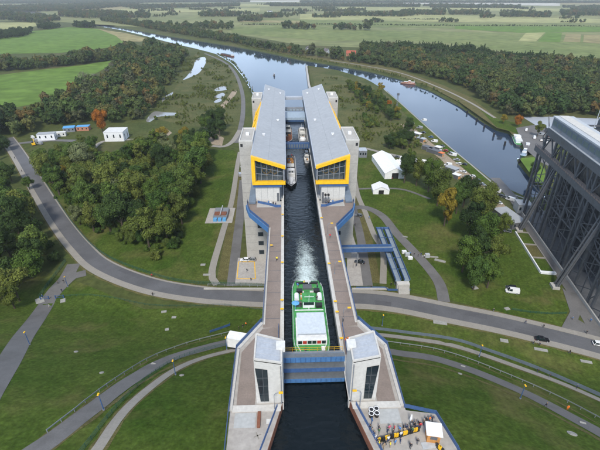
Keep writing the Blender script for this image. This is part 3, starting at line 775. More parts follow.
trough = thing('lift_trough', 'water-filled steel lifting trough between the two halls of the boat lift', 'trough', (0, 146, 30.0))
MB().box(-8.2, 8.2, 146, 262, 30.3, 31.0).build('floor', 'steel_grey', trough)
for s in (-1, 1):
    MB().box(min(s * 6.35, s * 7.0), max(s * 6.35, s * 7.0), 146, 262, 31, 38.0).build('side_wall', 'clad_blue', trough)
    MB().box(min(s * 7.0, s * 8.4), max(s * 7.0, s * 8.4), 146, 262, 37.3, 37.6).build('side_walkway', 'steel_light', trough)
    rl = MB()
    for yy in np.arange(146.5, 262, 3): rl.box(s * 8.3 - .04, s * 8.3 + .04, yy, yy + .08, 37.6, 38.7)
    tag(rl.build('railing_posts', 'blue', trough), kind='stuff')
    MB().box(s * 8.3 - .05, s * 8.3 + .05, 146.5, 262, 38.65, 38.75).build('hand_rail', 'blue', trough)
    MB().box(min(s * 6.3, s * 6.7), max(s * 6.3, s * 6.7), 146, 262, 38.0, 38.22).build('rim', 'off_white', trough)
    for yy in range(150, 262, 6):
        MB().box(min(s * 6.2, s * 6.35), max(s * 6.2, s * 6.35), yy, yy + .5, 35.5, 37.8).build('fender', 'rubber', trough)
MB().box(-6.35, 6.35, 261.4, 262, 31, 38.0).build('end_gate', 'blue', trough)
tag(MB().box(-6.34, 6.34, 146.0, 261.39, 31.01, 36.0).build('trough_water', 'canal_water'), kind='structure')

# ------------------------------------------------------------------ canal bridge
bridge = thing('canal_bridge', 'canal bridge with brown-paved walkways carrying the upper channel to the boat lift', 'bridge', (0, 100, G))
YB0, YB1 = 54.0, 145.9
MB().box(-11.6, 11.6, 64, YB1, 29.6, 31.0).build('trough_floor', 'concrete', bridge)
for s in (-1, 1):
    B = lambda mb, a0, a1, y0, y1, z0, z1: mb.box(min(s * a0, s * a1), max(s * a0, s * a1), y0, y1, z0, z1)
    B(MB(), 6.35, 7.2, YB0, YB1, 31.0, 38.06).build('trough_wall', 'concrete_white', bridge)
    B(MB(), 6.3, 6.85, YB0, YB1, 38.06, 38.25).build('coping', 'concrete_white', bridge)
    dk = MB(); dk.prism([(s * 7.2, 123), (s * 7.2, 75), (s * 11.3, 75), (s * 11.3, 123)], 37.0, 38.05); B(dk, 7.2, 9, 66, 75, 37, 38.05); dk.build('walkway', 'deck_brown', bridge)
    dk = MB(); dk.prism([(s * 7.2, 123), (s * 11.3, 123), (s * 18.6, 134.9), (s * 20.2, 140.8), (s * 20.2, 143.4), (s * 7.2, 143.4)], 37.1, 38.05); dk.build('landing', 'deck_brown', bridge)
    B(MB(), 7.25, 16.4, 138.4, 143.3, 38.05, 38.07).build('landing_slab', 'concrete', bridge)
    B(MB(), 11.3, 11.62, 76, 123, 36.2, 38.3).build('parapet', 'concrete', bridge)
    B(MB(), 10.9, 11.3, 76, 123, 38.05, 38.12).build('drain_strip', 'concrete_white', bridge)
    B(MB(), 7.2, 11.3, 75, 123, 35.6, 36.98).build('walkway_girder', 'concrete', bridge)
    # blue skirt under the angled landing
    MB().bar((s * 11.5, 123.2, 36.9), (s * 18.9, 134.9, 36.9), .4, 2.0).build('skirt_girder', 'blue_light', bridge)
    MB().bar((s * 18.9, 134.9, 36.9), (s * 20.45, 140.9, 36.9), .4, 2.0).build('skirt_girder', 'blue_light', bridge)
    for yy in (80, 100, 120.5):
        B(MB(), 5.5, 9.5, yy - 1, yy + 1, T(s * 7, yy) - 1, 29.6).build('pier', 'concrete', bridge)
    for k in range(9):
        B(MB(), 7.2, 11.0, 78 + k * 5, 78.12 + k * 5, 38.05, 38.062).build('expansion_joint', 'grey_dark', bridge)
tag(MB().box(-6.34, 6.34, 56.0, 145.95, 31.02, 36.0).build('canal_water', 'canal_water'), kind='structure')

# wing plazas beside the gate
def mirrored(P, s): return [(s * x, y) for x, y in P]
for s in (-1, 1):
    nm = 'left' if s < 0 else 'right'
    pl = thing('wing_plaza', 'concrete wing plaza left of the gate, mostly empty' if s < 0 else 'concrete wing plaza right of the gate, crowded with visitors', 'plaza', (s * 14, 50, 30), group='wing plazas beside the gate')
    outer = [(6.35, 66), (6.35, 55), (9.3, 44.3), (14, 28)] + ([(25, 28), (24.2, 43.5), (22.6, 50.6), (17.0, 51.6)] if s > 0 else [(17, 28), (16.4, 43.5), (16.6, 52)]) + [(16.6, 68.2), (11.6, 76.2), (9, 76), (9, 66)]
    MB().prism(mirrored(outer, s), 24, 37.95).build('slab', 'concrete_plaza', pl)
    MB().prism(mirrored([(12.0, 53.6), (15.5, 53.6), (15.7, 67.3), (11.3, 74.6), (9.0, 74.8), (9.0, 66), (12.0, 62)], s), 37.95, 38.05).build('brown_deck', 'deck_brown', pl)
    edge = mirrored([(11.62, 76.4), (16.6, 68.2), (16.6, 52.5)], s)
    for (a0, b0) in zip(edge, edge[1:]):
        MB().bar((*a0, 38.15), (*b0, 38.15), .8, .5).build('kerb_wall', 'concrete_white', pl)
    MB().prism(mirrored([(6.9, 52.2), (16.2, 52.2), (16.2, 53.6), (6.9, 53.6)], s), 37.95, 38.16).build('step', 'concrete_white', pl)
    if s < 0:
        MB().box(-15.6, -11.6, 48.9, 52.0, 37.95, 37.99).build('pale_patch', 'pale_concrete', pl)
        MB().box(-11.3, -10.7, 48.8, 51.9, 37.95, 38.5).build('brown_bench', 'rust', pl)
        MB().box(-9.6, -8.7, 49.6, 50.6, 37.95, 37.99).build('hatch', 'off_white', pl)
        st = MB()
        for q in range(4):
            t = q * PI / 2 + .4; st.bar((-11.1, 47.3, 37.96), (-11.1 + math.cos(t) * .7, 47.3 + math.sin(t) * .7, 37.96), .22, .02)
        st.build('paint_cross', 'paving', pl)
    else:
        MB().box(11.6, 15.6, 48.9, 52.0, 37.95, 37.99).build('pale_patch', 'pale_concrete', pl)
    # rusty sheet-pile edge of the upper channel
    rs = MB(); rs.prism(mirrored([(6.36, 54.8), (7.2, 54.8), (10.0, 44.3), (14.7, 28), (14.0, 28), (9.2, 44.3)], s), 34, 37.9)
    rs.build('sheet_pile_edge', 'rust', pl)
tag(MB().prism([(-6.3, 55.99), (-9.25, 44.3), (-14, 28), (14, 28), (9.25, 44.3), (6.3, 55.99)], 34.5, 36.0).build('canal_water', 'canal_water'), kind='structure')
# gatehouses
for s in (-1, 1):
    gh = thing('gatehouse', 'white concrete gatehouse with grey flat roof on the %s side of the blue gate' % ('left' if s < 0 else 'right'), 'gatehouse', (s * 9, 57, 38), group='gatehouses of the blue gate')
    P = [(6.45, 54.0), (11.6, 54.0), (11.6, 60.6), (6.45, 60.0)]
    rz = lambda x, y: 48.6 + (abs(x) - 6.45) * .23
    MB().prism(mirrored(P, s), 37.95, rz).build('walls', 'concrete_white', gh)
    ri = MB(); ri.prism(mirrored([(6.75, 54.3), (11.3, 54.3), (11.3, 60.2), (6.75, 59.7)], s), lambda x, y: rz(x, y) - .1, lambda x, y: rz(x, y) + .12)
    rf = ri.build('roof', 'roof_light', gh)
    pp = MB()
    for (p, q) in zip(P, P[1:] + P[:1]):
        p = (s * (p[0] + (.15 if p[0] < 8 else -.15)), p[1] + (.15 if p[1] < 55 else -.15)); q = (s * (q[0] + (.15 if q[0] < 8 else -.15)), q[1] + (.15 if q[1] < 55 else -.15))
        pp.bar((*p, rz(*p) + .1), (*q, rz(*q) + .1), .3, .55)
    pp.build('parapet', 'concrete_white', gh)
    for k in range(1, 4):
        yy = 54.3 + k * 1.45
        jm = MB(); jm.hexa(*[[(min(s * 6.8, s * 11.3), yy, rz(6.8 if s > 0 else 11.3, 0) + d), (max(s * 6.8, s * 11.3), yy, rz(11.3 if s > 0 else 6.8, 0) + d), (max(s * 6.8, s * 11.3), yy + .06, rz(11.3 if s > 0 else 6.8, 0) + d), (min(s * 6.8, s * 11.3), yy + .06, rz(6.8 if s > 0 else 11.3, 0) + d)] for d in (.11, .15)])
        jm.build('roof_seam', 'steel_light', rf)
    MB().box(min(s * 5.9, s * 7.6), max(s * 5.9, s * 7.6), 57.2, 59.0, 48.3, 49.5).build('roof_box', 'off_white', gh)
    # tall window on the outer front corner
    gl = MB(); p = [(s * 9.2, 53.93, 38.6), (s * 10.8, 53.93, 38.6), (s * 11.45, 53.93, 47.8), (s * 9.2, 53.93, 47.3)]
    gl.quad(*(p if s > 0 else p[::-1])); go = gl.build('tall_window', 'glass_dark', gh)
    gm = MB()
    for zz in (40.8, 43.0, 45.2): xo = 10.8 + .65 * (zz - 38.6) / 9.2; gm.box(min(s * 9.2, s * xo), max(s * 9.2, s * xo), 53.87, 53.92, zz, zz + .06)
    gm.box(s * 10.1 - .03, s * 10.1 + .03, 53.87, 53.92, 38.6, 47.6); gm.build('window_bars', 'grey_dark', go)
    MB().tube([(s * 6.75, 53.85, 38), (s * 6.75, 53.85, 48.2)], .1).build('downpipe', 'steel_grey', gh)

# blue gate
gate = thing('lock_gate', 'blue steel gate spanning the channel between the two white gatehouses', 'gate', (0, 61, 36))
MB().box(-6.4, 6.4, 62.7, 63.0, 34.5, 41.85).build('skin_plate', 'clad_blue', gate)
for nm, y0, z0, z1, mt in (('top_girder', 61.7, 40.5, 41.9, 'blue_light'), ('middle_girder', 60.9, 38.5, 39.6, 'blue'), ('lower_girder', 60.0, 36.4, 37.5, 'blue_light')):
    g_ = MB().box(-6.4, 6.4, y0, 62.7, z0, z1).build(nm, mt, gate)
    MB().box(-6.4, 6.4, y0 + .05, 62.65, z1, z1 + .06).build('walk_plate', 'gate_plate', g_)
    for k in range(12):
        MB().box(-6.0 + k * 1.05, -5.9 + k * 1.05, y0 - .12, y0, z0 + .06, z1 - .06).build('stiffener', 'blue', g_)
MB().box(-6.4, 6.4, 63.2, 64.8, 40.3, 40.5).build('footbridge_deck', 'steel_grey', gate)
for yy in (63.2, 64.75):
    r_ = MB()
    for k in range(8): r_.box(-6.3 + k * 1.8, -6.24 + k * 1.8, yy, yy + .06, 40.5, 41.6)
    r_.box(-6.4, 6.4, yy, yy + .05, 41.57, 41.63); r_.box(-6.4, 6.4, yy, yy + .04, 41.0, 41.05)
    r_.build('yellow_rail', 'yellow' if yy > 64 else 'steel_grey', gate)

# ------------------------------------------------------------------ railings and fences
def railing(name, pts, label, cat, mt, h=1.1, gap=1.8, bars=(1.08, .55), solid=None, th=.06, group=None, drop=0):
    """pts: list of (x,y,z)"""
    P = [Vector(p) for p in pts]
    o = thing(name, label, cat, P[0], group=group)
    ps = MB(); rl = MB(); pn = MB()
    for a0, b0 in zip(P, P[1:]):
        n = max(1, int((b0 - a0).length / gap))
        for k in range(n):
            q = a0.lerp(b0, k / n); ps.box(q.x - th * .7, q.x + th * .7, q.y - th * .7, q.y + th * .7, q.z - drop, q.z + h)
        for hh in bars: rl.bar(a0 + Vector((0, 0, hh)), b0 + Vector((0, 0, hh)), th, th)
        if solid:
            pn.bar(a0 + Vector((0, 0, (solid[0] + solid[1]) / 2)), b0 + Vector((0, 0, (solid[0] + solid[1]) / 2)), .03, solid[1] - solid[0])
    q = P[-1]; ps.box(q.x - th * .7, q.x + th * .7, q.y - th * .7, q.y + th * .7, q.z - drop, q.z + h)
    tag(ps.build('posts', mt, o), kind='stuff'); rl.build('rails', mt, o)
    if pn.v: pn.build('infill', M[mt], o)
    return o
for s, sd_ in ((-1, 'left'), (1, 'right')):
    railing('railing', [(s * 11.46, 123, 38.3), (s * 11.46, 76.4, 38.3)], 'blue railing along the outer edge of the %s canal bridge walkway' % sd_, 'railing', 'blue', solid=(.1, .95), group='blue railings')
    railing('railing', [(s * 11.6, 123.4, 38.05), (s * 18.7, 134.9, 38.05), (s * 20.1, 140.8, 38.05), (s * 20.1, 143.2, 38.05)], 'blue railing round the angled landing below the %s hall' % sd_, 'railing', 'blue', solid=(.1, .95), group='blue railings')
    railing('railing', [(s * 16.2, 142, 38.05), (s * 12, 140.0, 38.05), (s * 9.3, 138.2, 38.05), (s * 7.5, 138.2, 38.05)], 'blue railing in front of the concrete block under the %s hall' % sd_, 'railing', 'blue', solid=(.05, 1.0), group='blue railings')
    e_ = [(s * 11.7, 76.7, 38.4), (s * 16.9, 68.2, 38.4), (s * 16.8, 52.0, 38.2)] + ([(16.8, 46, 38), (16.8, 43.5, 38), (17, 32, 38)] if False else ([(-16.6, 43.5, 38), (-17, 32, 38)] if s < 0 else [(22.4, 50.5, 38), (24.0, 43.5, 38), (24.8, 32, 38)]))
    railing('railing', e_, 'blue railing along the outer edge of the %s gate plaza' % sd_, 'railing', 'blue', solid=(.1, .95), group='blue railings')
    railing('railing', [(s * 7.6, 53.0, 38), (s * 10.4, 44.3, 38), (s * 14.6, 30, 38)], 'blue railing along the rusty channel edge of the %s gate plaza' % sd_, 'railing', 'blue', solid=(.1, .9), group='blue railings')
    railing('railing', [(s * 7.6, 66.5, 38.05), (s * 7.6, 75, 38.05)], 'short blue railing behind the %s gatehouse' % sd_, 'railing', 'blue', group='blue railings', solid=(.2, .9))
def drape_line(px, step=2.5):
    return [(q.x, q.y, T(q.x, q.y) + .05) for q in spline(pxs(px), step)]
railing('guardrail', drape_line([(48, 433), (75, 412), (100, 392), (147, 361), (175, 349), (200, 341), (232, 333)], 3), 'pale galvanised handrail above the dark slope road on the left', 'guardrail', 'steel_rail', gap=3, bars=(1.0,), solid=(.75, 1.0), th=.1)
railing('guardrail', drape_line([(385, 343), (400, 345), (433, 350), (467, 360), (500, 373), (533, 387), (567, 403), (610, 426)], 3), 'pale galvanised handrail between light path and dark road on the right', 'guardrail', 'steel_rail', gap=3, bars=(1.0,), solid=(.75, 1.0), th=.1)
railing('fence', drape_line([(80, 455), (92, 440), (117, 408), (145, 381), (175, 361), (205, 350.5), (236, 344)], 3), 'dark green mesh fence beside the light path on the left slope', 'fence', 'green_fence', h=1.3, bars=(1.25, .9, .55, .2), th=.05)
railing('fence', drape_line([(362, 329), (400, 333), (450, 340), (483, 350), (533, 368), (580, 388), (620, 406)], 3), 'blue-grey panel fence beside the light path on the right slope', 'fence', 'clad_blue', h=1.4, bars=(1.35, .7), solid=(.1, 1.3))
railing('fence', drape_line([(36, 168), (56, 199), (77, 229), (104, 255), (150, 274), (190, 283), (262, 286)], 4), 'dark green mesh fence between the main road and the wood', 'fence', 'green_fence', h=1.4, bars=(1.35, 1.0, .6, .2), th=.06)
railing('fence', drape_line([(66, 262), (60, 270), (48, 286), (40, 298)], 3), 'blue-green mesh fence along the trees at the road junction', 'fence', 'green_fence', h=1.6, bars=(1.5, 1.1, .7, .3), th=.07)
railing('fence', drape_line([(64, 297), (90, 296), (120, 300), (150, 306), (190, 307), (225, 306), (262, 311)], 4), 'low green wire fence at the top of the left lawn', 'fence', 'green_fence', h=1.0, bars=(.95, .5), th=.05)
railing('fence', drape_line([(356, 289), (385, 289), (388, 291), (410, 291)], 3), 'blue railing along the retaining edge right of the bridge', 'fence', 'blue', h=1.1, solid=(.1, 1))
railing('fence', drape_line([(208, 286), (266, 287)], 3), 'grey railing along the retaining edge left of the bridge', 'fence', 'steel_light', h=1.0)
railing('fence', drape_line([(512, 310), (530, 313), (552, 314.5), (566, 314)], 3), 'dark hedge-like mesh fence at the lower edge of the old lift lawn', 'fence', 'green_fence', h=1.0, bars=(.95, .6, .25), th=.07)
railing('fence', drape_line([(230, 325), (205, 331), (240, 322)], 3)[:1] + drape_line([(230, 326), (210, 333)], 3), 'short blue railing beside the white truck', 'fence', 'blue', h=1.1, solid=(.1, 1))

# ------------------------------------------------------------------ the old steel boat lift on the right
OO = Vector((121.5, 191.5, 0)); E1 = Vector((-.17, -.985, 0)).normalized(); E2 = Vector((.985, -.17, 0)).normalized()
def OP(a_, b_, z_): return OO + E1 * a_ + E2 * b_ + Vector((0, 0, z_))
old = thing('old_boat_lift', 'old riveted grey steel lattice boat lift at the right edge', 'boat lift', OP(40, 10, G))
def obox(mb, a0, a1, b0, b1, z0, z1):
    return mb.hexa([OP(a0, b0, z0), OP(a1, b0, z0), OP(a1, b1, z0), OP(a0, b1, z0)], [OP(a0, b0, z1), OP(a1, b0, z1), OP(a1, b1, z1), OP(a0, b1, z1)])
def ob_(name, mt, *a): return obox(MB(), *a).build(name, mt, old)
AL = 96
ob_('upper_hall', 'steel_grey', 0, AL, -.6, 7.6, 51.2, 56.3)
hr = ob_('upper_hall_roof', 'steel_light', -.3, AL, -.9, 8.0, 56.3, 56.9)
ob_('roof_strip', 'concrete_white', .2, AL, 1.4, 5.6, 56.9, 57.15)
for k in range(18):                                  # window band on the hall side
    fo = ob_('hall_window', 'clad_blue', .9 + k * 5.2, 5.9 + k * 5.2, -.72, -.6, 52.9, 55.7)
    MB().hexa([OP(1.5 + k * 5.2, -.8, 53.3), OP(5.3 + k * 5.2, -.8, 53.3), OP(5.3 + k * 5.2, -.72, 53.3), OP(1.5 + k * 5.2, -.72, 53.3)],
              [OP(1.5 + k * 5.2, -.8, 55.3), OP(5.3 + k * 5.2, -.8, 55.3), OP(5.3 + k * 5.2, -.72, 55.3), OP(1.5 + k * 5.2, -.72, 55.3)]).build('pane', 'pane_green', fo)
ob_('sill_girder', 'old_steel', -1.0, AL, -1.3, 1.2, 47.6, 51.2)
ob_('girder_flange', 'steel_light', -1.2, AL, -1.6, 1.5, 51.2, 51.45)
ob_('gallery_girder', 'old_steel', -9.5, AL, -1.4, 1.4, 36.9, 39.4)
ob_('gallery_floor', 'deck_brown', -9.5, AL, -1.2, 1.3, 39.4, 39.55)
gr_ = MB()
for k in range(52): p = OP(-9.3 + k * 2, -1.4, 39.4); gr_.box(p.x - .05, p.x + .05, p.y - .05, p.y + .05, 39.4, 40.6)
tag(gr_.build('gallery_posts', 'old_steel', old), kind='stuff')
MB().bar(OP(-9.4, -1.4, 40.6), OP(AL, -1.4, 40.6), .1).build('gallery_rail', 'old_steel', old)
ob_('far_hall', 'old_steel', 0, AL, 19, 27, 51.2, 56.3); ob_('far_hall_roof', 'steel_light', 0, AL, 18.7, 27.3, 56.3, 56.9)
def member(name, p, q, w_=.8, mt='old_steel'): return MB().bar(p, q, w_, w_).build(name, mt, old)
colA = [-7, -3, 9, 19, 22.5, 34, 45, 48.5, 60, 71, 74.5, 86]
for i, a_ in enumerate(colA):
    for b_ in (0, 8.5, 19, 26):
        if b_ > 20 and i % 2: continue
        top = 47.6 if a_ >= -4 else 37
        member('column', OP(a_, b_, G - .5), OP(a_, b_, top), .85)
    member('cross_tie', OP(a_, 0, 20), OP(a_, 8.5, 20), .5); member('cross_tie', OP(a_, 0, 44), OP(a_, 26, 44), .5)
for (a0, a1) in zip(colA, colA[1:]):
    for b_ in (0, 8.5):
        if a1 - a0 > 5:
            mid = (a0 + a1) / 2
            for z0, z1 in ((4, 15), (15, 26), (26, 36.9)):
                member('diagonal', OP(a0, b_, z0), OP(a1, b_, (z0 + z1) / 2), .3); member('diagonal', OP(a1, b_, (z0 + z1) / 2), OP(a0, b_, z1), .3)
            for zz in (20.4,): member('tie', OP(a0, b_, zz), OP(a1, b_, zz), .45)
            for zz in (15, 26): member('tie', OP(a0, b_, zz), OP(a1, b_, zz), .28)
            member('hanger', OP(mid, b_, 4), OP(mid, b_, 36.9), .32)
            member('diagonal', OP(a0, b_, 39.5), OP(mid, b_, 47.6), .5); member('diagonal', OP(mid, b_, 47.6), OP(a1, b_, 39.5), .5)
        else:
            for z0 in range(5, 46, 10): member('lacing', OP(a0, b_, z0), OP(a1, b_, z0 + 5), .3); member('lacing', OP(a1, b_, z0 + 5), OP(a0, b_, z0 + 10), .3)
# the big raking struts: two parallel flanges with ties, on a foot block
for a_ in (14.5, 60.5):
    for da in (-.9, .9):
        for dd in (0, 1.5):
            member('raking_strut', OP(a_ + 1.5 + da, -8.3 + dd * .55, 3.6), OP(a_ + da, .3 + dd * .55, 37.4 + dd), .55, 'old_steel')
    for t in np.linspace(.05, .95, 11):
        p, q = Vector(OP(a_ + 1.5, -8.3, 3.6)), Vector(OP(a_, .3, 37.4)); c = p.lerp(q, t)
        member('strut_tie', c - E1 * .9, c + E1 * .9, .3); 
    ob_('strut_foot', 'concrete', a_ - .4, a_ + 3.2, -9.6, -6.9, G - .3, 4.1)
ob_('base_wall', 'concrete', -9, AL, -1.2, -.6, G - .5, 4.3)
ob_('base_floor', 'grey_dark', -9, AL, -.6, 27, G - .4, G + .2)
ob_('old_trough', 'dark_steel', 2, AL - 6, 10, 17.5, 12, 20)
for k in range(6): ob_('counterweight', 'dark_steel', 6 + k * 14, 13 + k * 14, 9.2, 9.9, 24, 34); ob_('wall_bracing', 'dark_steel', 4 + k * 15, 5 + k * 15, 9, 18.5, 3, 51)
for k in range(7):                                   # roof cross trusses between the halls
    z_ = 54; a_ = 4 + k * 14
    member('roof_truss', OP(a_, 8, z_), OP(a_, 19, z_), .7); member('roof_truss', OP(a_, 8, 50), OP(a_, 19, 50), .6); member('roof_truss', OP(a_, 8, 50), OP(a_, 13.5, z_), .4); member('roof_truss', OP(a_, 13.5, z_), OP(a_, 19, 50), .4)
    member('roof_diagonal', OP(a_, 8, z_), OP(a_ + 14, 19, z_), .4)
for (a_, b_) in ((8, 14), (20, 22)):
    MB().tube([OP(a_, b_, 50), OP(a_, b_, 68)], [.22, .08]).build('mast', 'steel_light', old)

# ------------------------------------------------------------------ buildings, tents, sheds
def house(label, px, w_, l_, h_, rise, rz, wall, roofm, name='house', cat='house', nwin=3, group=None, overhang=.4, chimney=True):
    p = at(*px); o = thing(name, label, cat, p, rz, group)
    wm = MB().local(); wm.prism([(-w_ / 2, -l_ / 2), (w_ / 2, -l_ / 2), (w_ / 2, l_ / 2), (-w_ / 2, l_ / 2)], -.3, h_)
    wm.quad((-w_ / 2, -l_ / 2, h_), (w_ / 2, -l_ / 2, h_), (0, -l_ / 2, h_ + rise)); wm.quad((w_ / 2, l_ / 2, h_), (-w_ / 2, l_ / 2, h_), (0, l_ / 2, h_ + rise)); wm.build('wall', wall, o)
    q = overhang; r = rise / (w_ / 2); rf = MB().local()
    for s in (-1, 1):
        x1 = s * (w_ / 2 + q); z1 = h_ - q * r + .03
        A = [(0, -l_ / 2 - q, h_ + rise + .03), (x1, -l_ / 2 - q, z1), (x1, l_ / 2 + q, z1), (0, l_ / 2 + q, h_ + rise + .03)]
        rf.hexa(A if s < 0 else A[::-1], [(x, y, z + .22) for x, y, z in (A if s < 0 else A[::-1])])
    ro = rf.build('roof', roofm, o)
    if chimney: MB().local().box(w_ * .1, w_ * .1 + .6, l_ * .2, l_ * .2 + .6, h_, h_ + rise + .9).build('chimney', 'brick_wall', ro)
    for sd_, cnt, ln in (('y', nwin, w_), ('x', nwin + 1, l_)):
        for k in range(cnt):
            t = -ln / 2 + ln * (k + .5) / cnt
            for sg in (-1, 1):
                m_ = MB().local()
                if sd_ == 'y': m_.box(t - .5, t + .5, sg * l_ / 2 - .04, sg * l_ / 2 + .04, h_ * .35, h_ * .75)
                else: m_.box(sg * w_ / 2 - .04, sg * w_ / 2 + .04, t - .5, t + .5, h_ * .35, h_ * .75)
                m_.build('window', 'glass_dark', o)
    return o
house('brick-red farmhouse with red tiled roof behind the far river bank', (351, 56.0), 11, 17, 5.0, 4.5, 1.35, 'brick_wall', 'tile_red')
house('white house with dark grey roof left of the red-roofed farmhouse', (326, 53.3), 8.5, 11, 4.5, 4, .9, 'white', 'tile_dark')
house('small pale house half hidden by trees left of the white house', (308, 50.5), 8, 9, 4, 3.5, .3, 'off_white', 'tile_dark')
for k, (x, y, rzz) in enumerate(((440, 12, .4), (300, 9, .2), (22, 16.5, .6), (270, 12, 1.1))):
    house(['tiny white barn near the far tree line on the right', 'tiny white house far beyond the river in the centre', 'pale long shed far off at the upper left', 'small pale barn beside the far copse above the river'][k], (x, y), 12, 26, 5, 3, rzz, 'white', 'tile_dark', 'barn', 'barn', 2, 'far barns', chimney=False)

def flatbox(name, label, cat, px, w_, l_, h_, rz, wall, roofm, win=(), door=True, group=None):
    p = at(*px); o = thing(name, label, cat, p, rz, group)
    MB().local().box(-w_ / 2, w_ / 2, -l_ / 2, l_ / 2, -.2, h_).build('wall', wall, o)
    MB().local().box(-w_ / 2 - .15, w_ / 2 + .15, -l_ / 2 - .15, l_ / 2 + .15, h_, h_ + .25).build('roof', roofm, o)
    for k in range(3): MB().local().box(-w_ / 2 + w_ * (k + .5) / 3 - .5, -w_ / 2 + w_ * (k + .5) / 3 + .5, -l_ / 2 - .05, -l_ / 2, h_ * .4, h_ * .75).build('window', 'glass_dark', o)
    for k in range(2): MB().local().box(w_ / 2, w_ / 2 + .05, -l_ / 2 + l_ * (k + .5) / 2 - .5, -l_ / 2 + l_ * (k + .5) / 2 + .5, h_ * .1, h_ * .7).build('door', 'grey_dark', o)
    return o
wb = flatbox('white_building', 'white box-shaped utility building beside the orange autumn tree', 'building', (117.5, 139), 15, 13, 7.5, .02, 'white', 'off_white')
flatbox('site_container', 'white site container beside the junction on the left', 'container', (48, 139.5), 13, 6, 5.2, .15, 'white', 'roof_grey')
flatbox('site_container', 'off-white container behind the first one, towards the blue tarps', 'container', (60, 136), 10, 4, 3.2, .25, 'off_white', 'off_white')
flatbox('storage_shed', 'storage shed under a blue tarpaulin left of its twin', 'shed', (70, 131), 9, 7, 3.5, .3, 'steel_grey', 'tarp_blue')
flatbox('storage_shed', 'storage shed under a blue tarpaulin nearest the orange tree', 'shed', (84, 130), 10, 6, 3.5, .1, 'brick_wall', 'tarp_blue')
flatbox('grey_shed', 'small grey flat-roofed shed beside the right concrete tower', 'shed', (362, 156), 5.5, 7, 5, .02, 'steel_grey', 'roof_light')
flatbox('kiosk_building', 'small grey flat-roofed pump house beside the old lift', 'pump house', (521.5, 211), 7, 7, 5, -.17, 'steel_light', 'roof_grey')
flatbox('long_shed', 'low blue-grey roofed shed by the quay lane near the old lift', 'shed', (508, 221), 8, 17, 3.6, .17, 'grey_dark', 'roof_grey')
flatbox('harbour_shed', 'low dark shed with pale roof behind the moored boats', 'shed', (556, 133), 16, 8, 4, .0, 'grey_dark', 'roof_light')

def tent(label, px, w_, l_, h_, rise, rz):
    p = at(*px); o = thing('marquee', label, 'tent', p, rz, 'white marquees on the lawn')
    m_ = MB().local()
    for s in (-1, 1):
        m_.quad(*[(s * w_ / 2, -l_ / 2, 0), (s * w_ / 2, l_ / 2, 0), (s * w_ / 2, l_ / 2, h_), (s * w_ / 2, -l_ / 2, h_)][::s])
    m_.quad((-w_ / 2, l_ / 2, 0), (w_ / 2, l_ / 2, 0), (w_ / 2, l_ / 2, h_), (0, l_ / 2, h_ + rise), (-w_ / 2, l_ / 2, h_))
    for a0, a1 in ((-w_ / 2, -w_ * .16), (w_ * .16, w_ / 2)): m_.quad((a0, -l_ / 2, 0), (a1, -l_ / 2, 0), (a1, -l_ / 2, h_), (a0, -l_ / 2, h_))
    m_.quad((-w_ / 2, -l_ / 2, h_), (w_ / 2, -l_ / 2, h_), (0, -l_ / 2, h_ + rise)); m_.build('side_walls', 'canvas', o)
    rf = MB().local(); n = 5
    for i in range(n):
        y0, y1 = -l_ / 2 - .25 + (l_ + .5) * i / n, -l_ / 2 - .25 + (l_ + .5) * (i + 1) / n - .05
        for s in (-1, 1):
            x1 = s * (w_ / 2 + .25)
            A = [(0, y0, h_ + rise + .05), (x1, y0, h_ - .12), (x1, y1, h_ - .12), (0, y1, h_ + rise + .05)]
            A = A if s < 0 else A[::-1]
            rp = MB().local(); rp.hexa(A, [(x, y, z + .06) for x, y, z in A]); rp.build('roof_bay', 'canvas', o)
    MB().local().box(-w_ * .16, w_ * .16, -l_ / 2 + .3, -l_ / 2 + .4, 0, h_).build('dark_doorway', 'black', o)
    return o
tent('large white gabled marquee on the lawn right of the lift', (387.5, 169), 13.5, 34, 4.0, 3.2, .06)
tent('small white gabled marquee nearer the lift than the large one', (380, 191.5), 9.5, 8, 2.6, 2.2, -.05)
tent('small white flat-pitched side tent behind the large marquee', (400, 167), 9, 8, 2.6, 1.4, .3)
tent('long white awning tent at the lane beyond the large marquee', (413, 164), 7, 18, 2.8, 1.6, 1.05)
def slabthing(name, label, cat, px, poly_w, poly_l, h_, mt, rz=0, group=None):
    p = at(*px); o = MB().local().box(-poly_w / 2, poly_w / 2, -poly_l / 2, poly_l / 2, -.3, h_).build(name, mt); o.location = p; o.rotation_euler = (0, 0, rz)
    return tag(o, label, cat, group)

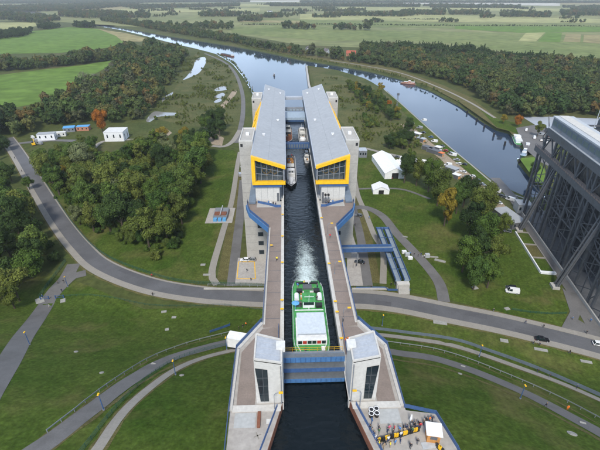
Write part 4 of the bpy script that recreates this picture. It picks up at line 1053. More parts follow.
# market stalls along the quay lane
for k, (x, y, w_, l_, c_, lab) in enumerate((
        (417, 136, 4, 7, 'white', 'white-roofed stall, farthest along the quay lane'), (421, 141, 4, 7, 'roof_light', 'pale blue-roofed stall behind the dark ones on the quay'),
        (428, 150, 4.5, 9, 'grey_dark', 'dark grey-roofed long stall, left of the pair on the quay'), (434, 153, 4.5, 11, 'grey_dark', 'dark grey-roofed long stall, right of the pair on the quay'),
        (438, 150, 4, 5, 'white', 'white canopy stall behind the dark roofed pair'), (441, 156, 3, 4, 'orange_paint', 'small orange-roofed stall at the end of the dark pair'),
        (452, 171, 5.5, 8, 'roof_grey', 'grey-roofed stall nearest the park trees on the quay'), (456, 178, 3.5, 5, 'white', 'white-roofed stall below the grey one by the park trees'))):
    p = at(x, y); o = thing('market_stall', lab, 'market stall', p, .62, 'stalls along the quay lane')
    MB().local().box(-w_ / 2, w_ / 2, -l_ / 2, l_ / 2, 2.5, 2.75).build('roof', c_, o)
    MB().local().box(-w_ / 2 + .3, w_ / 2 - .3, -l_ / 2 + .3, l_ / 2 - .3, 0, 1.0).build('counter', 'wood' if k % 2 else 'off_white', o)
    MB().local().box(-w_ / 2 + .1, -w_ / 2 + .2, -l_ / 2 + .2, l_ / 2 - .2, 0, 2.5).build('back_wall', 'grey_dark', o)
    for sx in (-1, 1):
        for sy in (-1, 1): MB().local().tube([(sx * (w_ / 2 - .12), sy * (l_ / 2 - .12), 0), (sx * (w_ / 2 - .12), sy * (l_ / 2 - .12), 2.5)], .06, 5).build('post', 'steel_light', o)

# blue visitor footbridge and stair ramp
fb_ = thing('visitor_footbridge', 'blue steel visitor footbridge with long stair ramp right of the lift', 'footbridge', (30, 150, G))
MB().box(18, 39.8, 148.6, 151.4, 11.2, 11.6).build('deck', 'bridge_deck', fb_)
for yy in (148.4, 151.4): MB().box(18, 39.6, yy, yy + .25, 10.9, 12.7).build('side_girder', 'blue', fb_)
A0, A1 = Vector((38.8, 167.3, 11.4)), Vector((40.6, 133.4, 6.5))
for dx in (-1.7, 1.9):
    a_, b_ = A0 + Vector((dx, 0, 0)), A1 + Vector((dx, 0, 0)); MB().bar(a_, b_, 2.2, .3).build('ramp_deck', 'bridge_deck', fb_)
    for e_ in (-1.1, 1.1): MB().bar(a_ + Vector((e_, 0, .6)), b_ + Vector((e_, 0, .6)), .15, 1.1).build('ramp_parapet', 'blue', fb_)
MB().box(36, 42, 166.6, 168.4, 11.3, 11.7).build('landing', 'blue', fb_)
for k in range(5): MB().bar(A0.lerp(A1, k / 5) + Vector((-2.8, 0, .2)), A0.lerp(A1, k / 5) + Vector((3.0, 0, .2)), .15, .2).build('cross_bar', 'blue', fb_)
for (x, y, z) in ((37, 166, 11), (42, 166, 11), (37.5, 150, 11), (42, 149, 9), (25, 150, 11), (38.5, 136, 7), (42.5, 136, 7)): MB().box(x - .2, x + .2, y - .2, y + .2, G, z).build('post', 'steel_grey', fb_)
MB().box(38.2, 43.2, 131.6, 133.6, G, 6.4).build('stair_block', 'concrete_white', fb_)
for k in range(8): MB().box(38.5, 42.9, 131.3 - k * .3, 131.6 - k * .3, G, 6.1 - k * .4).build('stair', 'concrete', fb_)

# machine pad left of the tower, planter walls by old lift
pd = thing('pump_unit', 'pump unit with blue covers on a square concrete pad in the left lawn', 'machine', at(221.5, 218))
c_ = at(221.5, 216)
MB().box(c_.x - 7.5, c_.x + 6.5, c_.y - 8, c_.y + 9, G - .2, G + .22).build('pad', 'concrete_plaza', pd)
MB().box(c_.x - 3.8, c_.x + 3.6, c_.y - 4, c_.y + 6, G + .22, G + 2.0).build('housing', 'steel_grey', pd)
for k in range(3): MB().box(c_.x - 3.4 + k * 2.4, c_.x - 1.6 + k * 2.4, c_.y - 6.6, c_.y - 4.4, G + .22, G + 1.5).build('cover', 'tarp_blue', pd)
MB().box(c_.x - 3.2, c_.x + 3.0, c_.y - 3, c_.y + .2, G + 2.0, G + 2.6).build('pipe_tray', 'rust', pd)
MB().box(c_.x - .2, c_.x + .2, c_.y - 4, c_.y + 7, G + 2.6, G + 3.0).build('duct', 'steel_light', pd)
pw = thing('planter', 'long white-walled planter with three green beds beside the old lift lane', 'planter', at(525, 252))
q0, q1 = at(515, 233), at(540, 273); dd = (q1 - q0); L_ = dd.length; dd.normalize(); nn = Vector((-dd.y, dd.x, 0))
for off_, h_ in ((0, 1.1), (6.2, .5)): MB().bar(q0 + nn * off_ + Vector((0, 0, h_ / 2)), q1 + nn * off_ + Vector((0, 0, h_ / 2)), .5, h_).build('side_wall', 'white' if off_ == 0 else 'paving', pw)
for k in range(4):
    c0 = q0 + dd * (L_ * k / 3); MB().bar(c0 + Vector((0, 0, .4)) , c0 + nn * 6.2 + Vector((0, 0, .4)), .6 if k < 3 else 1.5, .9).build('cross_wall', 'paving' if k < 3 else 'white', pw)
    if k < 3:
        c1 = c0 + dd * (L_ / 6); MB().bar(c1 - dd * (L_ / 6 - .6) + nn * 3.1 + Vector((0, 0, .25)), c1 + dd * (L_ / 6 - .6) + nn * 3.1 + Vector((0, 0, .25)), 5.2, .5).build('bed', 'dry_grass' if k == 1 else 'lawn', pw)
# retaining edge below the lift yard
for x0, x1, lb in ((204, 268, 'pale concrete kerb wall at the edge of the left lift yard'), (352, 388, 'pale concrete kerb wall at the edge of the right lift yard')):
    a_, b_ = at(x0, 289.5), at(x1, 289.5); tag(MB().bar(a_ + Vector((0, 0, .3)), b_ + Vector((0, 0, .3)), .8, .7).build('kerb_wall', 'concrete', off=(0, 0, 0)), lb, 'wall')
# yellow outline of the parking bay
p4 = [at(*q) for q in ((238.5, 262), (254.5, 262), (255.5, 279), (237, 279))]
ym = MB()
for a_, b_ in zip(p4, p4[1:] + p4[:1]): ym.bar(a_ + Vector((0, 0, .13)), b_ + Vector((0, 0, .13)), .35, .02)
tag(ym.build('yellow_bay_line', 'yellow'), kind='structure')
# slabs, manholes and small covers in the grass and on the roads
def rnd(name, label, cat, px, r, mt, group):
    p = at(*px); c = MB().local(); n = 14
    nx = Vector((T(p.x - .5, p.y) - T(p.x + .5, p.y), T(p.x, p.y - .5) - T(p.x, p.y + .5), 1)).normalized()
    c.prism([(math.cos(2 * PI * k / n) * r, math.sin(2 * PI * k / n) * r) for k in range(n)], -.25, .2)
    c.prism([(math.cos(2 * PI * k / n) * r * .62, math.sin(2 * PI * k / n) * r * .62) for k in range(n)], .2, .26)
    o = c.build(name, mt); o.location = p; o.rotation_euler = nx.to_track_quat('Z', 'Y').to_euler(); tag(o, label, cat, group)
for x, y, lb in ((101.7, 373, 'round concrete manhole cover in the middle of the left slope lawn'), (181.7, 375.6, 'round concrete manhole ring just right of the left light path'), (572, 434, 'large round concrete manhole at lower right of slope lawn'), (76, 352, 'small pale cover in the left lawn near side road'),
                 (460, 374, 'pale cover at the edge of the right dark road')): rnd('manhole', lb, 'manhole', (x, y), .6 if y != 434 else 1.0, 'stone', 'manholes on the slopes')
for x, y, w_, l_, rz_, lb in ((440, 323, 6, 2.2, -.25, 'wide pale concrete slab below the main road on the right'), (504, 341, 3.2, 2, -.3, 'small concrete slab with hatch below the main road'), (540.7, 350, 5.2, 1.6, -.3, 'long pale bench slab below the black car'), (586, 362, 4.2, 1.4, -.3, 'pale bench slab at the right edge below the road'),
                         (174, 317.7, 2.0, 1.6, 0, 'square pale slab in the upper left lawn'), (167, 330, 1.6, 1.6, .3, 'small broken slab below the square one in the left lawn'), (164, 312, 2.4, 1.4, .2, 'stone heap slab near the left wire fence'), (63, 301, 2.2, 3, .4, 'pale slab beside the pedestrian gate'),
                         (40, 301, 3.6, 5, .6, 'concrete footing of the pedestrian gate'), (440, 261, 6, 2.0, -.5, 'stone bench block in the park right of the path'), (475, 288, 2.5, 2.5, .3, 'square stone slab in the park lawn'), (507, 309, 2.4, 1.8, .2, 'oval stone in the lawn near the main road'), (207, 275, 4, 1.6, 0, 'long pale slab at the lower left lawn edge'), (203, 265, 2.6, 1.8, 0, 'pale round stone in the left lift lawn'), (555, 283, 1.5, 1.2, 0, 'pale stone at the foot of the near strut'),
                         (430, 257, 9, 1.2, -.15, 'long pale canopy beam over the park entrance'), (382, 234, 1.6, 1.0, .2, 'small white slab beside the park path'), (405, 237, 3, 1, -.4, 'pale kerb stone above the park path')):
    slabthing('stone_slab', lb, 'slab', (x, y), w_ * .8, l_ * .75, .3, 'stone', rz_, 'slabs and stones in the lawns')
for x, y, lb in ((463, 367, 'square drain cover on the right dark road near the lamp'), (583, 424, 'square drain cover on the right dark road near the corner'), (153, 364.5, 'square drain cover on the left dark road')):
    slabthing('drain_cover', lb, 'drain', (x, y), 1.3, 1.0, .16, 'stone', -.4, 'drain covers on the slope roads')

# ------------------------------------------------------------------ trees
def ico(c, r, jit):
    t = (1 + 5 ** .5) / 2
    V = np.array([(-1, t, 0), (1, t, 0), (-1, -t, 0), (1, -t, 0), (0, -1, t), (0, 1, t), (0, -1, -t), (0, 1, -t), (t, 0, -1), (t, 0, 1), (-t, 0, -1), (-t, 0, 1)], float)
    V /= np.linalg.norm(V[0])
    F = [(0, 11, 5), (0, 5, 1), (0, 1, 7), (0, 7, 10), (0, 10, 11), (1, 5, 9), (5, 11, 4), (11, 10, 2), (10, 7, 6), (7, 1, 8), (3, 9, 4), (3, 4, 2), (3, 2, 6), (3, 6, 8), (3, 8, 9), (4, 9, 5), (2, 4, 11), (6, 2, 10), (8, 6, 7), (9, 8, 1)]
    return V * r * (1 + rng.uniform(-jit, jit, (12, 1))) + np.array(c), F
def crown_mesh(name, H, R, base, nl, nleaf, ls, kind='round', core=.72):
    """leaf cards spread over many lobes; H total height, R crown radius, base = height where the crown begins"""
    cz = (H + base) / 2; hz = (H - base) / 2
    lobes = []
    for k in range(nl):
        th = rng.uniform(0, 2 * PI); ph = rng.uniform(-1, 1)
        if kind == 'cone':
            t = (k + .5) / nl; rr = R * (1 - t) * .75; c = np.array([math.cos(th) * rr, math.sin(th) * rr, base + (H - base) * t * .92]); lr = R * (.52 - .34 * t)
        else:
            q = math.sqrt(1 - ph * ph); u = rng.uniform(.45, .78)
            c = np.array([math.cos(th) * q * R * u, math.sin(th) * q * R * u, cz + ph * hz * .66]); lr = R * rng.uniform(.26, .46) * (.8 if ph > .6 else 1)
        lobes.append((c, lr))
    if kind != 'cone': lobes.append((np.array([0, 0, cz]), R * .55))
    V = []; F = []
    for c, lr in lobes:
        v, f = ico(c, lr * core, .2); b = len(V); V += [tuple(x) for x in v]; F += [tuple(b + i for i in t) for t in f]
    C = np.array([l[0] for l in lobes]); LR = np.array([l[1] for l in lobes])
    pr = LR ** 2; pr /= pr.sum()
    cnt = 0; tries = 0
    while cnt < nleaf and tries < nleaf * 4:
        tries += 1
        i = rng.choice(len(LR), p=pr)
        d = rng.normal(size=3); d /= np.linalg.norm(d)
        if d[2] < -.35 and rng.random() < .7: continue
        p = C[i] + d * LR[i] * rng.uniform(.72, 1.12)
        dist = np.linalg.norm(C - p, axis=1) / LR; dist[i] = 9
        if dist.min() < .75: continue
        nrm = d + rng.normal(size=3) * .33 + np.array([0, 0, .25]); nrm /= np.linalg.norm(nrm)
        a_ = np.cross(nrm, rng.normal(size=3)); a_ /= np.linalg.norm(a_); b_ = np.cross(nrm, a_)
        s1, s2 = ls * rng.uniform(.55, 1.3), ls * rng.uniform(.4, .9)
        b = len(V)
        V += [tuple(p - a_ * s1 - b_ * s2 * .3), tuple(p - a_ * s1 * .1 - b_ * s2 + nrm * s1 * .15), tuple(p + a_ * s1 + b_ * s2 * .2), tuple(p + a_ * s1 * .1 + b_ * s2 - nrm * s1 * .1)]
        F.append((b, b + 1, b + 2, b + 3)); cnt += 1
    me = bpy.data.meshes.new(name); me.from_pydata(V, [], F); me.materials.append(M['leaf_mixed'])
    me.polygons.foreach_set('use_smooth', [False] * len(F)); me.update()
    return me
def trunk_mesh(H, R, base, bare=False):
    mb = MB()
    mb.tube([(0, 0, -.4), (.05, .02, H * .2), (-.08, .1, H * .45), (.1, 0, H * .72)], [H * .026, H * .021, H * .016, H * .006], 6)
    for k in range(9 if bare else 5):
        t = k * 2.4; z0 = H * (.25 + .05 * k); l_ = R * (.75 if not bare else .9)
        mb.tube([(0, 0, z0), (math.cos(t) * l_ * .5, math.sin(t) * l_ * .5, z0 + H * .12), (math.cos(t) * l_, math.sin(t) * l_, z0 + H * (.22 if not bare else .32))], [H * .010, H * .007, H * .002], 4)
    me = bpy.data.meshes.new('trunk'); me.from_pydata(mb.v, [], mb.f); me.materials.append(M['bark']); me.update()
    return me
# near kinds: unit trees about 14 m high
KINDS = []
for k in range(6):
    H, R, base = 14 + k % 3, (5.2, 4.6, 5.8, 4.2, 5.0, 6.2)[k], (2.5, 3, 2.2, 2.8, 2, 3)[k]
    KINDS.append((crown_mesh('crown', H, R, base, (15, 13, 18, 12, 16, 20)[k], 3000, .31), trunk_mesh(H, R, base)))
KINDS.append((crown_mesh('crown', 19, 3.2, 2.2, 16, 2300, .34), trunk_mesh(19, 3, 2)))            # poplar
KINDS.append((crown_mesh('crown', 11, 5.6, 1.0, 26, 2700, .30), trunk_mesh(11, 5, 1)))              # low, many-stemmed
KINDS.append((crown_mesh('crown', 17, 6.4, 3.5, 9, 3000, .40, core=.8), trunk_mesh(17, 6, 3)))       # oak, few big boughs
BUSH = [(crown_mesh('crown', 4.2, 2.8, .1, 9, 850, .34), trunk_mesh(3.2, 1.8, .2)) for k in range(3)]
CONE = [(crown_mesh('crown', 16, 3.6, 1.2, 16, 1500, .40, 'cone'), trunk_mesh(16, 2, 1))]
SPARSE = [(crown_mesh('crown', 15, 4.2, 4, 16, 700, .28, core=.12), trunk_mesh(17, 4.2, 3, True)) for k in range(2)]
FARK = [crown_mesh('crown', 13 + k, 4.8 + .5 * (k % 2), .6, 10 + k, 420, .85) for k in range(5)]
FARC = [crown_mesh('crown', 15, 3.2, .5, 9, 300, .8, 'cone')]
SHAPE = {id(k): n for k, n in zip(KINDS, ('round', 'oval', 'broad', 'slim', 'full', 'spreading', 'poplar-shaped', 'low-crowned', 'heavy-boughed'))}
def tree(p, kind, mt, sc, label, group, cat='tree', name='tree', bark='bark', zs=1.0):
    o = thing(name, label, cat, p, random.uniform(0, 6.28), group)
    o.scale = (sc * random.uniform(.9, 1.1), sc * random.uniform(.9, 1.1), sc * zs * random.uniform(.9, 1.12))
    for nm, me, m_ in (('crown', kind[0], mt), ('trunk', kind[1], bark)):
        c = bpy.data.objects.new(nm, me); col.objects.link(c); c.parent = o
        c.material_slots[0].link = 'OBJECT'; c.material_slots[0].material = M[m_]
    return o
def scatter(poly, sp, jit=.42):
    xs = [p[0] for p in poly]; ys = [p[1] for p in poly]; o = []
    x = min(xs); r = 0
    while x < max(xs):
        y = min(ys) + (sp / 2 if r % 2 else 0)
        while y < max(ys):
            q = (x + random.uniform(-jit, jit) * sp, y + random.uniform(-jit, jit) * sp)
            if inpoly(q[0], q[1], poly): o.append(q)
            y += sp
        x += sp * .87; r += 1
    return o
NT = [0]
AV = [(x, y) for px in (R_MAIN[:9], R_D) for x, y in [(q.x, q.y) for q in spline(pxs(px), 4)]]
HS0 = [(o.location.x + dx, o.location.y - dy) for o in bpy.data.objects if o.get('category') == 'house' for dx, dy in ((0, 14), (0, 26), (0, 38), (0, 50), (9, 22), (-9, 22), (9, 40), (-9, 40), (11, 0), (-11, 0), (11, 10), (-11, 10))]
HS = HS0 + [(o.location.x, o.location.y) for o in bpy.data.objects if o.get('category') in ('house', 'building', 'container', 'shed', 'tent')]
def clear(q, r=6.0, rh=9): return all((q[0] - x) ** 2 + (q[1] - y) ** 2 > r * r for x, y in AV) and all((q[0] - x) ** 2 + (q[1] - y) ** 2 > rh * rh for x, y in HS)
TINT = {'leaf_dark': 'dark green', 'leaf_mixed': 'mid green', 'leaf_olive': 'olive green', 'leaf_yellow': 'yellowing', 'leaf_orange': 'orange-brown', 'leaf_pale': 'pale silvery', 'leaf_bare': 'half-bare grey'}
def wood(poly_px, sp, sc, where, group, weights, kinds=None, maxn=999, dens_clear=6.2):
    P = W(poly_px); pts = [q for q in scatter(P, sp) if clear(q, dens_clear)]
    pts.sort(key=lambda q: q[1]); pts = pts[:maxn]
    names, ws = zip(*weights)
    for q in pts:
        mt = random.choices(names, ws)[0]
        k = random.choice(kinds or KINDS)
        if mt == 'leaf_bare': k = random.choice(SPARSE)
        s_ = sc * random.uniform(.72, 1.18)
        if kinds is BUSH:
            tree((q[0], q[1], T(*q)), k, mt, s_, '%s bush %s' % (TINT[mt], where), '%s, %s' % (group, TINT[mt]), 'bush', 'bush')
        else:
            shp = SHAPE.get(id(k), 'thin'); rel = s_ / sc; big = 'small' if rel < .86 else 'tall' if rel > 1.06 else 'medium'
            mx_, my_ = np.mean([p[0] for p in P]), np.mean([p[1] for p in P])
            zone = ('far ' if q[1] > my_ else 'near ') + ('left' if q[0] < mx_ else 'right')
            tree((q[0], q[1], T(*q)), k, mt, s_, '%s %s %s tree, %s part, %s' % (big, TINT[mt], shp, zone, where), group, bark='bark_pale' if mt == 'leaf_bare' else 'bark')
        NT[0] += 1
    return pts
wood([(36, 172), (75, 166), (98, 168), (130, 166), (150, 156), (204, 150), (208, 162), (199, 195), (186, 225), (170, 252), (150, 252), (122, 244), (86, 231), (55, 200)], 9.0, 1.2, 'in the wood left of lift', 'wood left of the lift',
     [('leaf_mixed', 50), ('leaf_dark', 24), ('leaf_olive', 19), ('leaf_yellow', 3), ('leaf_pale', 3)])
wood([(165, 246), (182, 232), (186, 240), (168, 262), (150, 258)], 5, 1.0, 'at the lawn corner of the left wood', 'bushes at the wood corner', [('leaf_dark', 5), ('leaf_mixed', 4)], BUSH)
wood([(-12, 200), (8, 196), (28, 212), (45, 243), (54, 262), (50, 276), (38, 296), (14, 318), (-20, 340)], 9.6, 1.12, 'in the copse left of main road', 'copse left of the main road', [('leaf_mixed', 6), ('leaf_dark', 5), ('leaf_olive', 3)])
wood([(-10, 172), (6, 168), (14, 182), (2, 192), (-10, 190)], 6, .7, 'at the left edge above the copse', 'trees at the left edge', [('leaf_mixed', 5), ('leaf_dark', 5)])
wood([(30, 222), (52, 246), (60, 258), (50, 268), (30, 262), (15, 232)], 6, 1.0, 'under the copse left of the main road', 'bushes under the left copse', [('leaf_mixed', 4), ('leaf_dark', 3), ('leaf_olive', 2)], BUSH)
wood([(-10, 140), (4, 138), (10, 152), (4, 160), (-10, 162)], 8, .85, 'beside the upper road end', 'trees at the road end', [('leaf_dark', 5), ('leaf_mixed', 3)])
wood([(140, 152), (160, 146), (190, 142), (206, 143), (204, 152), (150, 158)], 9.6, .95, 'facing the white building', 'far edge of the left wood', [('leaf_mixed', 5), ('leaf_olive', 4), ('leaf_yellow', 1), ('leaf_dark', 3)])
wood([(66, 150), (80, 147), (97, 146), (99, 152), (85, 158), (58, 162)], 9, .75, 'between the containers and the wood', 'trees by the containers', [('leaf_mixed', 5), ('leaf_olive', 4), ('leaf_yellow', 1)])
wood([(205, 128), (216, 124), (224, 130), (222, 138), (210, 136)], 7, 1.0, 'beside the bank road', 'dark clump by the bank road', [('leaf_dark', 8), ('leaf_mixed', 1)])
wood([(345, 84), (365, 90), (382, 98), (394, 110), (400, 120), (392, 122), (372, 113), (354, 99)], 7.5, .58, 'in the thicket on the river spit', 'thicket on the spit', [('leaf_mixed', 6), ('leaf_dark', 4), ('leaf_olive', 3), ('leaf_yellow', 1.2)])
wood([(382, 146), (400, 141), (412, 142), (414, 148), (396, 152)], 6.5, .72, 'in the round clump beyond the large marquee', 'clump beyond the marquee', [('leaf_dark', 5), ('leaf_mixed', 2)])
wood([(362, 116), (374, 118), (380, 128), (366, 128)], 6, 1.1, 'in the scrub patch right of the far tower', 'scrub by the far tower', [('leaf_mixed', 5), ('leaf_olive', 3)], BUSH)
# single trees of the park, picked out one by one
PARK = [(404, 183, .95, 'leaf_dark', 0, 'dark green tree nearest the large marquee in the park'), (416, 186, .9, 'leaf_mixed', 1, 'mid green tree right of the large marquee'), (409, 168, .7, 'leaf_mixed', 3, 'small green tree just behind the marquee end'), (428, 192, .85, 'leaf_mixed', 2, 'green tree between marquee and golden autumn tree'),
        (444, 226, .95, 'leaf_yellow', 3, 'golden-orange autumn tree in the middle of the park'), (437, 206, 1.0, 'leaf_mixed', 4, 'tall green tree behind the golden autumn tree'), (463, 207, 1.0, 'leaf_dark', 0, 'dark tall tree right of the golden autumn tree'), (456, 214, .8, 'leaf_mixed', 1, 'narrow green tree touching the golden autumn tree'),
        (487, 214, .85, 'leaf_olive', 4, 'round olive tree beside the quay lane sheds'), (475, 226, .95, 'leaf_mixed', 2, 'broad green tree in the middle of the park row'), (468, 242, 1.0, 'leaf_dark', 1, 'dark tree in the middle of the park row'), (482, 250, .95, 'leaf_mixed', 0, 'green tree near the planter side of the park row'),
        (476, 268, .95, 'leaf_dark', 4, 'dark tree in the lower part of the park row'), (492, 270, .85, 'leaf_olive', 3, 'olive tree right in the lower park row'), (462, 272, .75, 'leaf_mixed', 5, 'spreading green tree left in the lower park row'), (487, 288, .8, 'leaf_mixed', 1, 'green tree nearest the main road in the park'),
        (473, 290, .62, 'leaf_mixed', 2, 'small green tree nearest the main road in the park'), (500, 236, .5, 'leaf_olive', 5, 'small yellowish tree beside the long shed'), (103, 133, .95, 'leaf_orange', 2, 'bright orange autumn tree beside the white building'),
        (537, 137, .75, 'leaf_olive', 3, 'olive-brown tree on the harbour yard'), (517, 127, .55, 'leaf_orange', 2, 'small round rusty tree on the harbour bank'), (408, 133, .62, 'leaf_dark', 2, 'dark round tree at the start of the quay lane'), (503, 124, .5, 'leaf_yellow', 0, 'small yellow tree at the edge of the right wood'), (380, 95, .75, 'leaf_yellow', 1, 'yellowing tree on the river spit near the gauge tower'), (389, 108, .45, 'leaf_orange', 0, 'small rusty tree on the river spit'),
        (532, 178, .5, 'leaf_dark', 2, 'dark tree on the grass spit beside the old lift'), (192, 165, 1.05, 'leaf_dark', 3, 'tall dark tree at the upper lawn corner of the wood'), (118, 204, 1.2, 'leaf_olive', 5, 'large spreading olive tree in the middle of the left wood'), (137, 214, 1.2, 'leaf_olive', 2, 'large olive tree at the front of the left wood'), (164, 150, 1.05, 'leaf_yellow', 4, 'yellow-green tree at the top of the left wood'),
        (86, 176, 1.1, 'leaf_pale', 2, 'pale silvery willow in the left wood near the road'), (30, 190, .5, 'leaf_mixed', 0, 'small green tree beside the upper main road')]
for x, y, sc, mt, k, lb in PARK: tree(at(x, y), KINDS[k], mt, sc * 1.25, lb, 'trees picked out singly', zs=1.25 if 395 < x < 505 and y > 150 else 1.05); NT[0] += 1
tree(at(447, 224), KINDS[0], 'leaf_yellow', .6, 'low golden shoot at the foot of the autumn tree', 'trees picked out singly')
tree(at(190, 157), CONE[0], 'leaf_dark', .9, 'dark conifer at the upper corner of the wood left of the lift', 'conifers'); tree(at(214, 140), CONE[0], 'leaf_dark', .9, 'dark conifer beside the sandy bank track', 'conifers')
print('trees', NT[0])

# far woods: one mass each, instanced
def proto_collection(name, meshes, mt):
    c = bpy.data.collections.new(name)
    for me in meshes:
        o = bpy.data.objects.new(name + '_piece', me.copy()); o.data.materials.clear(); o.data.materials.append(M[mt]); c.objects.link(o)
    return c
def gn_wood(name, label, polys, sp, meshes, mt, smin, smax, avoid=None, zoff=0.0, cat='wood', clump=None):
    pts = []
    for P in polys: pts += scatter(W(P), sp)
    if clump: pts = [q for q in pts if mathutils.noise.fractal(Vector((q[0] * clump, q[1] * clump, 1.7)), 1, 2, 4) > random.uniform(-.05, .35)]
    if avoid: pts = [q for q in pts if clear(q, 6, avoid)]
    pts = [q for q in pts if not inpoly(q[0], q[1], RIV)]
    nf = lambda q, f_, k_: mathutils.noise.fractal(Vector((q[0] * f_, q[1] * f_, k_)), 1, 2, 4)
    if smin > .5 and not clump: pts = [q for q in pts if nf(q, .02, 5.5) > -.55 + random.uniform(-.15, .15)]
    if name == 'marsh_scrub': pts = [q for q in pts if not any(inpoly(q[0], q[1] + dy_, P_) for P_ in PONDS for dy_ in (0, 3, 7))]
    me = bpy.data.meshes.new(name); me.from_pydata([(x, y, T(x, y) + zoff) for x, y in pts], [], [])
    sca = me.attributes.new('sc', 'FLOAT', 'POINT'); sca.data.foreach_set('value', [random.uniform(smin, smax) * (1 + .38 * max(-1, min(1, 1.6 * nf(q, .03, 9.1)))) for q in pts])
    o = bpy.data.objects.new(name, me); col.objects.link(o); tag(o, label, cat, kind='stuff')
    pc = proto_collection(name, meshes, mt)
    g = bpy.data.node_groups.new(name, 'GeometryNodeTree')
    g.interface.new_socket('Geometry', in_out='INPUT', socket_type='NodeSocketGeometry'); g.interface.new_socket('Geometry', in_out='OUTPUT', socket_type='NodeSocketGeometry')
    N, L = g.nodes, g.links
    gi, go = N.new('NodeGroupInput'), N.new('NodeGroupOutput'); ip = N.new('GeometryNodeInstanceOnPoints'); ci = N.new('GeometryNodeCollectionInfo')
    ci.inputs['Collection'].default_value = pc; ci.inputs['Separate Children'].default_value = True; ci.inputs['Reset Children'].default_value = True
    ip.inputs['Pick Instance'].default_value = True
    r1 = N.new('FunctionNodeRandomValue'); r1.data_type = 'FLOAT_VECTOR'; r1.inputs[0].default_value = (0, 0, 0); r1.inputs[1].default_value = (.06, .06, 6.28)
    r2 = N.new('GeometryNodeInputNamedAttribute'); r2.data_type = 'FLOAT'; r2.inputs['Name'].default_value = 'sc'
    L.new(gi.outputs[0], ip.inputs['Points']); L.new(ci.outputs[0], ip.inputs['Instance']); L.new(r1.outputs[0], ip.inputs['Rotation']); L.new(r2.outputs[0], ip.inputs['Scale']); L.new(ip.outputs[0], go.inputs[0])
    md = o.modifiers.new('scatter', 'NODES'); md.node_group = g
    return len(pts)
nfar = 0
nfar += gn_wood('undergrowth', 'dense shrubby undergrowth filling the wood left of the lift', [[(38, 174), (75, 168), (98, 170), (130, 168), (150, 158), (204, 152), (206, 162), (198, 195), (186, 225), (172, 250), (150, 254), (122, 245), (88, 232), (57, 201)]], 5.0, [KINDS[7][0], BUSH[0][0], KINDS[0][0]], 'leaf_mixed', .38, .62)
nfar += gn_wood('far_wood', 'broad mixed wood filling the ground beyond the river on the right', [[(300, 55), (340, 60.5), (400, 69.5), (440, 80), (470, 93), (500, 114), (520, 120), (560, 116), (600, 117), (680, 120), (680, 74), (600, 67), (520, 64), (450, 58), (400, 52), (362, 51), (362, 56), (318, 54), (300, 52)]], 9.0, FARK, 'leaf_wood', .6, 1.35, 13)
nfar += gn_wood('dark_tree_belt', 'dark pine belt along the back of the right wood', [[(362, 46.5), (455, 51.5), (520, 60), (600, 64), (600, 66.5), (520, 63.5), (455, 56), (362, 50)]], 7.0, FARC + FARK[:1], 'leaf_dark', .9, 1.15)
nfar += gn_wood('left_far_wood', 'mixed autumn wood sweeping from left edge to the river bend', [[(-15, 122), (20, 116), (40, 112), (62, 104), (75, 95), (100, 82), (122, 64), (130, 55), (150, 48), (175, 52), (188, 56), (180, 68), (165, 92), (148, 113), (138, 122), (112, 124), (95, 124), (60, 126), (40, 130), (20, 138), (-15, 141)]], 9.4, FARK, 'leaf_wood', .65, 1.4, 11)
nfar += gn_wood('bare_tree_group', 'grey half-bare dying trees inside the left wood', [[(80, 88), (95, 82), (110, 72), (122, 70), (108, 86), (92, 94), (78, 96)]], 15, [SPARSE[0][0], SPARSE[1][0]], 'leaf_bare', .9, 1.3, 11)
nfar += gn_wood('hedgerow', 'long dense hedgerow between the two green fields on the left', [[(-10, 72), (-10, 66), (30, 64), (65, 61), (105, 53), (125, 47), (138, 50), (128, 57), (110, 61), (60, 67), (30, 70)]], 9, FARK, 'leaf_wood', .8, 1.2)
nfar += gn_wood('field_copse', 'dark copse beside the upper left field', [[(-10, 38), (0, 35), (20, 33), (33, 32), (28, 36), (0, 40)], [(38, 29), (48, 27), (62, 27.5), (48, 30)], [(72, 27), (84, 25.5), (97, 27.5), (90, 29)]], 10, FARK, 'leaf_dark', .8, 1.3)
nfar += gn_wood('north_bank_trees', 'thick line of trees along the north bank of the river', [[(100, 21), (130, 25.5), (165, 32), (200, 38), (235, 43.5), (270, 50.5), (303, 57), (303, 53), (270, 47), (235, 39.5), (205, 33), (165, 26.5), (130, 22), (105, 19.5)]], 10.5, FARK, 'leaf_wood', .7, 1.15, 13)
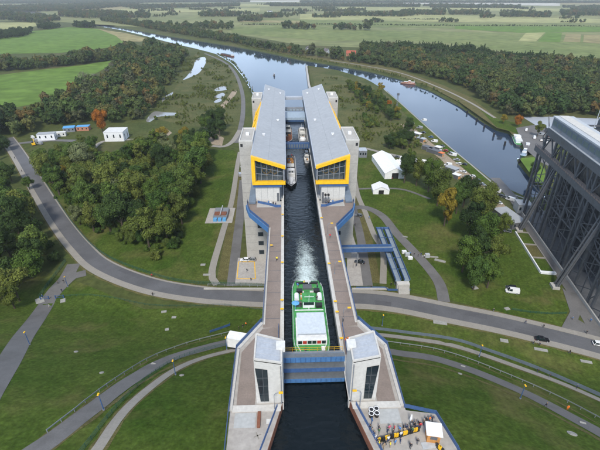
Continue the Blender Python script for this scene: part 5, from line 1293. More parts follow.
nfar += gn_wood('far_tree_lines', 'scattered far copses and tree lines across the plain', [
    [(325, 14.5), (400, 15), (420, 15.5), (400, 17), (326, 16)], [(280, 27), (300, 28), (314, 28.5), (314, 30), (282, 29)], [(334, 28), (346, 28.5), (346, 30.5), (334, 30)], [(348, 29), (374, 29.5), (374, 31), (348, 30.6)],
    [(237, 20), (262, 19), (262, 22), (238, 22)], [(265, 16), (282, 15.5), (282, 18), (266, 18)], [(200, 15), (240, 15), (240, 17), (200, 17)], [(165, 28), (210, 26), (236, 28), (230, 30), (190, 31)],
    [(400, 12), (445, 12.5), (445, 15.5), (402, 15)], [(448, 13), (480, 13), (482, 15), (450, 15)], [(480, 17), (494, 17), (494, 18.5), (480, 18.5)], [(500, 15), (520, 14.5), (552, 15), (550, 17), (500, 17.5)], [(560, 13), (600, 12.5), (600, 16), (562, 16)], [(570, 9), (600, 8), (600, 11), (572, 11)],
    [(110, 17), (150, 16), (150, 18.5), (110, 19)], [(0, 14), (50, 18), (60, 21), (40, 24), (0, 20)], [(0, 8), (60, 6), (120, 4), (140, 5), (100, 9), (40, 12), (0, 12)], [(60, 12), (110, 13), (130, 15), (90, 19), (60, 17)], [(130, 6.5), (190, 6), (240, 5), (240, 6.5), (180, 8), (130, 9)], [(270, 5), (420, 6), (420, 7.2), (270, 6.5)], [(430, 6), (520, 7), (520, 8.5), (430, 8)], [(0, 1.5), (150, .5), (250, 1.2), (250, 2.2), (120, 3), (0, 4)], [(300, 2), (600, 2.3), (600, 3.2), (300, 3)]], 17, FARK, 'leaf_wood', .9, 1.6)
blobs = []
for k in range(90):
    px_, py_ = random.uniform(-30, 630), 2.5 + 22 * random.random() ** 1.3
    if py_ > 17 and px_ < 240: continue
    c_ = at(px_, py_); r1, r2 = random.uniform(15, 60) * (1 + c_.y / 3000), random.uniform(8, 22) * (1 + c_.y / 3000)
    P_ = [(c_.x + r1 * math.cos(t) * random.uniform(.6, 1.2), c_.y + r2 * math.sin(t) * random.uniform(.6, 1.2)) for t in np.linspace(0, 2 * PI, 9)[:-1]]
    blobs.append(P_)
W_keep = W
W = lambda L_: L_ if not isinstance(L_[0][0], int) and len(L_) == 8 and abs(L_[0][1]) > 400 else W_keep(L_)
nfar += gn_wood('plain_copses', 'many small scattered copses dotted over the far plain', blobs, 13, FARK, 'leaf_wood', .6, 1.3)
W = W_keep
nfar += gn_wood('field_hedges', 'thin hedge lines between the far fields', [[(310, 24.2), (420, 25.3), (600, 26.4), (600, 26.9), (420, 26), (310, 24.8)], [(240, 24.5), (300, 25), (300, 25.6), (240, 25.2)], [(400, 19), (440, 19.4), (440, 20), (400, 19.6)], [(560, 22), (575, 22.3), (575, 23), (560, 22.6)]], 9, FARK[:2], 'leaf_dark', .15, .4)
nfar += gn_wood('reed_bank', 'low reeds and bushes along the water line of the river', [[(236, 44.9), (300, 58), (340, 64.8), (370, 70.3), (400, 77.5), (430, 89), (460, 105), (480, 119.5), (480, 118.6), (460, 103.6), (430, 87.6), (400, 76.4), (370, 69.3), (340, 63.8), (300, 57), (236, 44.1)],
    [(258, 98), (250, 84), (243, 73), (233, 62), (218, 53.5), (217, 54.6), (231, 62.8), (241, 74), (248, 86), (256, 100)]], 4.0, FARK[:3], 'leaf_olive', .10, .26)
nfar += gn_wood('marsh_scrub', 'rough marsh scrub and reeds between wood and bank road', [[(150, 118), (160, 96), (172, 76), (188, 56), (200, 54), (228, 66), (238, 82), (239, 100), (236, 124), (205, 126), (168, 126)], [(320, 78), (340, 78), (362, 85), (388, 97), (400, 118), (420, 132), (436, 150), (405, 148), (366, 142), (348, 122), (332, 94)]], 3.4, FARK[:3], 'leaf_olive', .05, .30, clump=.045)
print('far', nfar)

# ------------------------------------------------------------------ boats
def hull(L, Wd, z0, z1, bow=.28, stern=.08, n=15, flare=.12, tip=.02):
    """closed hull mesh, bow at +y; deck outline returned"""
    mb = MB().local(); prof = []
    for i in range(n):
        t = i / (n - 1); y = -L / 2 + L * t
        hw = 1.0
        if t > 1 - bow: q = (t - 1 + bow) / bow; hw = max(tip, math.sqrt(max(0, 1 - q ** 2.2)))
        if t < stern: hw = .72 + .28 * math.sin(t / stern * PI / 2)
        prof.append((y, hw * Wd / 2))
    for (y, hw) in prof:
        sh = .25 * max(0, (y / (L / 2))) ** 3
        mb.v += [(-hw * (1 - flare), y * .985, z0), (-hw, y, z1 + sh), (hw, y, z1 + sh), (hw * (1 - flare), y * .985, z0)]
    for i in range(n - 1):
        a = i * 4; b = a + 4
        mb.f += [(a, a + 1, b + 1, b), (a + 2, a + 3, b + 3, b + 2), (a + 3, a, b, b + 3)]; mb.mi += [0, 0, 0]
        mb.f.append((a + 1, a + 2, b + 2, b + 1)); mb.mi.append(1)
    mb.f.append((0, 3, 2, 1)); mb.mi.append(0); e = (n - 1) * 4; mb.f.append((e, e + 1, e + 2, e + 3)); mb.mi.append(0)
    rim = MB().local()
    for sg in (-1, 1):
        rim.tube([(sg * hw * .99, y, z1 + .06 + .25 * max(0, y / (L / 2)) ** 3) for y, hw in prof], .09, 5)
    return mb, rim, prof
def LB(o, nm, mt, *b): return MB().local().box(*b).build(nm, mt, o)
# green passenger ship, heading for the gate (bow towards the camera)
sh = thing('passenger_ship', 'green passenger ship with white sun canopy heading towards the blue gate', 'ship', (0, 78.0, 36.0), PI)
mb, rim, prof = hull(31, 8.5, -.9, 1.6, bow=.3, stern=.16)
mb.build('hull', ['green_paint', 'green_paint'], sh); rim.build('bulwark', 'green_paint', sh)
cn = MB().local(); cn.hexa([(-3.3, .9, 4.4), (3.3, .9, 4.4), (3.2, 8.0, 4.4), (-3.2, 8.0, 4.4)], [(-3.3, .9, 4.55), (3.3, .9, 4.55), (3.2, 8.0, 4.55), (-3.2, 8.0, 4.55)]); co = cn.build('canopy', 'ship_canvas', sh)
LB(sh, 'saloon', 'white', -3.5, 3.5, 1.0, 8.6, 1.6, 3.1)
for k in range(4): LB(sh, 'saloon_window', 'glass_dark', 3.5, 3.54, 1.4 + k * 1.8, 2.8 + k * 1.8, 2.0, 2.8); LB(sh, 'saloon_window', 'glass_dark', -3.54, -3.5, 1.4 + k * 1.8, 2.8 + k * 1.8, 2.0, 2.8)
for k in range(6): LB(sh, 'front_window', 'red_paint' if k in (1, 4) else 'glass_dark', -3.2 + k * 1.08, -2.3 + k * 1.08, 8.6, 8.64, 2.0, 2.9)
for sx in (-3.2, 3.2):
    for yy in (1.2, 4.4, 7.8): MB().local().tube([(sx, yy, 3.1), (sx, yy, 4.4)], .06, 5).build('canopy_post', 'white', sh)
LB(sh, 'wheelhouse', 'white', -1.5, 1.5, -7.4, -4.2, 1.6, 3.6); LB(sh, 'wheelhouse_roof', 'green_paint', -1.7, 1.7, -7.6, -4.0, 3.6, 3.75)
LB(sh, 'wheelhouse_glass', 'glass_dark', -1.3, 1.3, -4.2, -4.15, 2.5, 3.4)
MB().local().tube([(0, -4.0, 3.7), (0, -3.6, 6.2)], .07, 5).build('mast', 'white', sh); MB().local().bar((-1.2, -3.7, 5.6), (1.2, -3.7, 5.6), .1).build('mast_yard', 'white', sh)
MB().local().bar((0, -9, 1.75), (0, -3, 1.75), .16, .2).build('deck_pipe', 'white', sh); MB().local().bar((-3.6, -3.2, 1.75), (3.6, -3.2, 1.75), .16, .25).build('deck_beam', 'white', sh)
for (x, y) in ((-3.0, -8.0), (3.0, -8.0)):
    MB().local().tube([(x, y - 1.1, 2.1), (x, y + 1.1, 2.1)], .62, 10).build('life_raft', 'white', sh); LB(sh, 'raft_cradle', 'black', x - .5, x + .5, y - 1.2, y + 1.2, 1.6, 1.8)
for (x, y, c_) in ((-2.6, -4.6, 'black'), (2.6, -5.2, 'grey_dark'), (2.2, -10.5, 'black'), (-2.4, -10.6, 'black')): LB(sh, 'deck_locker', c_, x - .8, x + .8, y - .6, y + .6, 1.6, 2.5)
LB(sh, 'engine_hatch', 'grey_dark', -1.2, 1.2, -13.4, -11.6, 1.6, 2.1); LB(sh, 'stern_bench', 'black', -3.0, 3.0, -14.6, -14.0, 1.6, 2.1); LB(sh, 'stern_seat', 'off_white', -1.0, 1.0, -15.0, -14.2, 1.6, 2.3)
for k in range(4):
    for sx in (-1.6, 1.0): LB(sh, 'deck_bench', 'wood' if k % 2 else 'off_white', sx, sx + 1.0, -10.6 + k * .9, -10.2 + k * .9, 1.6, 2.05)
umb = MB().local(); n = 8
for k in range(n):
    a0, a1 = 2 * PI * k / n, 2 * PI * (k + 1) / n; umb.quad((3.4, -3.6, 4.3), (3.4 + 1.0 * math.cos(a0), -3.6 + 1.0 * math.sin(a0), 3.8), (3.4 + 1.0 * math.cos(a1), -3.6 + 1.0 * math.sin(a1), 3.8))
umb.tube([(3.4, -3.6, 1.6), (3.4, -3.6, 4.2)], .05, 5); umb.build('parasol', 'tarp_blue', sh)
rl = MB().local()
for sg in (-1, 1):
    rl.tube([(sg * hw * .96, y, 2.6) for y, hw in prof[1:-1]], .04, 4)
    for y, hw in prof[1:-1]: rl.tube([(sg * hw * .96, y, 1.6), (sg * hw * .96, y, 2.6)], .035, 4)
rl.build('deck_rail', 'white', sh)
for sg in (-1, 1): MB().local().tube([(sg * 3.3, 8.7, 1.7), (sg * 1.4, 13.6, 2.0)], .1, 5).build('bow_rail', 'white', sh)
LB(sh, 'anchor_winch', 'white', -2.9, -2.1, 9.6, 10.8, 1.6, 2.3)

def barge(label, loc, rz, L, Wd, hullm, deckm, cabm, name='cabin_boat', z1=1.1, layout=0, group=None):
    o = thing(name, label, 'boat', loc, rz, group)
    mb, rim, prof = hull(L, Wd, -.6, z1, bow=.25, stern=.12, n=11); mb.build('hull', [hullm, deckm], o); rim.build('gunwale', 'white' if hullm != 'white' else 'grey_dark', o)
    w2 = Wd * .34
    c0, c1 = ((-L * .34, L * .05), (L * .08, L * .34), (-L * .36, L * .28))[layout]
    LB(o, 'cabin', cabm, -w2, w2, c0, c1, z1, z1 + 1.6); LB(o, 'cabin_roof', 'off_white', -w2 - .15, w2 + .15, c0 - .15, c1 + .15, z1 + 1.6, z1 + 1.75)
    m = (c0 + c1) / 2; LB(o, 'wheelhouse', cabm, -w2 * .7, w2 * .7, m - 1.2, m + 1.2, z1 + 1.75, z1 + 3.2); LB(o, 'wheelhouse_roof', 'white', -w2 * .8, w2 * .8, m - 1.4, m + 1.4, z1 + 3.2, z1 + 3.35)
    for k in range(4):
        yy = c0 + (c1 - c0) * (k + .5) / 4
        for sg in (-1, 1): LB(o, 'window', 'glass_dark', min(sg * w2, sg * (w2 + .03)), max(sg * w2, sg * (w2 + .03)), yy - .4, yy + .4, z1 + .6, z1 + 1.3)
    for k in range(3): LB(o, 'front_window', 'glass_dark', -w2 * .62 + k * w2 * .44, -w2 * .3 + k * w2 * .44, m + 1.2, m + 1.23, z1 + 2.2, z1 + 3.0); LB(o, 'cabin_front_window', 'glass_dark', -w2 * .8 + k * w2 * .58, -w2 * .4 + k * w2 * .58, c1, c1 + .03, z1 + .5, z1 + 1.3)
    MB().local().tube([(0, c0 + .5, z1 + 1.7), (0, c0 + .5, z1 + 4.5)], .06, 5).build('mast', 'white', o)
    for k in range(3): LB(o, 'deck_box', ('wood', 'grey_dark', 'off_white')[k], -w2 * .6 + k * w2 * .5, -w2 * .6 + k * w2 * .5 + .7, c0 - 2.0 - .5 * k if c0 > -L * .2 else c1 + 1 + .6 * k, c0 - 1.2 - .5 * k if c0 > -L * .2 else c1 + 1.8 + .6 * k, z1, z1 + .7)
    return o
b1 = barge('white-bowed excursion boat with crowded dark deck at the front of the trough', (-3.3, 178, 36), PI, 38, 4.8, 'black', 'grey_dark', 'white', 'excursion_boat', 1.1, 1)
LB(b1, 'foredeck', 'white', -1.5, 1.5, 13.2, 16.2, 1.1, 1.5); MB().local().tube([(0, 13.2, 1.5), (0, 16.8, 1.6)], [1.55, .5], 10).build('bow_cover', 'white', b1); LB(b1, 'sun_deck_awning', 'off_white', -1.6, 1.6, -1.5, 2.6, 3.4, 3.5)
for k in range(7): LB(b1, 'deck_bench', 'wood', -1.5, 1.5, -14 + k * 1.8, -13.5 + k * 1.8, 1.1, 1.5)
barge('dark tug with orange gear moored left at the far end of the trough', (-4.0, 232, 36), PI, 30, 4.4, 'black', 'rust', 'grey_dark', 'tug_boat', 1.2, 0)
b3 = barge('dark boat with white dome moored right at the far end of the trough', (3.9, 228, 36), PI, 28, 4.2, 'black', 'grey_dark', 'off_white', 'tug_boat', 1.2, 0)
MB().local().tube([(0, 8, 1.2), (0, 8, 2.2), (0, 8, 2.9), (0, 8, 3.3)], [1.7, 1.7, 1.2, .2], 14).build('white_dome', 'white', b3)
barge('small white motor boat by the right wall of the trough', (4.7, 193, 36), PI, 9, 2.6, 'white', 'off_white', 'white', 'motor_boat', .7, 0)
p = at(517, 141, .0); barge('green and white passenger boat moored at the harbour yard', (p.x, p.y, 0), -.35, 30, 7, 'grey_dark', 'green_paint', 'white', 'moored_boat', 1.5, 2)
p = at(529, 147.5, .0); barge('white cabin boat moored right of the green boat', (p.x - 3, p.y - 2, 0), -.4, 17, 5, 'grey_dark', 'off_white', 'white', 'moored_boat', 1.2, 2)
p = at(530, 152.5, .0); barge('pale green boat moored beside the grass spit', (p.x - 6, p.y - 3, 0), -.6, 16, 4, 'green_fence', 'blue_pale', 'blue_pale', 'moored_boat', 1.0, 2)
p = at(408.5, 84, .0); barge('red-brown boat under way near the far river bank', (p.x, p.y, 0), 1.1, 22, 7, 'rust', 'rust', 'brick_wall', 'river_boat', 1.3, 2)
p = at(274, 76, .0); barge('tiny dark boat in the middle of the lower basin', (p.x, p.y, 0), .4, 5, 2, 'black', 'grey_dark', 'grey_dark', 'dinghy', .5, 0)
p = at(223.5, 55.5, .0); 
lb_ = thing('barge', 'long dark empty barge moored at the bend of the left bank', 'boat', (p.x + 7, p.y, 0), .62)
mb, rim, prof = hull(48, 6.5, -.6, 1.6, .12, .06); mb.build('hull', ['rust', 'grey_dark'], lb_); rim.build('gunwale', 'rust', lb_); LB(lb_, 'hold_cover', 'dark_steel', -2.4, 2.4, -16, 16, 1.6, 2.5); LB(lb_, 'cabin', 'off_white', -2, 2, -22, -18, 1.6, 4.0)

# foam of the ship's wake: lumpy thin sheet of froth floating on the water
wk = MB(); nx, ny = 40, 80; keep = []
for j in range(ny + 1):
    t = j / ny; y = 92.5 + 36 * t
    for i in range(nx + 1):
        u = i / nx * 2 - 1; x = u * 4.6 - .3 + .7 * math.sin(t * 4)
        nv = mathutils.noise.fractal(Vector((x * .5, y * .35, 3.1)), 1, 2, 5)
        k_ = (1 - min(1, abs(u) * 1.05) ** 1.4) * .62 * (1 - t) ** .8 + nv * .16 * (1 - t) - .10 * t
        if abs(u) == 1 or t == 1: k_ = -.6
        wk.v.append((x, y, 36.01 + max(0, k_) * .12)); keep.append(k_)
for j in range(ny):
    for i in range(nx):
        wk.f.append((j * (nx + 1) + i, j * (nx + 1) + i + 1, (j + 1) * (nx + 1) + i + 1, (j + 1) * (nx + 1) + i)); wk.mi.append(0)
wo_ = tag(wk.build('wake_foam', 'foam'), 'white foam wake churned up behind the green passenger ship', 'wake', kind='stuff')
fa = wo_.data.attributes.new('foam', 'FLOAT', 'POINT'); fa.data.foreach_set('value', keep)

# mooring dolphins
for k, (x, y, lb) in enumerate([(234 + i * 3.1, 62.5 + i * 4.4, 'mooring post number %s from the barge in the left row' % ('one', 'two', 'three', 'four', 'five', 'six', 'seven')[i]) for i in range(7)] +
        [(467, 113.5, 'mooring pile in the right river, farthest from the harbour'), (476.5, 121.5, 'mooring pile in the right river, second farthest'), (484, 128, 'mooring pile in the right river, third farthest'), (493.5, 136.5, 'mooring pile in the right river, next to nearest'), (504.5, 145.5, 'mooring pile in the right river, nearest the green boat'), (519, 163, 'mooring pile beside the grass spit')]):
    p = at(x, y, 0); r = .45 if k < 7 else .8
    m_ = MB().local(); m_.tube([(0, 0, -.8), (0, 0, 3.2), (0, 0, 3.6)], [r, r, r * .5], 8); m_.tube([(r * .8, .3, -.8), (r * .3, .1, 3.0)], r * .6, 6); m_.tube([(-r * .8, -.3, -.8), (-r * .3, -.1, 3.0)], r * .6, 6)
    o = m_.build('mooring_post', 'black' if k >= 7 else 'steel_grey'); o.location = (p.x, p.y, 0); tag(o, lb.replace('number ', 'number '), 'mooring post', 'mooring posts in the river')
# gauge tower on the spit
gt = thing('gauge_tower', 'slim lattice navigation tower on the river spit', 'tower', at(397, 106))
for sx in (-.7, .7):
    for sy in (-.7, .7): MB().local().tube([(sx, sy, -.3), (sx * .6, sy * .6, 11)], .12, 5).build('leg', 'steel_grey', gt)
for z in range(1, 11, 2): MB().local().bar((-.65, -.65, z), (.6, -.6, z + 2), .1).bar((.65, .65, z), (-.6, .6, z + 2), .1).build('brace', 'steel_grey', gt)
LB(gt, 'sign_box', 'grey_dark', -1.1, 1.1, -.6, .6, 11, 13)

# ------------------------------------------------------------------ vehicles
def make_car(name, L, Wd, H, kind):
    o = thing(name, 'car', 'car'); hl = L / 2; hw = Wd / 2; zb = .28; zm = .5 * H if kind != 'van' else .48 * H
    # body: lofted stations along y (front +y)
    st = [(-hl, .80, zb + .12, zm * .92), (-hl + .12, .93, zb, zm), (-hl * .5, 1, zb, zm * 1.04), (0, 1, zb, zm * 1.03), (hl * .5, 1, zb, zm), (hl * .8, .96, zb, zm * .9), (hl - .08, .86, zb + .05, zm * .78), (hl, .74, zb + .15, zm * .62)]
    if kind == 'van': st = [(y, w_, a, (b if y > hl * .75 else zm * 1.05)) for y, w_, a, b in st]
    mb = MB().local()
    for y, w_, a, b in st: x = hw * w_; mb.v += [(-x * .94, y, a), (-x, y, (a + b) / 2), (-x * .95, y, b), (x * .95, y, b), (x, y, (a + b) / 2), (x * .94, y, a)]
    for i in range(len(st) - 1):
        for j in range(6): a0 = i * 6 + j; a1 = i * 6 + (j + 1) % 6; mb.f.append((a0, a1, a1 + 6, a0 + 6)); mb.mi.append(0)
    mb.f.append((5, 4, 3, 2, 1, 0)); e = (len(st) - 1) * 6; mb.f.append(tuple(e + j for j in range(6))); mb.mi += [0, 0]
    mb.build('body', 'white', o, smooth=False)
    # greenhouse
    r0, r1, f1, f0 = {'hatch': (-hl + .15, -hl + .55, hl * .12, hl * .48), 'sedan': (-hl * .72, -hl * .42, hl * .08, hl * .44), 'van': (-hl + .08, -hl + .2, hl * .45, hl * .72)}[kind]
    bw, tw = hw * .92, hw * .78
    g = MB().local(); g.hexa([(-bw, r0, zm * .98), (bw, r0, zm * .98), (bw, f0, zm * .98), (-bw, f0, zm * .98)], [(-tw, r1, H - .06), (tw, r1, H - .06), (tw, f1, H - .06), (-tw, f1, H - .06)]); g.build('windows', 'glass_dark', o)
    rf = MB().local(); rf.hexa([(-tw - .02, r1 - .03, H - .06), (tw + .02, r1 - .03, H - .06), (tw + .02, f1 + .03, H - .06), (-tw - .02, f1 + .03, H - .06)], [(-tw * .9, r1 + .1, H), (tw * .9, r1 + .1, H), (tw * .9, f1 - .1, H), (-tw * .9, f1 - .1, H)]); rf.build('roof', 'white', o)
    pl = MB().local()
    for sx in (-1, 1):
        for yb, yt in ((r0 + .05, r1 + .05), ((r0 + f0) / 2, (r1 + f1) / 2), (f0 - .02, f1 - .02)): pl.bar((sx * bw * 1.0, yb, zm * .98), (sx * tw * 1.01, yt, H - .05), .1)
    pl.build('pillars', 'white', o)
    if kind == 'van': MB().local().hexa([(-bw * 1.01, r0 - .01, zm), (bw * 1.01, r0 - .01, zm), (bw * 1.01, hl * .1, zm), (-bw * 1.01, hl * .1, zm)], [(-tw * 1.02, r1 - .02, H - .07), (tw * 1.02, r1 - .02, H - .07), (tw * 1.02, hl * .1, H - .07), (-tw * 1.02, hl * .1, H - .07)]).build('cargo_sides', 'white', o)
    for sx in (-1, 1):
        for yy in (-hl * .6, hl * .62):
            t = MB().local(); t.tube([(sx * (hw - .2), yy, .33), (sx * (hw + .01), yy, .33)], .33, 12); w_ = t.build('wheel', 'rubber', o)
            MB().local().tube([(sx * (hw + .005), yy, .33), (sx * (hw + .025), yy, .33)], .2, 10).build('rim', 'steel_light', w_)
        LB(o, 'headlight', 'white', min(sx * hw * .45, sx * hw * .72), max(sx * hw * .45, sx * hw * .72), hl - .1, hl + .01, zm * .6, zm * .76)
        LB(o, 'tail_light', 'red_paint', min(sx * hw * .6, sx * hw * .85), max(sx * hw * .6, sx * hw * .85), -hl - .01, -hl + .06, zm * .6, zm * .85)
    return o
PROTO = {'hatch': make_car('parked_car', 4.2, 1.8, 1.5, 'hatch'), 'sedan': make_car('parked_car', 4.7, 1.85, 1.45, 'sedan'), 'van': make_car('parked_van', 5.2, 2.0, 2.2, 'van')}
used = set()
mat('car_black', (0.012, 0.012, 0.015), .25, .05, 1); mat('car_white', (0.7, 0.7, 0.7), .3, .03, 1); mat('car_silver', (0.38, 0.39, 0.41), .3, .05, 1, metal=.4); mat('car_blue', (0.05, 0.12, 0.28), .3, .05, 1); mat('car_red', (0.35, 0.02, 0.02), .3, .05, 1); mat('car_grey', (0.12, 0.125, 0.13), .3, .05, 1)
def car(kind, colr, px, rz, label, group, cat='car', dz=.15, p=None):
    p = Vector(p) if p else at(*px); p = Vector((p.x, p.y, p.z + dz))
    if kind not in used: used.add(kind); o = PROTO[kind]; o.location = p; o.rotation_euler = (0, 0, rz); o['label'] = label; o['group'] = group
    else: o = dup(PROTO[kind], p, rz, label, group)
    o['category'] = cat
    for prt in ('body', 'roof', 'pillars', 'cargo_sides'): recolour(o, prt, colr)
    return o
RD = -1.25
car('sedan', 'car_black', (541.5, 340.5), -1.83, 'black car driving along the main road on the right', 'cars on the main road', dz=.14)
car('van', 'car_white', (512, 292.5), 1.3, 'white van parked on the lawn below the old lift', 'vehicles on the old lift lawn', 'van', .0)
car('hatch', 'car_black', (511, 288.5), 1.3, 'dark car parked right behind the white van on the lawn', 'vehicles on the old lift lawn', dz=0)
car('hatch', 'car_white', (245, 261), 1.55, 'white car at the head of the yellow parking bay, left one', 'cars at the yellow bay'); car('hatch', 'car_silver', (251.5, 260.5), 1.5, 'silver car at the head of the yellow parking bay, right one', 'cars at the yellow bay')
car('sedan', 'car_black', (359.5, 263), 1.25, 'black car parked on the apron right of the lift', 'cars on the right apron'); car('hatch', 'car_grey', (358.5, 216.5), 1.2, 'dark grey car at the bend of the path right of the lift', 'cars on the right apron')
QC = [(473, 176.5, 'car_white', 'hatch'), (478, 180.5, 'car_black', 'hatch'), (482.5, 184.5, 'car_silver', 'sedan'), (490, 187, 'car_grey', 'hatch'), (497, 191.5, 'car_white', 'van'), (501, 196, 'car_black', 'hatch'), (505.5, 197.5, 'car_grey', 'sedan'), (511, 200, 'car_white', 'van')]
ORD = ('first', 'second', 'third', 'fourth', 'fifth', 'sixth', 'seventh', 'eighth')
NMC = {'car_white': 'white', 'car_black': 'black', 'car_silver': 'silver', 'car_grey': 'dark grey', 'car_blue': 'blue', 'car_red': 'red'}
for k, (x, y, c_, kd) in enumerate(QC): car(kd, c_, (x - 1, y + .5), .72, '%s %s, %s in the quayside row counted from the stalls' % (NMC[c_], 'van' if kd == 'van' else 'car', ORD[k]), 'vehicles along the quay edge', 'van' if kd == 'van' else 'car', .11)
for x, y, c_, kd, rz, lb in ((448, 166, 'car_white', 'van', 1.2, 'white van between the stalls and the quay row'), (433, 165, 'car_black', 'hatch', .9, 'dark car on the lane below the dark stalls'), (458.5, 164.5, 'car_white', 'hatch', .7, 'white car on the grass at the quay edge'), (455, 170, 'car_black', 'sedan', .9, 'dark car beside the grey-roofed stall'), (451, 155, 'car_silver', 'van', .8, 'silver van at the quay edge beside the stalls'),
                      (396.5, 157.5, 'car_grey', 'sedan', 1.1, 'grey car behind the large marquee'), (502, 229.5, 'car_white', 'van', 1.2, 'white van beside the long shed near the planter'), (507, 232, 'car_grey', 'hatch', 1.2, 'dark car beside the white van near the planter'), (514, 226.5, 'car_white', 'van', .2, 'white van at the foot of the far strut'), (424, 121, 'car_white', 'van', .7, 'white van alone on the grass near the spit end'),
                      (534, 138.5, 'car_white', 'van', -.4, 'white van parked in the harbour yard, leftmost'), (541, 141, 'car_silver', 'hatch', -.4, 'silver car in the harbour yard'), (546, 143, 'car_white', 'van', -.3, 'white van in the harbour yard near the old lift'), (549, 137, 'car_red', 'hatch', .8, 'red car in the harbour yard'), (541, 135.5, 'car_silver', 'van', 1.0, 'silver van below the olive tree in the harbour yard'), (526, 131, 'car_white', 'van', -.5, 'white van behind the green moored boat'),
                      (36, 140.5, 'car_white', 'hatch', 1.4, 'white car beside the site container'), (40, 144.5, 'car_silver', 'van', 1.2, 'silver van on the junction left of the wood'), (33, 138.5, 'car_white', 'van', .8, 'white van at the edge of the trees by the containers'), (599, 345.5, 'car_white', 'hatch', -1.85, 'white car cut by the right edge on the main road'), (242, 168, 'car_white', 'hatch', .3, 'white car on the walkway beside the left tower'), (240, 176, 'car_silver', 'van', .2, 'silver van below it beside the left tower')):
    car(kd, c_, (x, y), rz, lb, 'vehicles parked about the site', 'van' if kd == 'van' else 'car', .14)
for k in range(10):
    t = k / 9; x, y = 408 + 50 * t, 123 + 41 * t
    car(('hatch', 'van', 'sedan')[k % 3], ('car_white', 'car_silver', 'car_black', 'car_blue', 'car_white', 'car_grey', 'car_red', 'car_white', 'car_silver', 'car_black')[k], (x + 4 + 2 * (k % 2), y + 1), .7 + .2 * (k % 3), '%s %s in the upper quay lane row, %s from the spit' % (('white', 'silver', 'black', 'blue', 'white', 'dark grey', 'red', 'white', 'silver', 'black')[k], 'van' if k % 3 == 1 else 'car', ('first', 'second', 'third', 'fourth', 'fifth', 'sixth', 'seventh', 'eighth', 'ninth', 'tenth')[k]), 'vehicles in the upper quay lane', 'van' if k % 3 == 1 else 'car', .11)
for k, (x, y, c_, kd) in enumerate(((463, 171, 'car_white', 'sedan'), (467, 176, 'car_blue', 'hatch'), (484, 189, 'car_white', 'hatch'), (488.5, 193, 'car_silver', 'hatch'), (493, 197, 'car_red', 'hatch'), (498, 202, 'car_white', 'sedan'))):
    car(kd, c_, (x, y + 1.5), .75, '%s car in the inner row on the quay lane, %s from the stalls' % (NMC[c_], ORD[k]), 'cars in the inner quay row', 'car', .11)
ex = thing('excavator', 'small yellow excavator beside the upper road junction', 'excavator', at(34, 145.5), .5)
LB(ex, 'tracks', 'rubber', -1.2, 1.2, -1.8, 1.8, 0, .8); LB(ex, 'body', 'yellow', -1.2, 1.2, -1.8, 1.0, .8, 2.2); LB(ex, 'cab', 'glass_dark', -1.1, .1, -.2, 1.2, 2.2, 3.4); MB().local().tube([(.5, 1, 1.8), (.5, 3.4, 4.2), (.5, 5.2, 2.2)], .25, 5).build('boom', 'yellow', ex); LB(ex, 'bucket', 'grey_dark', .1, .9, 4.9, 5.7, 1.2, 2.2)
# white box truck under the left wing, on the slope road
p = at(245, 348.5); tk = thing('box_truck', 'white box truck on the slope road beside the left plaza railing', 'truck', (p.x, p.y, p.z + .2), 1.32 + PI); tk.scale = (1.12,) * 3
tb = MB().local(); tb.hexa([(-1.45, -4.6, 1.0), (1.45, -4.6, 1.0), (1.45, 2.4, 1.0), (-1.45, 2.4, 1.0)], [(-1.45, -4.6, 4.2), (1.45, -4.6, 4.2), (1.45, 2.4, 4.2), (-1.45, 2.4, 4.2)]); tb.build('cargo_box', 'canvas', tk)
LB(tk, 'chassis', 'black', -1.1, 1.1, -4.5, 4.6, .6, 1.0)
cb = MB().local(); cb.hexa([(-1.25, 2.6, .8), (1.25, 2.6, .8), (1.25, 5.0, .8), (-1.25, 5.0, .8)], [(-1.2, 2.6, 3.1), (1.2, 2.6, 3.1), (1.15, 4.4, 3.1), (-1.15, 4.4, 3.1)]); cb.build('cab', 'white', tk)
MB().local().quad((1.1, 4.98, 1.9), (-1.1, 4.98, 1.9), (-1.05, 4.52, 2.95), (1.05, 4.52, 2.95)).build('windscreen', 'glass_dark', tk)
ar = MB().local(); ar.hexa([(-1.2, 2.5, 3.1), (1.2, 2.5, 3.1), (1.1, 4.2, 3.1), (-1.1, 4.2, 3.1)], [(-1.2, 2.5, 4.1), (1.2, 2.5, 4.1), (1.0, 2.7, 4.1), (-1.0, 2.7, 4.1)]); ar.build('wind_deflector', 'white', tk)
for sx in (-1, 1):
    for yy in (-3.2, -2.1, 3.8): MB().local().tube([(sx * 1.0, yy, .5), (sx * 1.35, yy, .5)], .5, 12).build('wheel', 'rubber', tk)

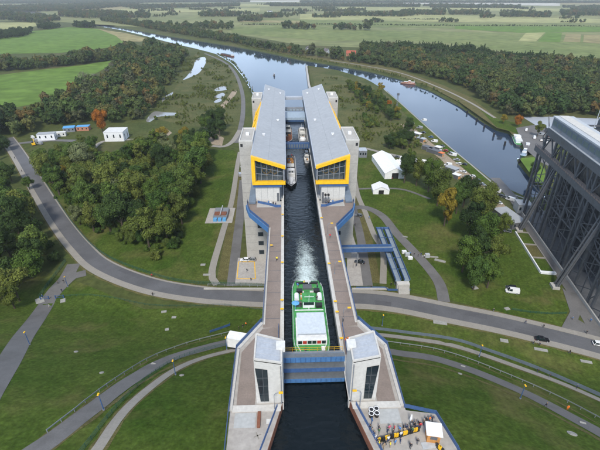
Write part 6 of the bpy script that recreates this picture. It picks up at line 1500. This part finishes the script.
# ------------------------------------------------------------------ lamps
def slope_lamp(px, label, h=5.2):
    p = at(*px); o = thing('street_lamp', label, 'lamp', p, group='lamps on the slope paths')
    MB().local().tube([(0, 0, -.3), (0, 0, h)], [.13, .08], 8).build('pole', 'blue', o); MB().local().tube([(0, 0, -.2), (0, 0, .45)], .24, 8).build('foot', 'steel_grey', o)
    hd = MB().local(); hd.hexa([(-.2, -.38, h - .05), (.2, -.38, h - .05), (.2, .28, h - .05), (-.2, .28, h - .05)], [(-.15, -.3, h + .14), (.15, -.3, h + .14), (.15, .22, h + .14), (-.15, .22, h + .14)]); hd.build('lamp_head', 'yellow', o)
    return o
for x, y, lb in ((104, 410.5, 'yellow-headed lamp on the left dark road, nearest the camera'), (175.7, 375, 'yellow-headed lamp between the left dark road and light path'), (30, 345, 'yellow-headed lamp beside the left side road'), (479, 357, 'yellow-headed lamp beside the right light path'), (520, 399, 'yellow-headed lamp below the right dark road'), (68, 287, 'yellow-headed lamp at the pedestrian gate junction'), (227, 350, 'yellow-headed lamp beside the white truck'), (382, 326, 'yellow-headed lamp beside the right gatehouse')): slope_lamp((x, y), lb)
def deck_lamp(x, y, s, h, label, arm=1.2):
    o = thing('deck_lamp', label, 'lamp', (x, y, 38.05), group='lamps on the canal bridge')
    MB().local().tube([(0, 0, -.1), (0, 0, h * .85), (s * arm * .25, 0, h * .97), (s * arm, 0, h)], [.09, .07, .06, .05], 6).build('pole', 'steel_grey', o)
    LB(o, 'lamp_head', 'yellow', min(s * (arm - .1), s * (arm + .7)), max(s * (arm - .1), s * (arm + .7)), -.2, .2, h - .06, h + .12); LB(o, 'base_plate', 'steel_grey', -.2, .2, -.2, .2, 0, .08)
for x, y, s, h, lb in ((-8.1, 52.6, 1, 4.6, 'curved lamp with yellow head in front of the left gatehouse'), (8.3, 52.6, -1, 4.6, 'curved lamp with yellow head in front of the right gatehouse'), (8.0, 96, 1, 4.2, 'deck lamp with yellow head, middle of the right walkway'), (8.0, 76.5, 1, 4.2, 'deck lamp with yellow head near the right gatehouse'), (8.0, 118, 1, 4.2, 'deck lamp with yellow head near the right landing'),
                    (-10.8, 110, 1, 1.2, 'low yellow-headed light on the left walkway')): deck_lamp(x, y, s, h, lb, 1.0 if h > 2 else .3)
for k, (sx, yy) in enumerate([(-1, y) for y in (68, 80.5, 84, 101, 116, 131)] + [(1, y) for y in (70, 79, 83, 100, 128)]):
    o = thing('rim_light', 'small yellow light on the %s channel rim, %s from the gate' % ('left' if sx < 0 else 'right', ORD[k if sx < 0 else k - 6]), 'light', (sx * 6.8, yy, 38.25), group='yellow lights on the channel rims')
    LB(o, 'post', 'steel_grey', -.08, .08, -.08, .08, 0, .6); LB(o, 'head', 'yellow', -.4, .4, -.22, .22, .6, .8)

# ------------------------------------------------------------------ plaza furniture
def P38(x, y, z=37.95): return at(x, y, z)
kp = P38(432, 438); kk = thing('ticket_kiosk', 'orange wooden ticket kiosk with white roof on the right plaza', 'kiosk', kp, -.2)
LB(kk, 'walls', 'wood', -1.1, 1.1, -1.0, 1.0, 0, 2.3)
for k in range(7): LB(kk, 'board', 'wood', -1.1 + k * .315, -.81 + k * .315, -1.03, -1.0, .02, 2.28)
rf = MB().local(); rf.hexa([(-1.4, -1.3, 2.3), (1.4, -1.3, 2.3), (1.4, 1.3, 2.5), (-1.4, 1.3, 2.5)], [(-1.4, -1.3, 2.42), (1.4, -1.3, 2.42), (1.4, 1.3, 2.62), (-1.4, 1.3, 2.62)]); rf.build('roof', 'canvas', kk)
LB(kk, 'hatch', 'grey_dark', -.6, .6, -1.06, -1.03, 1.0, 1.8)
q = P38(430, 445); o = MB().local().box(-1.5, 1.5, -.6, .6, 0, .12).build('ramp_plate', 'steel_light'); o.location = q; o.rotation_euler = (0, 0, .1); tag(o, 'grey ramp plate on the ground in front of the ticket kiosk', 'ramp')
bar_pts = [(380, 441), (384.5, 440), (389, 438.5), (393.5, 437.5), (398, 436.5), (402.5, 435.5), (407, 434), (412, 432.5), (417, 431)]
for k, (x, y) in enumerate(bar_pts + [(438, 448), (441, 451)]):
    p = P38(x, y); o = thing('barrier', 'yellow and black striped barrier, %s of the row across the right plaza' % (ORD + ('ninth', 'tenth, beyond the kiosk,', 'eleventh, beyond the kiosk,'))[k] , 'barrier', p, .32 if k < 9 else -.9, 'striped barriers on the right plaza')
    LB(o, 'foot', 'rubber', -.5, .5, -.22, .22, 0, .1)
    for j in range(2): LB(o, 'yellow_panel' if (j + k) % 2 == 0 else 'black_panel', 'yellow' if (j + k) % 2 == 0 else 'black', -.46 + j * .46, j * .46, -.12, .12, .1, 1.0)
for k, (x, y, lb) in enumerate(((371, 412.5, 'black round bin with white rim, rear left of four'), (376, 411.5, 'black round bin with white rim, rear right of four'), (371, 416.5, 'black round bin with white rim, front left of four'), (376.5, 416, 'black round bin with white rim, front right of four'))):
    p = P38(x, y); o = thing('bin', lb, 'bin', p, group='round bins on the right plaza'); MB().local().tube([(0, 0, 0), (0, 0, .9)], [.42, .48], 14).build('barrel', 'black', o); MB().local().tube([(.45 * math.cos(t), .45 * math.sin(t), .92) for t in np.linspace(0, 2 * PI, 15)], .07, 5, cap=False).build('rim', 'white', o)
p = P38(410, 424); o = thing('parasol', 'folded white parasol standing behind the crowd', 'parasol', p); MB().local().tube([(0, 0, 0), (0, 0, 2.6)], .04, 6).build('pole', 'steel_light', o); MB().local().tube([(0, 0, 1.0), (0, 0, 1.3), (0, 0, 2.5), (0, 0, 2.8)], [.12, .26, .12, .02], 8).build('folded_cloth', 'canvas', o); LB(o, 'base', 'stone', -.3, .3, -.3, .3, 0, .1)
p = P38(366, 436); tb_ = thing('binocular_stand', 'blue viewing binocular on a post at the right channel rail', 'binoculars', P38(371.5, 424)); MB().local().tube([(0, 0, 0), (0, 0, 1.2)], .08, 6).build('post', 'blue', tb_); MB().local().tube([(0, -.3, 1.35), (0, .3, 1.3)], .16, 8).build('scope', 'blue', tb_)

# ------------------------------------------------------------------ people
def make_person(pose):
    """one continuous skinned body; materials by height: shoes/trousers, jacket, skin"""
    J = {'pelvis': (0, 0, .93), 'waist': (0, 0, 1.08), 'chest': (0, .01, 1.34), 'neck': (0, .01, 1.50), 'head': (0, .02, 1.60), 'crown': (0, .02, 1.72)}
    st, ar_ = pose
    for s, n in ((-1, 'l'), (1, 'r')):
        k = st * s
        J['hip' + n] = (.10 * s, 0, .88); J['knee' + n] = (.11 * s, .10 * abs(st) + k * .16, .49); J['ank' + n] = (.11 * s, k * .30 - .02, .09); J['toe' + n] = (.12 * s, k * .30 + .15, .04)
        J['sho' + n] = (.19 * s, .01, 1.43)
        if ar_ == 'hang': J['elb' + n] = (.25 * s, -k * .14 - .02, 1.15); J['wri' + n] = (.26 * s, -k * .22 + .06, .90); J['han' + n] = (.26 * s, -k * .24 + .10, .80)
        elif ar_ == 'rail': J['elb' + n] = (.25 * s, .08, 1.16); J['wri' + n] = (.18 * s, .33, 1.10); J['han' + n] = (.15 * s, .42, 1.10)
        else: J['elb' + n] = (.28 * s, .04, 1.18); J['wri' + n] = (.10 * s, .22, 1.38 if s > 0 else 1.15); J['han' + n] = (.05 * s, .24, 1.50 if s > 0 else 1.16)
    E_ = [('pelvis', 'waist'), ('waist', 'chest'), ('chest', 'neck'), ('neck', 'head'), ('head', 'crown')]
    for n in 'lr': E_ += [('pelvis', 'hip' + n), ('hip' + n, 'knee' + n), ('knee' + n, 'ank' + n), ('ank' + n, 'toe' + n), ('chest', 'sho' + n), ('sho' + n, 'elb' + n), ('elb' + n, 'wri' + n), ('wri' + n, 'han' + n)]
    Rr = {'pelvis': .15, 'waist': .14, 'chest': .165, 'neck': .065, 'head': .098, 'crown': .075, 'hip': .10, 'kne': .068, 'ank': .05, 'toe': .04, 'sho': .085, 'elb': .055, 'wri': .04, 'han': .042}
    names = list(J); me = bpy.data.meshes.new('person_cage'); me.from_pydata([J[n] for n in names], [(names.index(a), names.index(b)) for a, b in E_], [])
    o = bpy.data.objects.new('person_cage', me); col.objects.link(o)
    md = o.modifiers.new('skin', 'SKIN')
    if not me.skin_vertices: bpy.context.view_layer.objects.active = o
    sk = me.skin_vertices[0].data if me.skin_vertices else None
    if sk is None: return None
    for i, n in enumerate(names):
        r = Rr.get(n) or Rr[n[:3]]; sk[i].radius = (r, r * (.78 if n in ('chest', 'waist', 'pelvis') else 1)); sk[i].use_root = (n == 'pelvis')
    ss = o.modifiers.new('sub', 'SUBSURF'); ss.levels = 1; ss.render_levels = 1
    dg = bpy.context.evaluated_depsgraph_get(); me2 = bpy.data.meshes.new_from_object(o.evaluated_get(dg))
    bpy.data.objects.remove(o); me2.name = 'body'
    me2.materials.clear()
    for q in ('black', 'grey_dark', 'white', 'skin'): me2.materials.append(M[q])
    for pg in me2.polygons:
        c = pg.center; z = c.z
        hand = (abs(c.x) > .2 and z < .88) if ar_ == 'hang' else (c.y > .3 and z > .9) if ar_ == 'rail' else (c.y > .2 and z > 1.1)
        pg.material_index = 3 if (z > 1.50 or hand) else 2 if z > .93 or abs(c.x) > .215 else 1 if z > .1 else 0
        pg.use_smooth = True
    return me2
for q, c_ in (('cl_black', (.02, .02, .025)), ('cl_navy', (.02, .035, .09)), ('cl_red', (.5, .03, .04)), ('cl_pink', (.62, .12, .2)), ('cl_white', (.7, .7, .7)), ('cl_grey', (.16, .16, .17)), ('cl_blue', (.05, .2, .5)), ('cl_green', (.06, .14, .06)), ('cl_orange', (.85, .2, .02)), ('cl_tan', (.33, .25, .16)), ('cl_yellow', (.75, .6, .05)), ('cl_jeans', (.05, .075, .14))): mat(q, c_, .85, .15, 5)
POSES = [(0.0, 'hang'), (1.0, 'hang'), (.25, 'rail'), (.15, 'phone'), (.6, 'hang')]
BODY = [make_person(p) for p in POSES]
hm = MB(); 
hv, hf = ico((0, 0, 0), .112, .06); hm.v = [(x * .95, y * 1.05 - .005, z * .95 + 1.675) if z > -.02 or y < 0 else (x * .8, y * .5 - .04, z * .6 + 1.675) for x, y, z in hv]; hm.f = hf; hm.mi = [0] * len(hf)
hairme = bpy.data.meshes.new('hair'); hairme.from_pydata(hm.v, [], hm.f); hairme.materials.append(M['hair']); hairme.polygons.foreach_set('use_smooth', [True] * len(hf)); hairme.update()
mat('hair_fair', (.25, .16, .07), .7, .2, 8); mat('hair_grey', (.3, .29, .28), .7, .2, 8)
seen_lab = {}
def person(p, rz, pose, jacket, trousers, where, group, hair='hair', h=1.0, dz=0):
    cn = {'cl_black': 'black', 'cl_navy': 'navy', 'cl_red': 'red', 'cl_pink': 'pink', 'cl_white': 'white', 'cl_grey': 'grey', 'cl_blue': 'bright blue', 'cl_green': 'dark green', 'cl_orange': 'orange', 'cl_tan': 'tan', 'cl_yellow': 'yellow', 'cl_jeans': 'denim'}
    act = ('standing', 'walking', 'leaning on the rail', 'taking a photo', 'strolling')[pose]
    lb = 'person, %s jacket, %s trousers, %s %s' % (cn[jacket], cn[trousers], act, where)
    o = thing('person', lb, 'person', (p[0], p[1], p[2] + dz), rz, group); o.scale = (h, h, h)
    b = bpy.data.objects.new('body', BODY[pose]); col.objects.link(b); b.parent = o
    for i, q in ((1, trousers), (2, jacket)): b.material_slots[i].link = 'OBJECT'; b.material_slots[i].material = M[q]
    hr_ = bpy.data.objects.new('hair', hairme); col.objects.link(hr_); hr_.parent = o; hr_.material_slots[0].link = 'OBJECT'; hr_.material_slots[0].material = M[hair]
    return o
JK = ['cl_black', 'cl_navy', 'cl_grey', 'cl_black', 'cl_green', 'cl_tan', 'cl_white', 'cl_red', 'cl_blue', 'cl_navy', 'cl_grey', 'cl_yellow']; TR = ['cl_black', 'cl_jeans', 'cl_navy', 'cl_grey', 'cl_tan']
HR = ['hair', 'hair', 'hair_fair', 'hair_grey']
# line along the channel rail of the right plaza
i = 0
for (x, y, jk) in ((370, 430, 'cl_black'), (372, 433, 'cl_tan'), (374, 436.5, 'cl_navy'), (375.5, 440, 'cl_white'), (377, 443.5, 'cl_black'), (379, 446, 'cl_yellow'), (381, 448, 'cl_grey'), (378.5, 430, 'cl_black'), (379, 434, 'cl_green')):
    person(P38(x, y), random.uniform(.7, 1.9), 2 if i % 2 == 0 else 3, jk, TR[i % 5], 'at the right channel rail', 'crowd on the right plaza', HR[i % 4], random.uniform(.93, 1.05)); i += 1
for (x, y, jk) in ((387, 433, 'cl_navy'), (389, 430.5, 'cl_pink'), (394, 430.5, 'cl_red'), (392.5, 435, 'cl_black'), (399, 432, 'cl_blue'), (400.5, 437, 'cl_white'), (403, 429, 'cl_black'), (406, 430.5, 'cl_navy'), (404, 433.5, 'cl_tan'), (408.5, 432.5, 'cl_black'), (410.5, 429, 'cl_grey'), (412, 433, 'cl_green'), (413.5, 428, 'cl_black'), (416, 430, 'cl_navy'), (418.5, 426.5, 'cl_black'), (420, 428, 'cl_red'), (415, 425.5, 'cl_grey'), (411, 426, 'cl_black'), (423, 424.5, 'cl_tan'), (426, 423, 'cl_black'), (429, 422, 'cl_orange'), (432, 421, 'cl_navy'),
                   (395, 445, 'cl_blue'), (400, 443, 'cl_navy'), (390, 447, 'cl_yellow'), (385, 445, 'cl_black'), (410, 448.5, 'cl_black'), (417, 444, 'cl_black'), (388, 442, 'cl_white'), (383.5, 449, 'cl_tan')):
    wh = 'behind the striped barriers' if y < 436 else 'in front of the striped barriers'
    person(P38(x, y), random.uniform(0, 6.28), (0, 3, 4, 0)[i % 4], jk, TR[(i * 3) % 5], wh, 'crowd on the right plaza', HR[i % 4], random.uniform(.92, 1.05)); i += 1
# workers and walkers
WK = [((276.8, 261), 38.05, 1, 'cl_yellow', 'cl_black', 'on the left bridge walkway', 0), ((345.5, 343), 38.05, 0, 'cl_orange', 'cl_orange', 'behind the right gatehouse', 1), ((348, 342), 38.05, 4, 'cl_orange', 'cl_navy', 'behind the right gatehouse', 2), ((330, 238), 38.05, 0, 'cl_red', 'cl_grey', 'on the right bridge walkway', 1), ((343, 322), 38.05, 3, 'cl_grey', 'cl_black', 'near the right gatehouse', 0)]
for px, z, ps, jk, tr, wh, hh in WK: person(at(*px, z), random.uniform(0, 6), ps, jk, tr, wh, 'people on the canal bridge', HR[hh])
for (x, y), jk, tr, ps, wh in (((545.6, 407), 'cl_black', 'cl_black', 1, 'on the right dark road'), ((567, 410), 'cl_orange', 'cl_orange', 0, 'on the right dark road'), ((537, 373), 'cl_black', 'cl_navy', 1, 'on the right light path'), ((549, 378), 'cl_black', 'cl_grey', 1, 'on the right light path'), ((576, 389), 'cl_navy', 'cl_black', 4, 'on the right light path'),
        ((525, 324), 'cl_navy', 'cl_jeans', 1, 'on the pavement above the black car'), ((543, 328), 'cl_black', 'cl_black', 4, 'on the pavement above the black car'), ((493, 312), 'cl_black', 'cl_grey', 1, 'on the upper pavement near the lawn'), ((533, 344.5), 'cl_black', 'cl_jeans', 1, 'beside the black car'), ((539, 346), 'cl_navy', 'cl_black', 4, 'beside the black car'), ((569, 354), 'cl_black', 'cl_navy', 1, 'on the lower pavement at the right'),
        ((572, 320), 'cl_blue', 'cl_black', 0, 'at the mouth of the old lift lane'), ((590, 322), 'cl_blue', 'cl_jeans', 0, 'under the old lift strut'), ((586, 334), 'cl_black', 'cl_black', 1, 'near the mouth of the old lift lane'), ((22, 172), 'cl_black', 'cl_black', 1, 'on the upper main road pavement'), ((15, 159), 'cl_black', 'cl_navy', 4, 'high up on the main road pavement'),
        ((64, 283), 'cl_black', 'cl_grey', 0, 'at the pedestrian gate junction'), ((58, 284), 'cl_tan', 'cl_black', 1, 'at the pedestrian gate junction'), ((62, 292), 'cl_navy', 'cl_black', 0, 'close to the pedestrian gate'), ((43, 298), 'cl_blue', 'cl_black', 0, 'at the pedestrian gate'), ((50, 308), 'cl_white', 'cl_tan', 1, 'below the pedestrian gate'),
        ((152, 277), 'cl_red', 'cl_black', 1, 'on the kerb of the main road'), ((153, 296), 'cl_black', 'cl_black', 1, 'on the pavement of the main road'), ((239, 330), 'cl_black', 'cl_black', 0, 'behind the white truck'), ((246, 326), 'cl_orange', 'cl_black', 0, 'behind the white truck'), ((243, 328), 'cl_black', 'cl_grey', 4, 'behind the white truck'),
        ((353, 268), 'cl_black', 'cl_black', 0, 'on the right apron'), ((356, 267), 'cl_black', 'cl_navy', 1, 'on the right apron'), ((391, 286), 'cl_black', 'cl_black', 4, 'at the foot of the footbridge stair'), ((353, 289), 'cl_navy', 'cl_black', 0, 'beside the right yard railing'), ((371, 289), 'cl_black', 'cl_grey', 4, 'beside the right yard railing'),
        ((410, 255), 'cl_blue', 'cl_black', 0, 'at the park entrance'), ((414, 256), 'cl_black', 'cl_grey', 3, 'at the park entrance'), ((418, 257), 'cl_black', 'cl_black', 0, 'at the park entrance'), ((421, 256), 'cl_navy', 'cl_jeans', 4, 'at the park entrance'), ((424, 258), 'cl_white', 'cl_black', 0, 'at the park entrance'), ((389, 178.5), 'cl_black', 'cl_black', 0, 'at the door of the large marquee'), ((392, 180), 'cl_red', 'cl_black', 3, 'at the door of the large marquee'), ((387, 180.5), 'cl_white', 'cl_navy', 0, 'at the door of the large marquee'),
        ((369, 219), 'cl_blue', 'cl_black', 1, 'on the light walkway right of the lift'), ((355, 226), 'cl_black', 'cl_black', 1, 'on the lane right of the lift'), ((251, 281), 'cl_navy', 'cl_black', 0, 'in the yellow parking bay'), ((247, 272), 'cl_black', 'cl_grey', 1, 'in the yellow parking bay')):
    person(at(x, y), random.uniform(0, 6.28), ps, jk, tr, wh, 'walkers on the paths', random.choice(HR), random.uniform(.94, 1.05), .14)
# passengers on the ship and the excursion boat, visitors on the landings
for k, (x, y) in enumerate(((-2.0, 82.5), (-1.0, 84), (1.2, 83), (2.2, 85), (-2.6, 90.5), (2.7, 90), (0.5, 91.2), (-.8, 91.6), (1.5, 88.6), (-1.6, 66.8))): person((x, y, 37.62), random.uniform(0, 6), (0, 3)[k % 2], JK[(k * 5) % 12], TR[k % 5], 'aboard the green ship ' + ('near the stern' if y > 87 else 'behind the canopy' if y > 70 else 'at the bow'), 'passengers on the green ship')
for k in range(14): person((-3.3 + random.uniform(-1.4, 1.4), 176 + k * 1.35, 37.32), random.uniform(0, 6), (0, 3)[k % 2], JK[(k * 7) % 12], TR[k % 5], 'on the deck of the excursion boat', 'passengers on the excursion boat')
for k in range(8):
    s = -1 if k < 4 else 1; person((s * (9.4 + .9 * (k % 4)), 139.2 + .5 * (k % 4), 38.05), PI + random.uniform(-.6, .6), (2, 0)[k % 2], ['cl_navy', 'cl_black', 'cl_white', 'cl_blue'][k % 4], TR[k % 5], 'behind the railing below the %s hall' % ('left' if s < 0 else 'right'), 'visitors on the landings')
eq = thing('control_cabinet', 'dark machine cabinets on the right landing below the hall', 'cabinet', (9.8, 141.2, 38.05))
for k in range(3): LB(eq, 'cabinet', 'grey_dark', -1.8 + k * 1.2, -.8 + k * 1.2, -.4, .4, 0, 1.9 - .3 * k)
for t in (-.5, .6): MB().local().tube([(t, 0, 1.9), (t, 0, 3.4)], .06, 5).tube([(t, -.1, 3.4), (t, .2, 3.4)], .5, 10).build('dish', 'black', eq)
pg = thing('pedestrian_gate', 'blue pedestrian gate across the side road junction', 'gate', at(54, 298))
ga, gb = at(41, 300), at(64, 298)
for q in (ga, ga.lerp(gb, .35), ga.lerp(gb, .65), gb): MB().bar(q, q + Vector((0, 0, 1.6)), .3).build('post', 'blue', pg)
for h_ in (.5, 1.4): MB().bar(ga + Vector((0, 0, h_)), ga.lerp(gb, .35) + Vector((0, 0, h_)), .1).bar(ga.lerp(gb, .65) + Vector((0, 0, h_)), gb + Vector((0, 0, h_)), .1).build('rail', 'blue', pg)
en = thing('entrance_canopy', 'park entrance with white turnstile cabinets beside the path', 'entrance', at(408, 256))
for k, (x, y) in enumerate(((404, 253), (407, 256), (410, 259), (427, 257))):
    q = at(x, y); MB().box(q.x - 1, q.x + 1, q.y - .7, q.y + .7, G, G + 1.2 + .5 * (k % 2)).build('cabinet', 'white' if k % 2 == 0 else 'steel_light', en)

# ------------------------------------------------------------------ haze
hz_ = MB().box(-15200, 15200, -500, 22200, -4, 112).build('haze', 'white'); hz_.data.materials.clear()
hmx = bpy.data.materials.new('haze_air'); hmx.use_nodes = True; n_ = hmx.node_tree.nodes; n_.clear()
ho = n_.new('ShaderNodeOutputMaterial'); hv_ = n_.new('ShaderNodeVolumePrincipled'); hv_.inputs['Color'].default_value = (.95, .97, 1.0, 1); hv_.inputs['Density'].default_value = 8.5e-5; hv_.inputs['Anisotropy'].default_value = .2
hmx.node_tree.links.new(hv_.outputs[0], ho.inputs['Volume']); hz_.data.materials.append(hmx); tag(hz_, 'pale haze in the air over the plain', 'haze', kind='stuff')

# ------------------------------------------------------------------ tell look-alikes apart by their place in the picture
from collections import defaultdict
bpy.context.view_layer.update()
same = defaultdict(list)
for o in bpy.data.objects:
    if o.parent is None and o.get('label'): same[o['label']].append(o)
def scr_x(o):
    v = o.location - CAM; return v.dot(_rt) / v.dot(_fw)
WORDS = {2: ('left of two', 'right of two'), 3: ('left of three', 'middle of three', 'right of three'), 4: ('leftmost of four', 'second of four', 'third of four', 'rightmost of four'), 5: ('leftmost of five', 'second of five', 'middle of five', 'fourth of five', 'rightmost of five')}
for lb, L_ in same.items():
    if len(L_) in WORDS:
        for o, wd_ in zip(sorted(L_, key=scr_x), WORDS[len(L_)]):
            t = '%s, %s alike' % (lb, wd_)
            if len(t.split()) <= 16: o['label'] = t
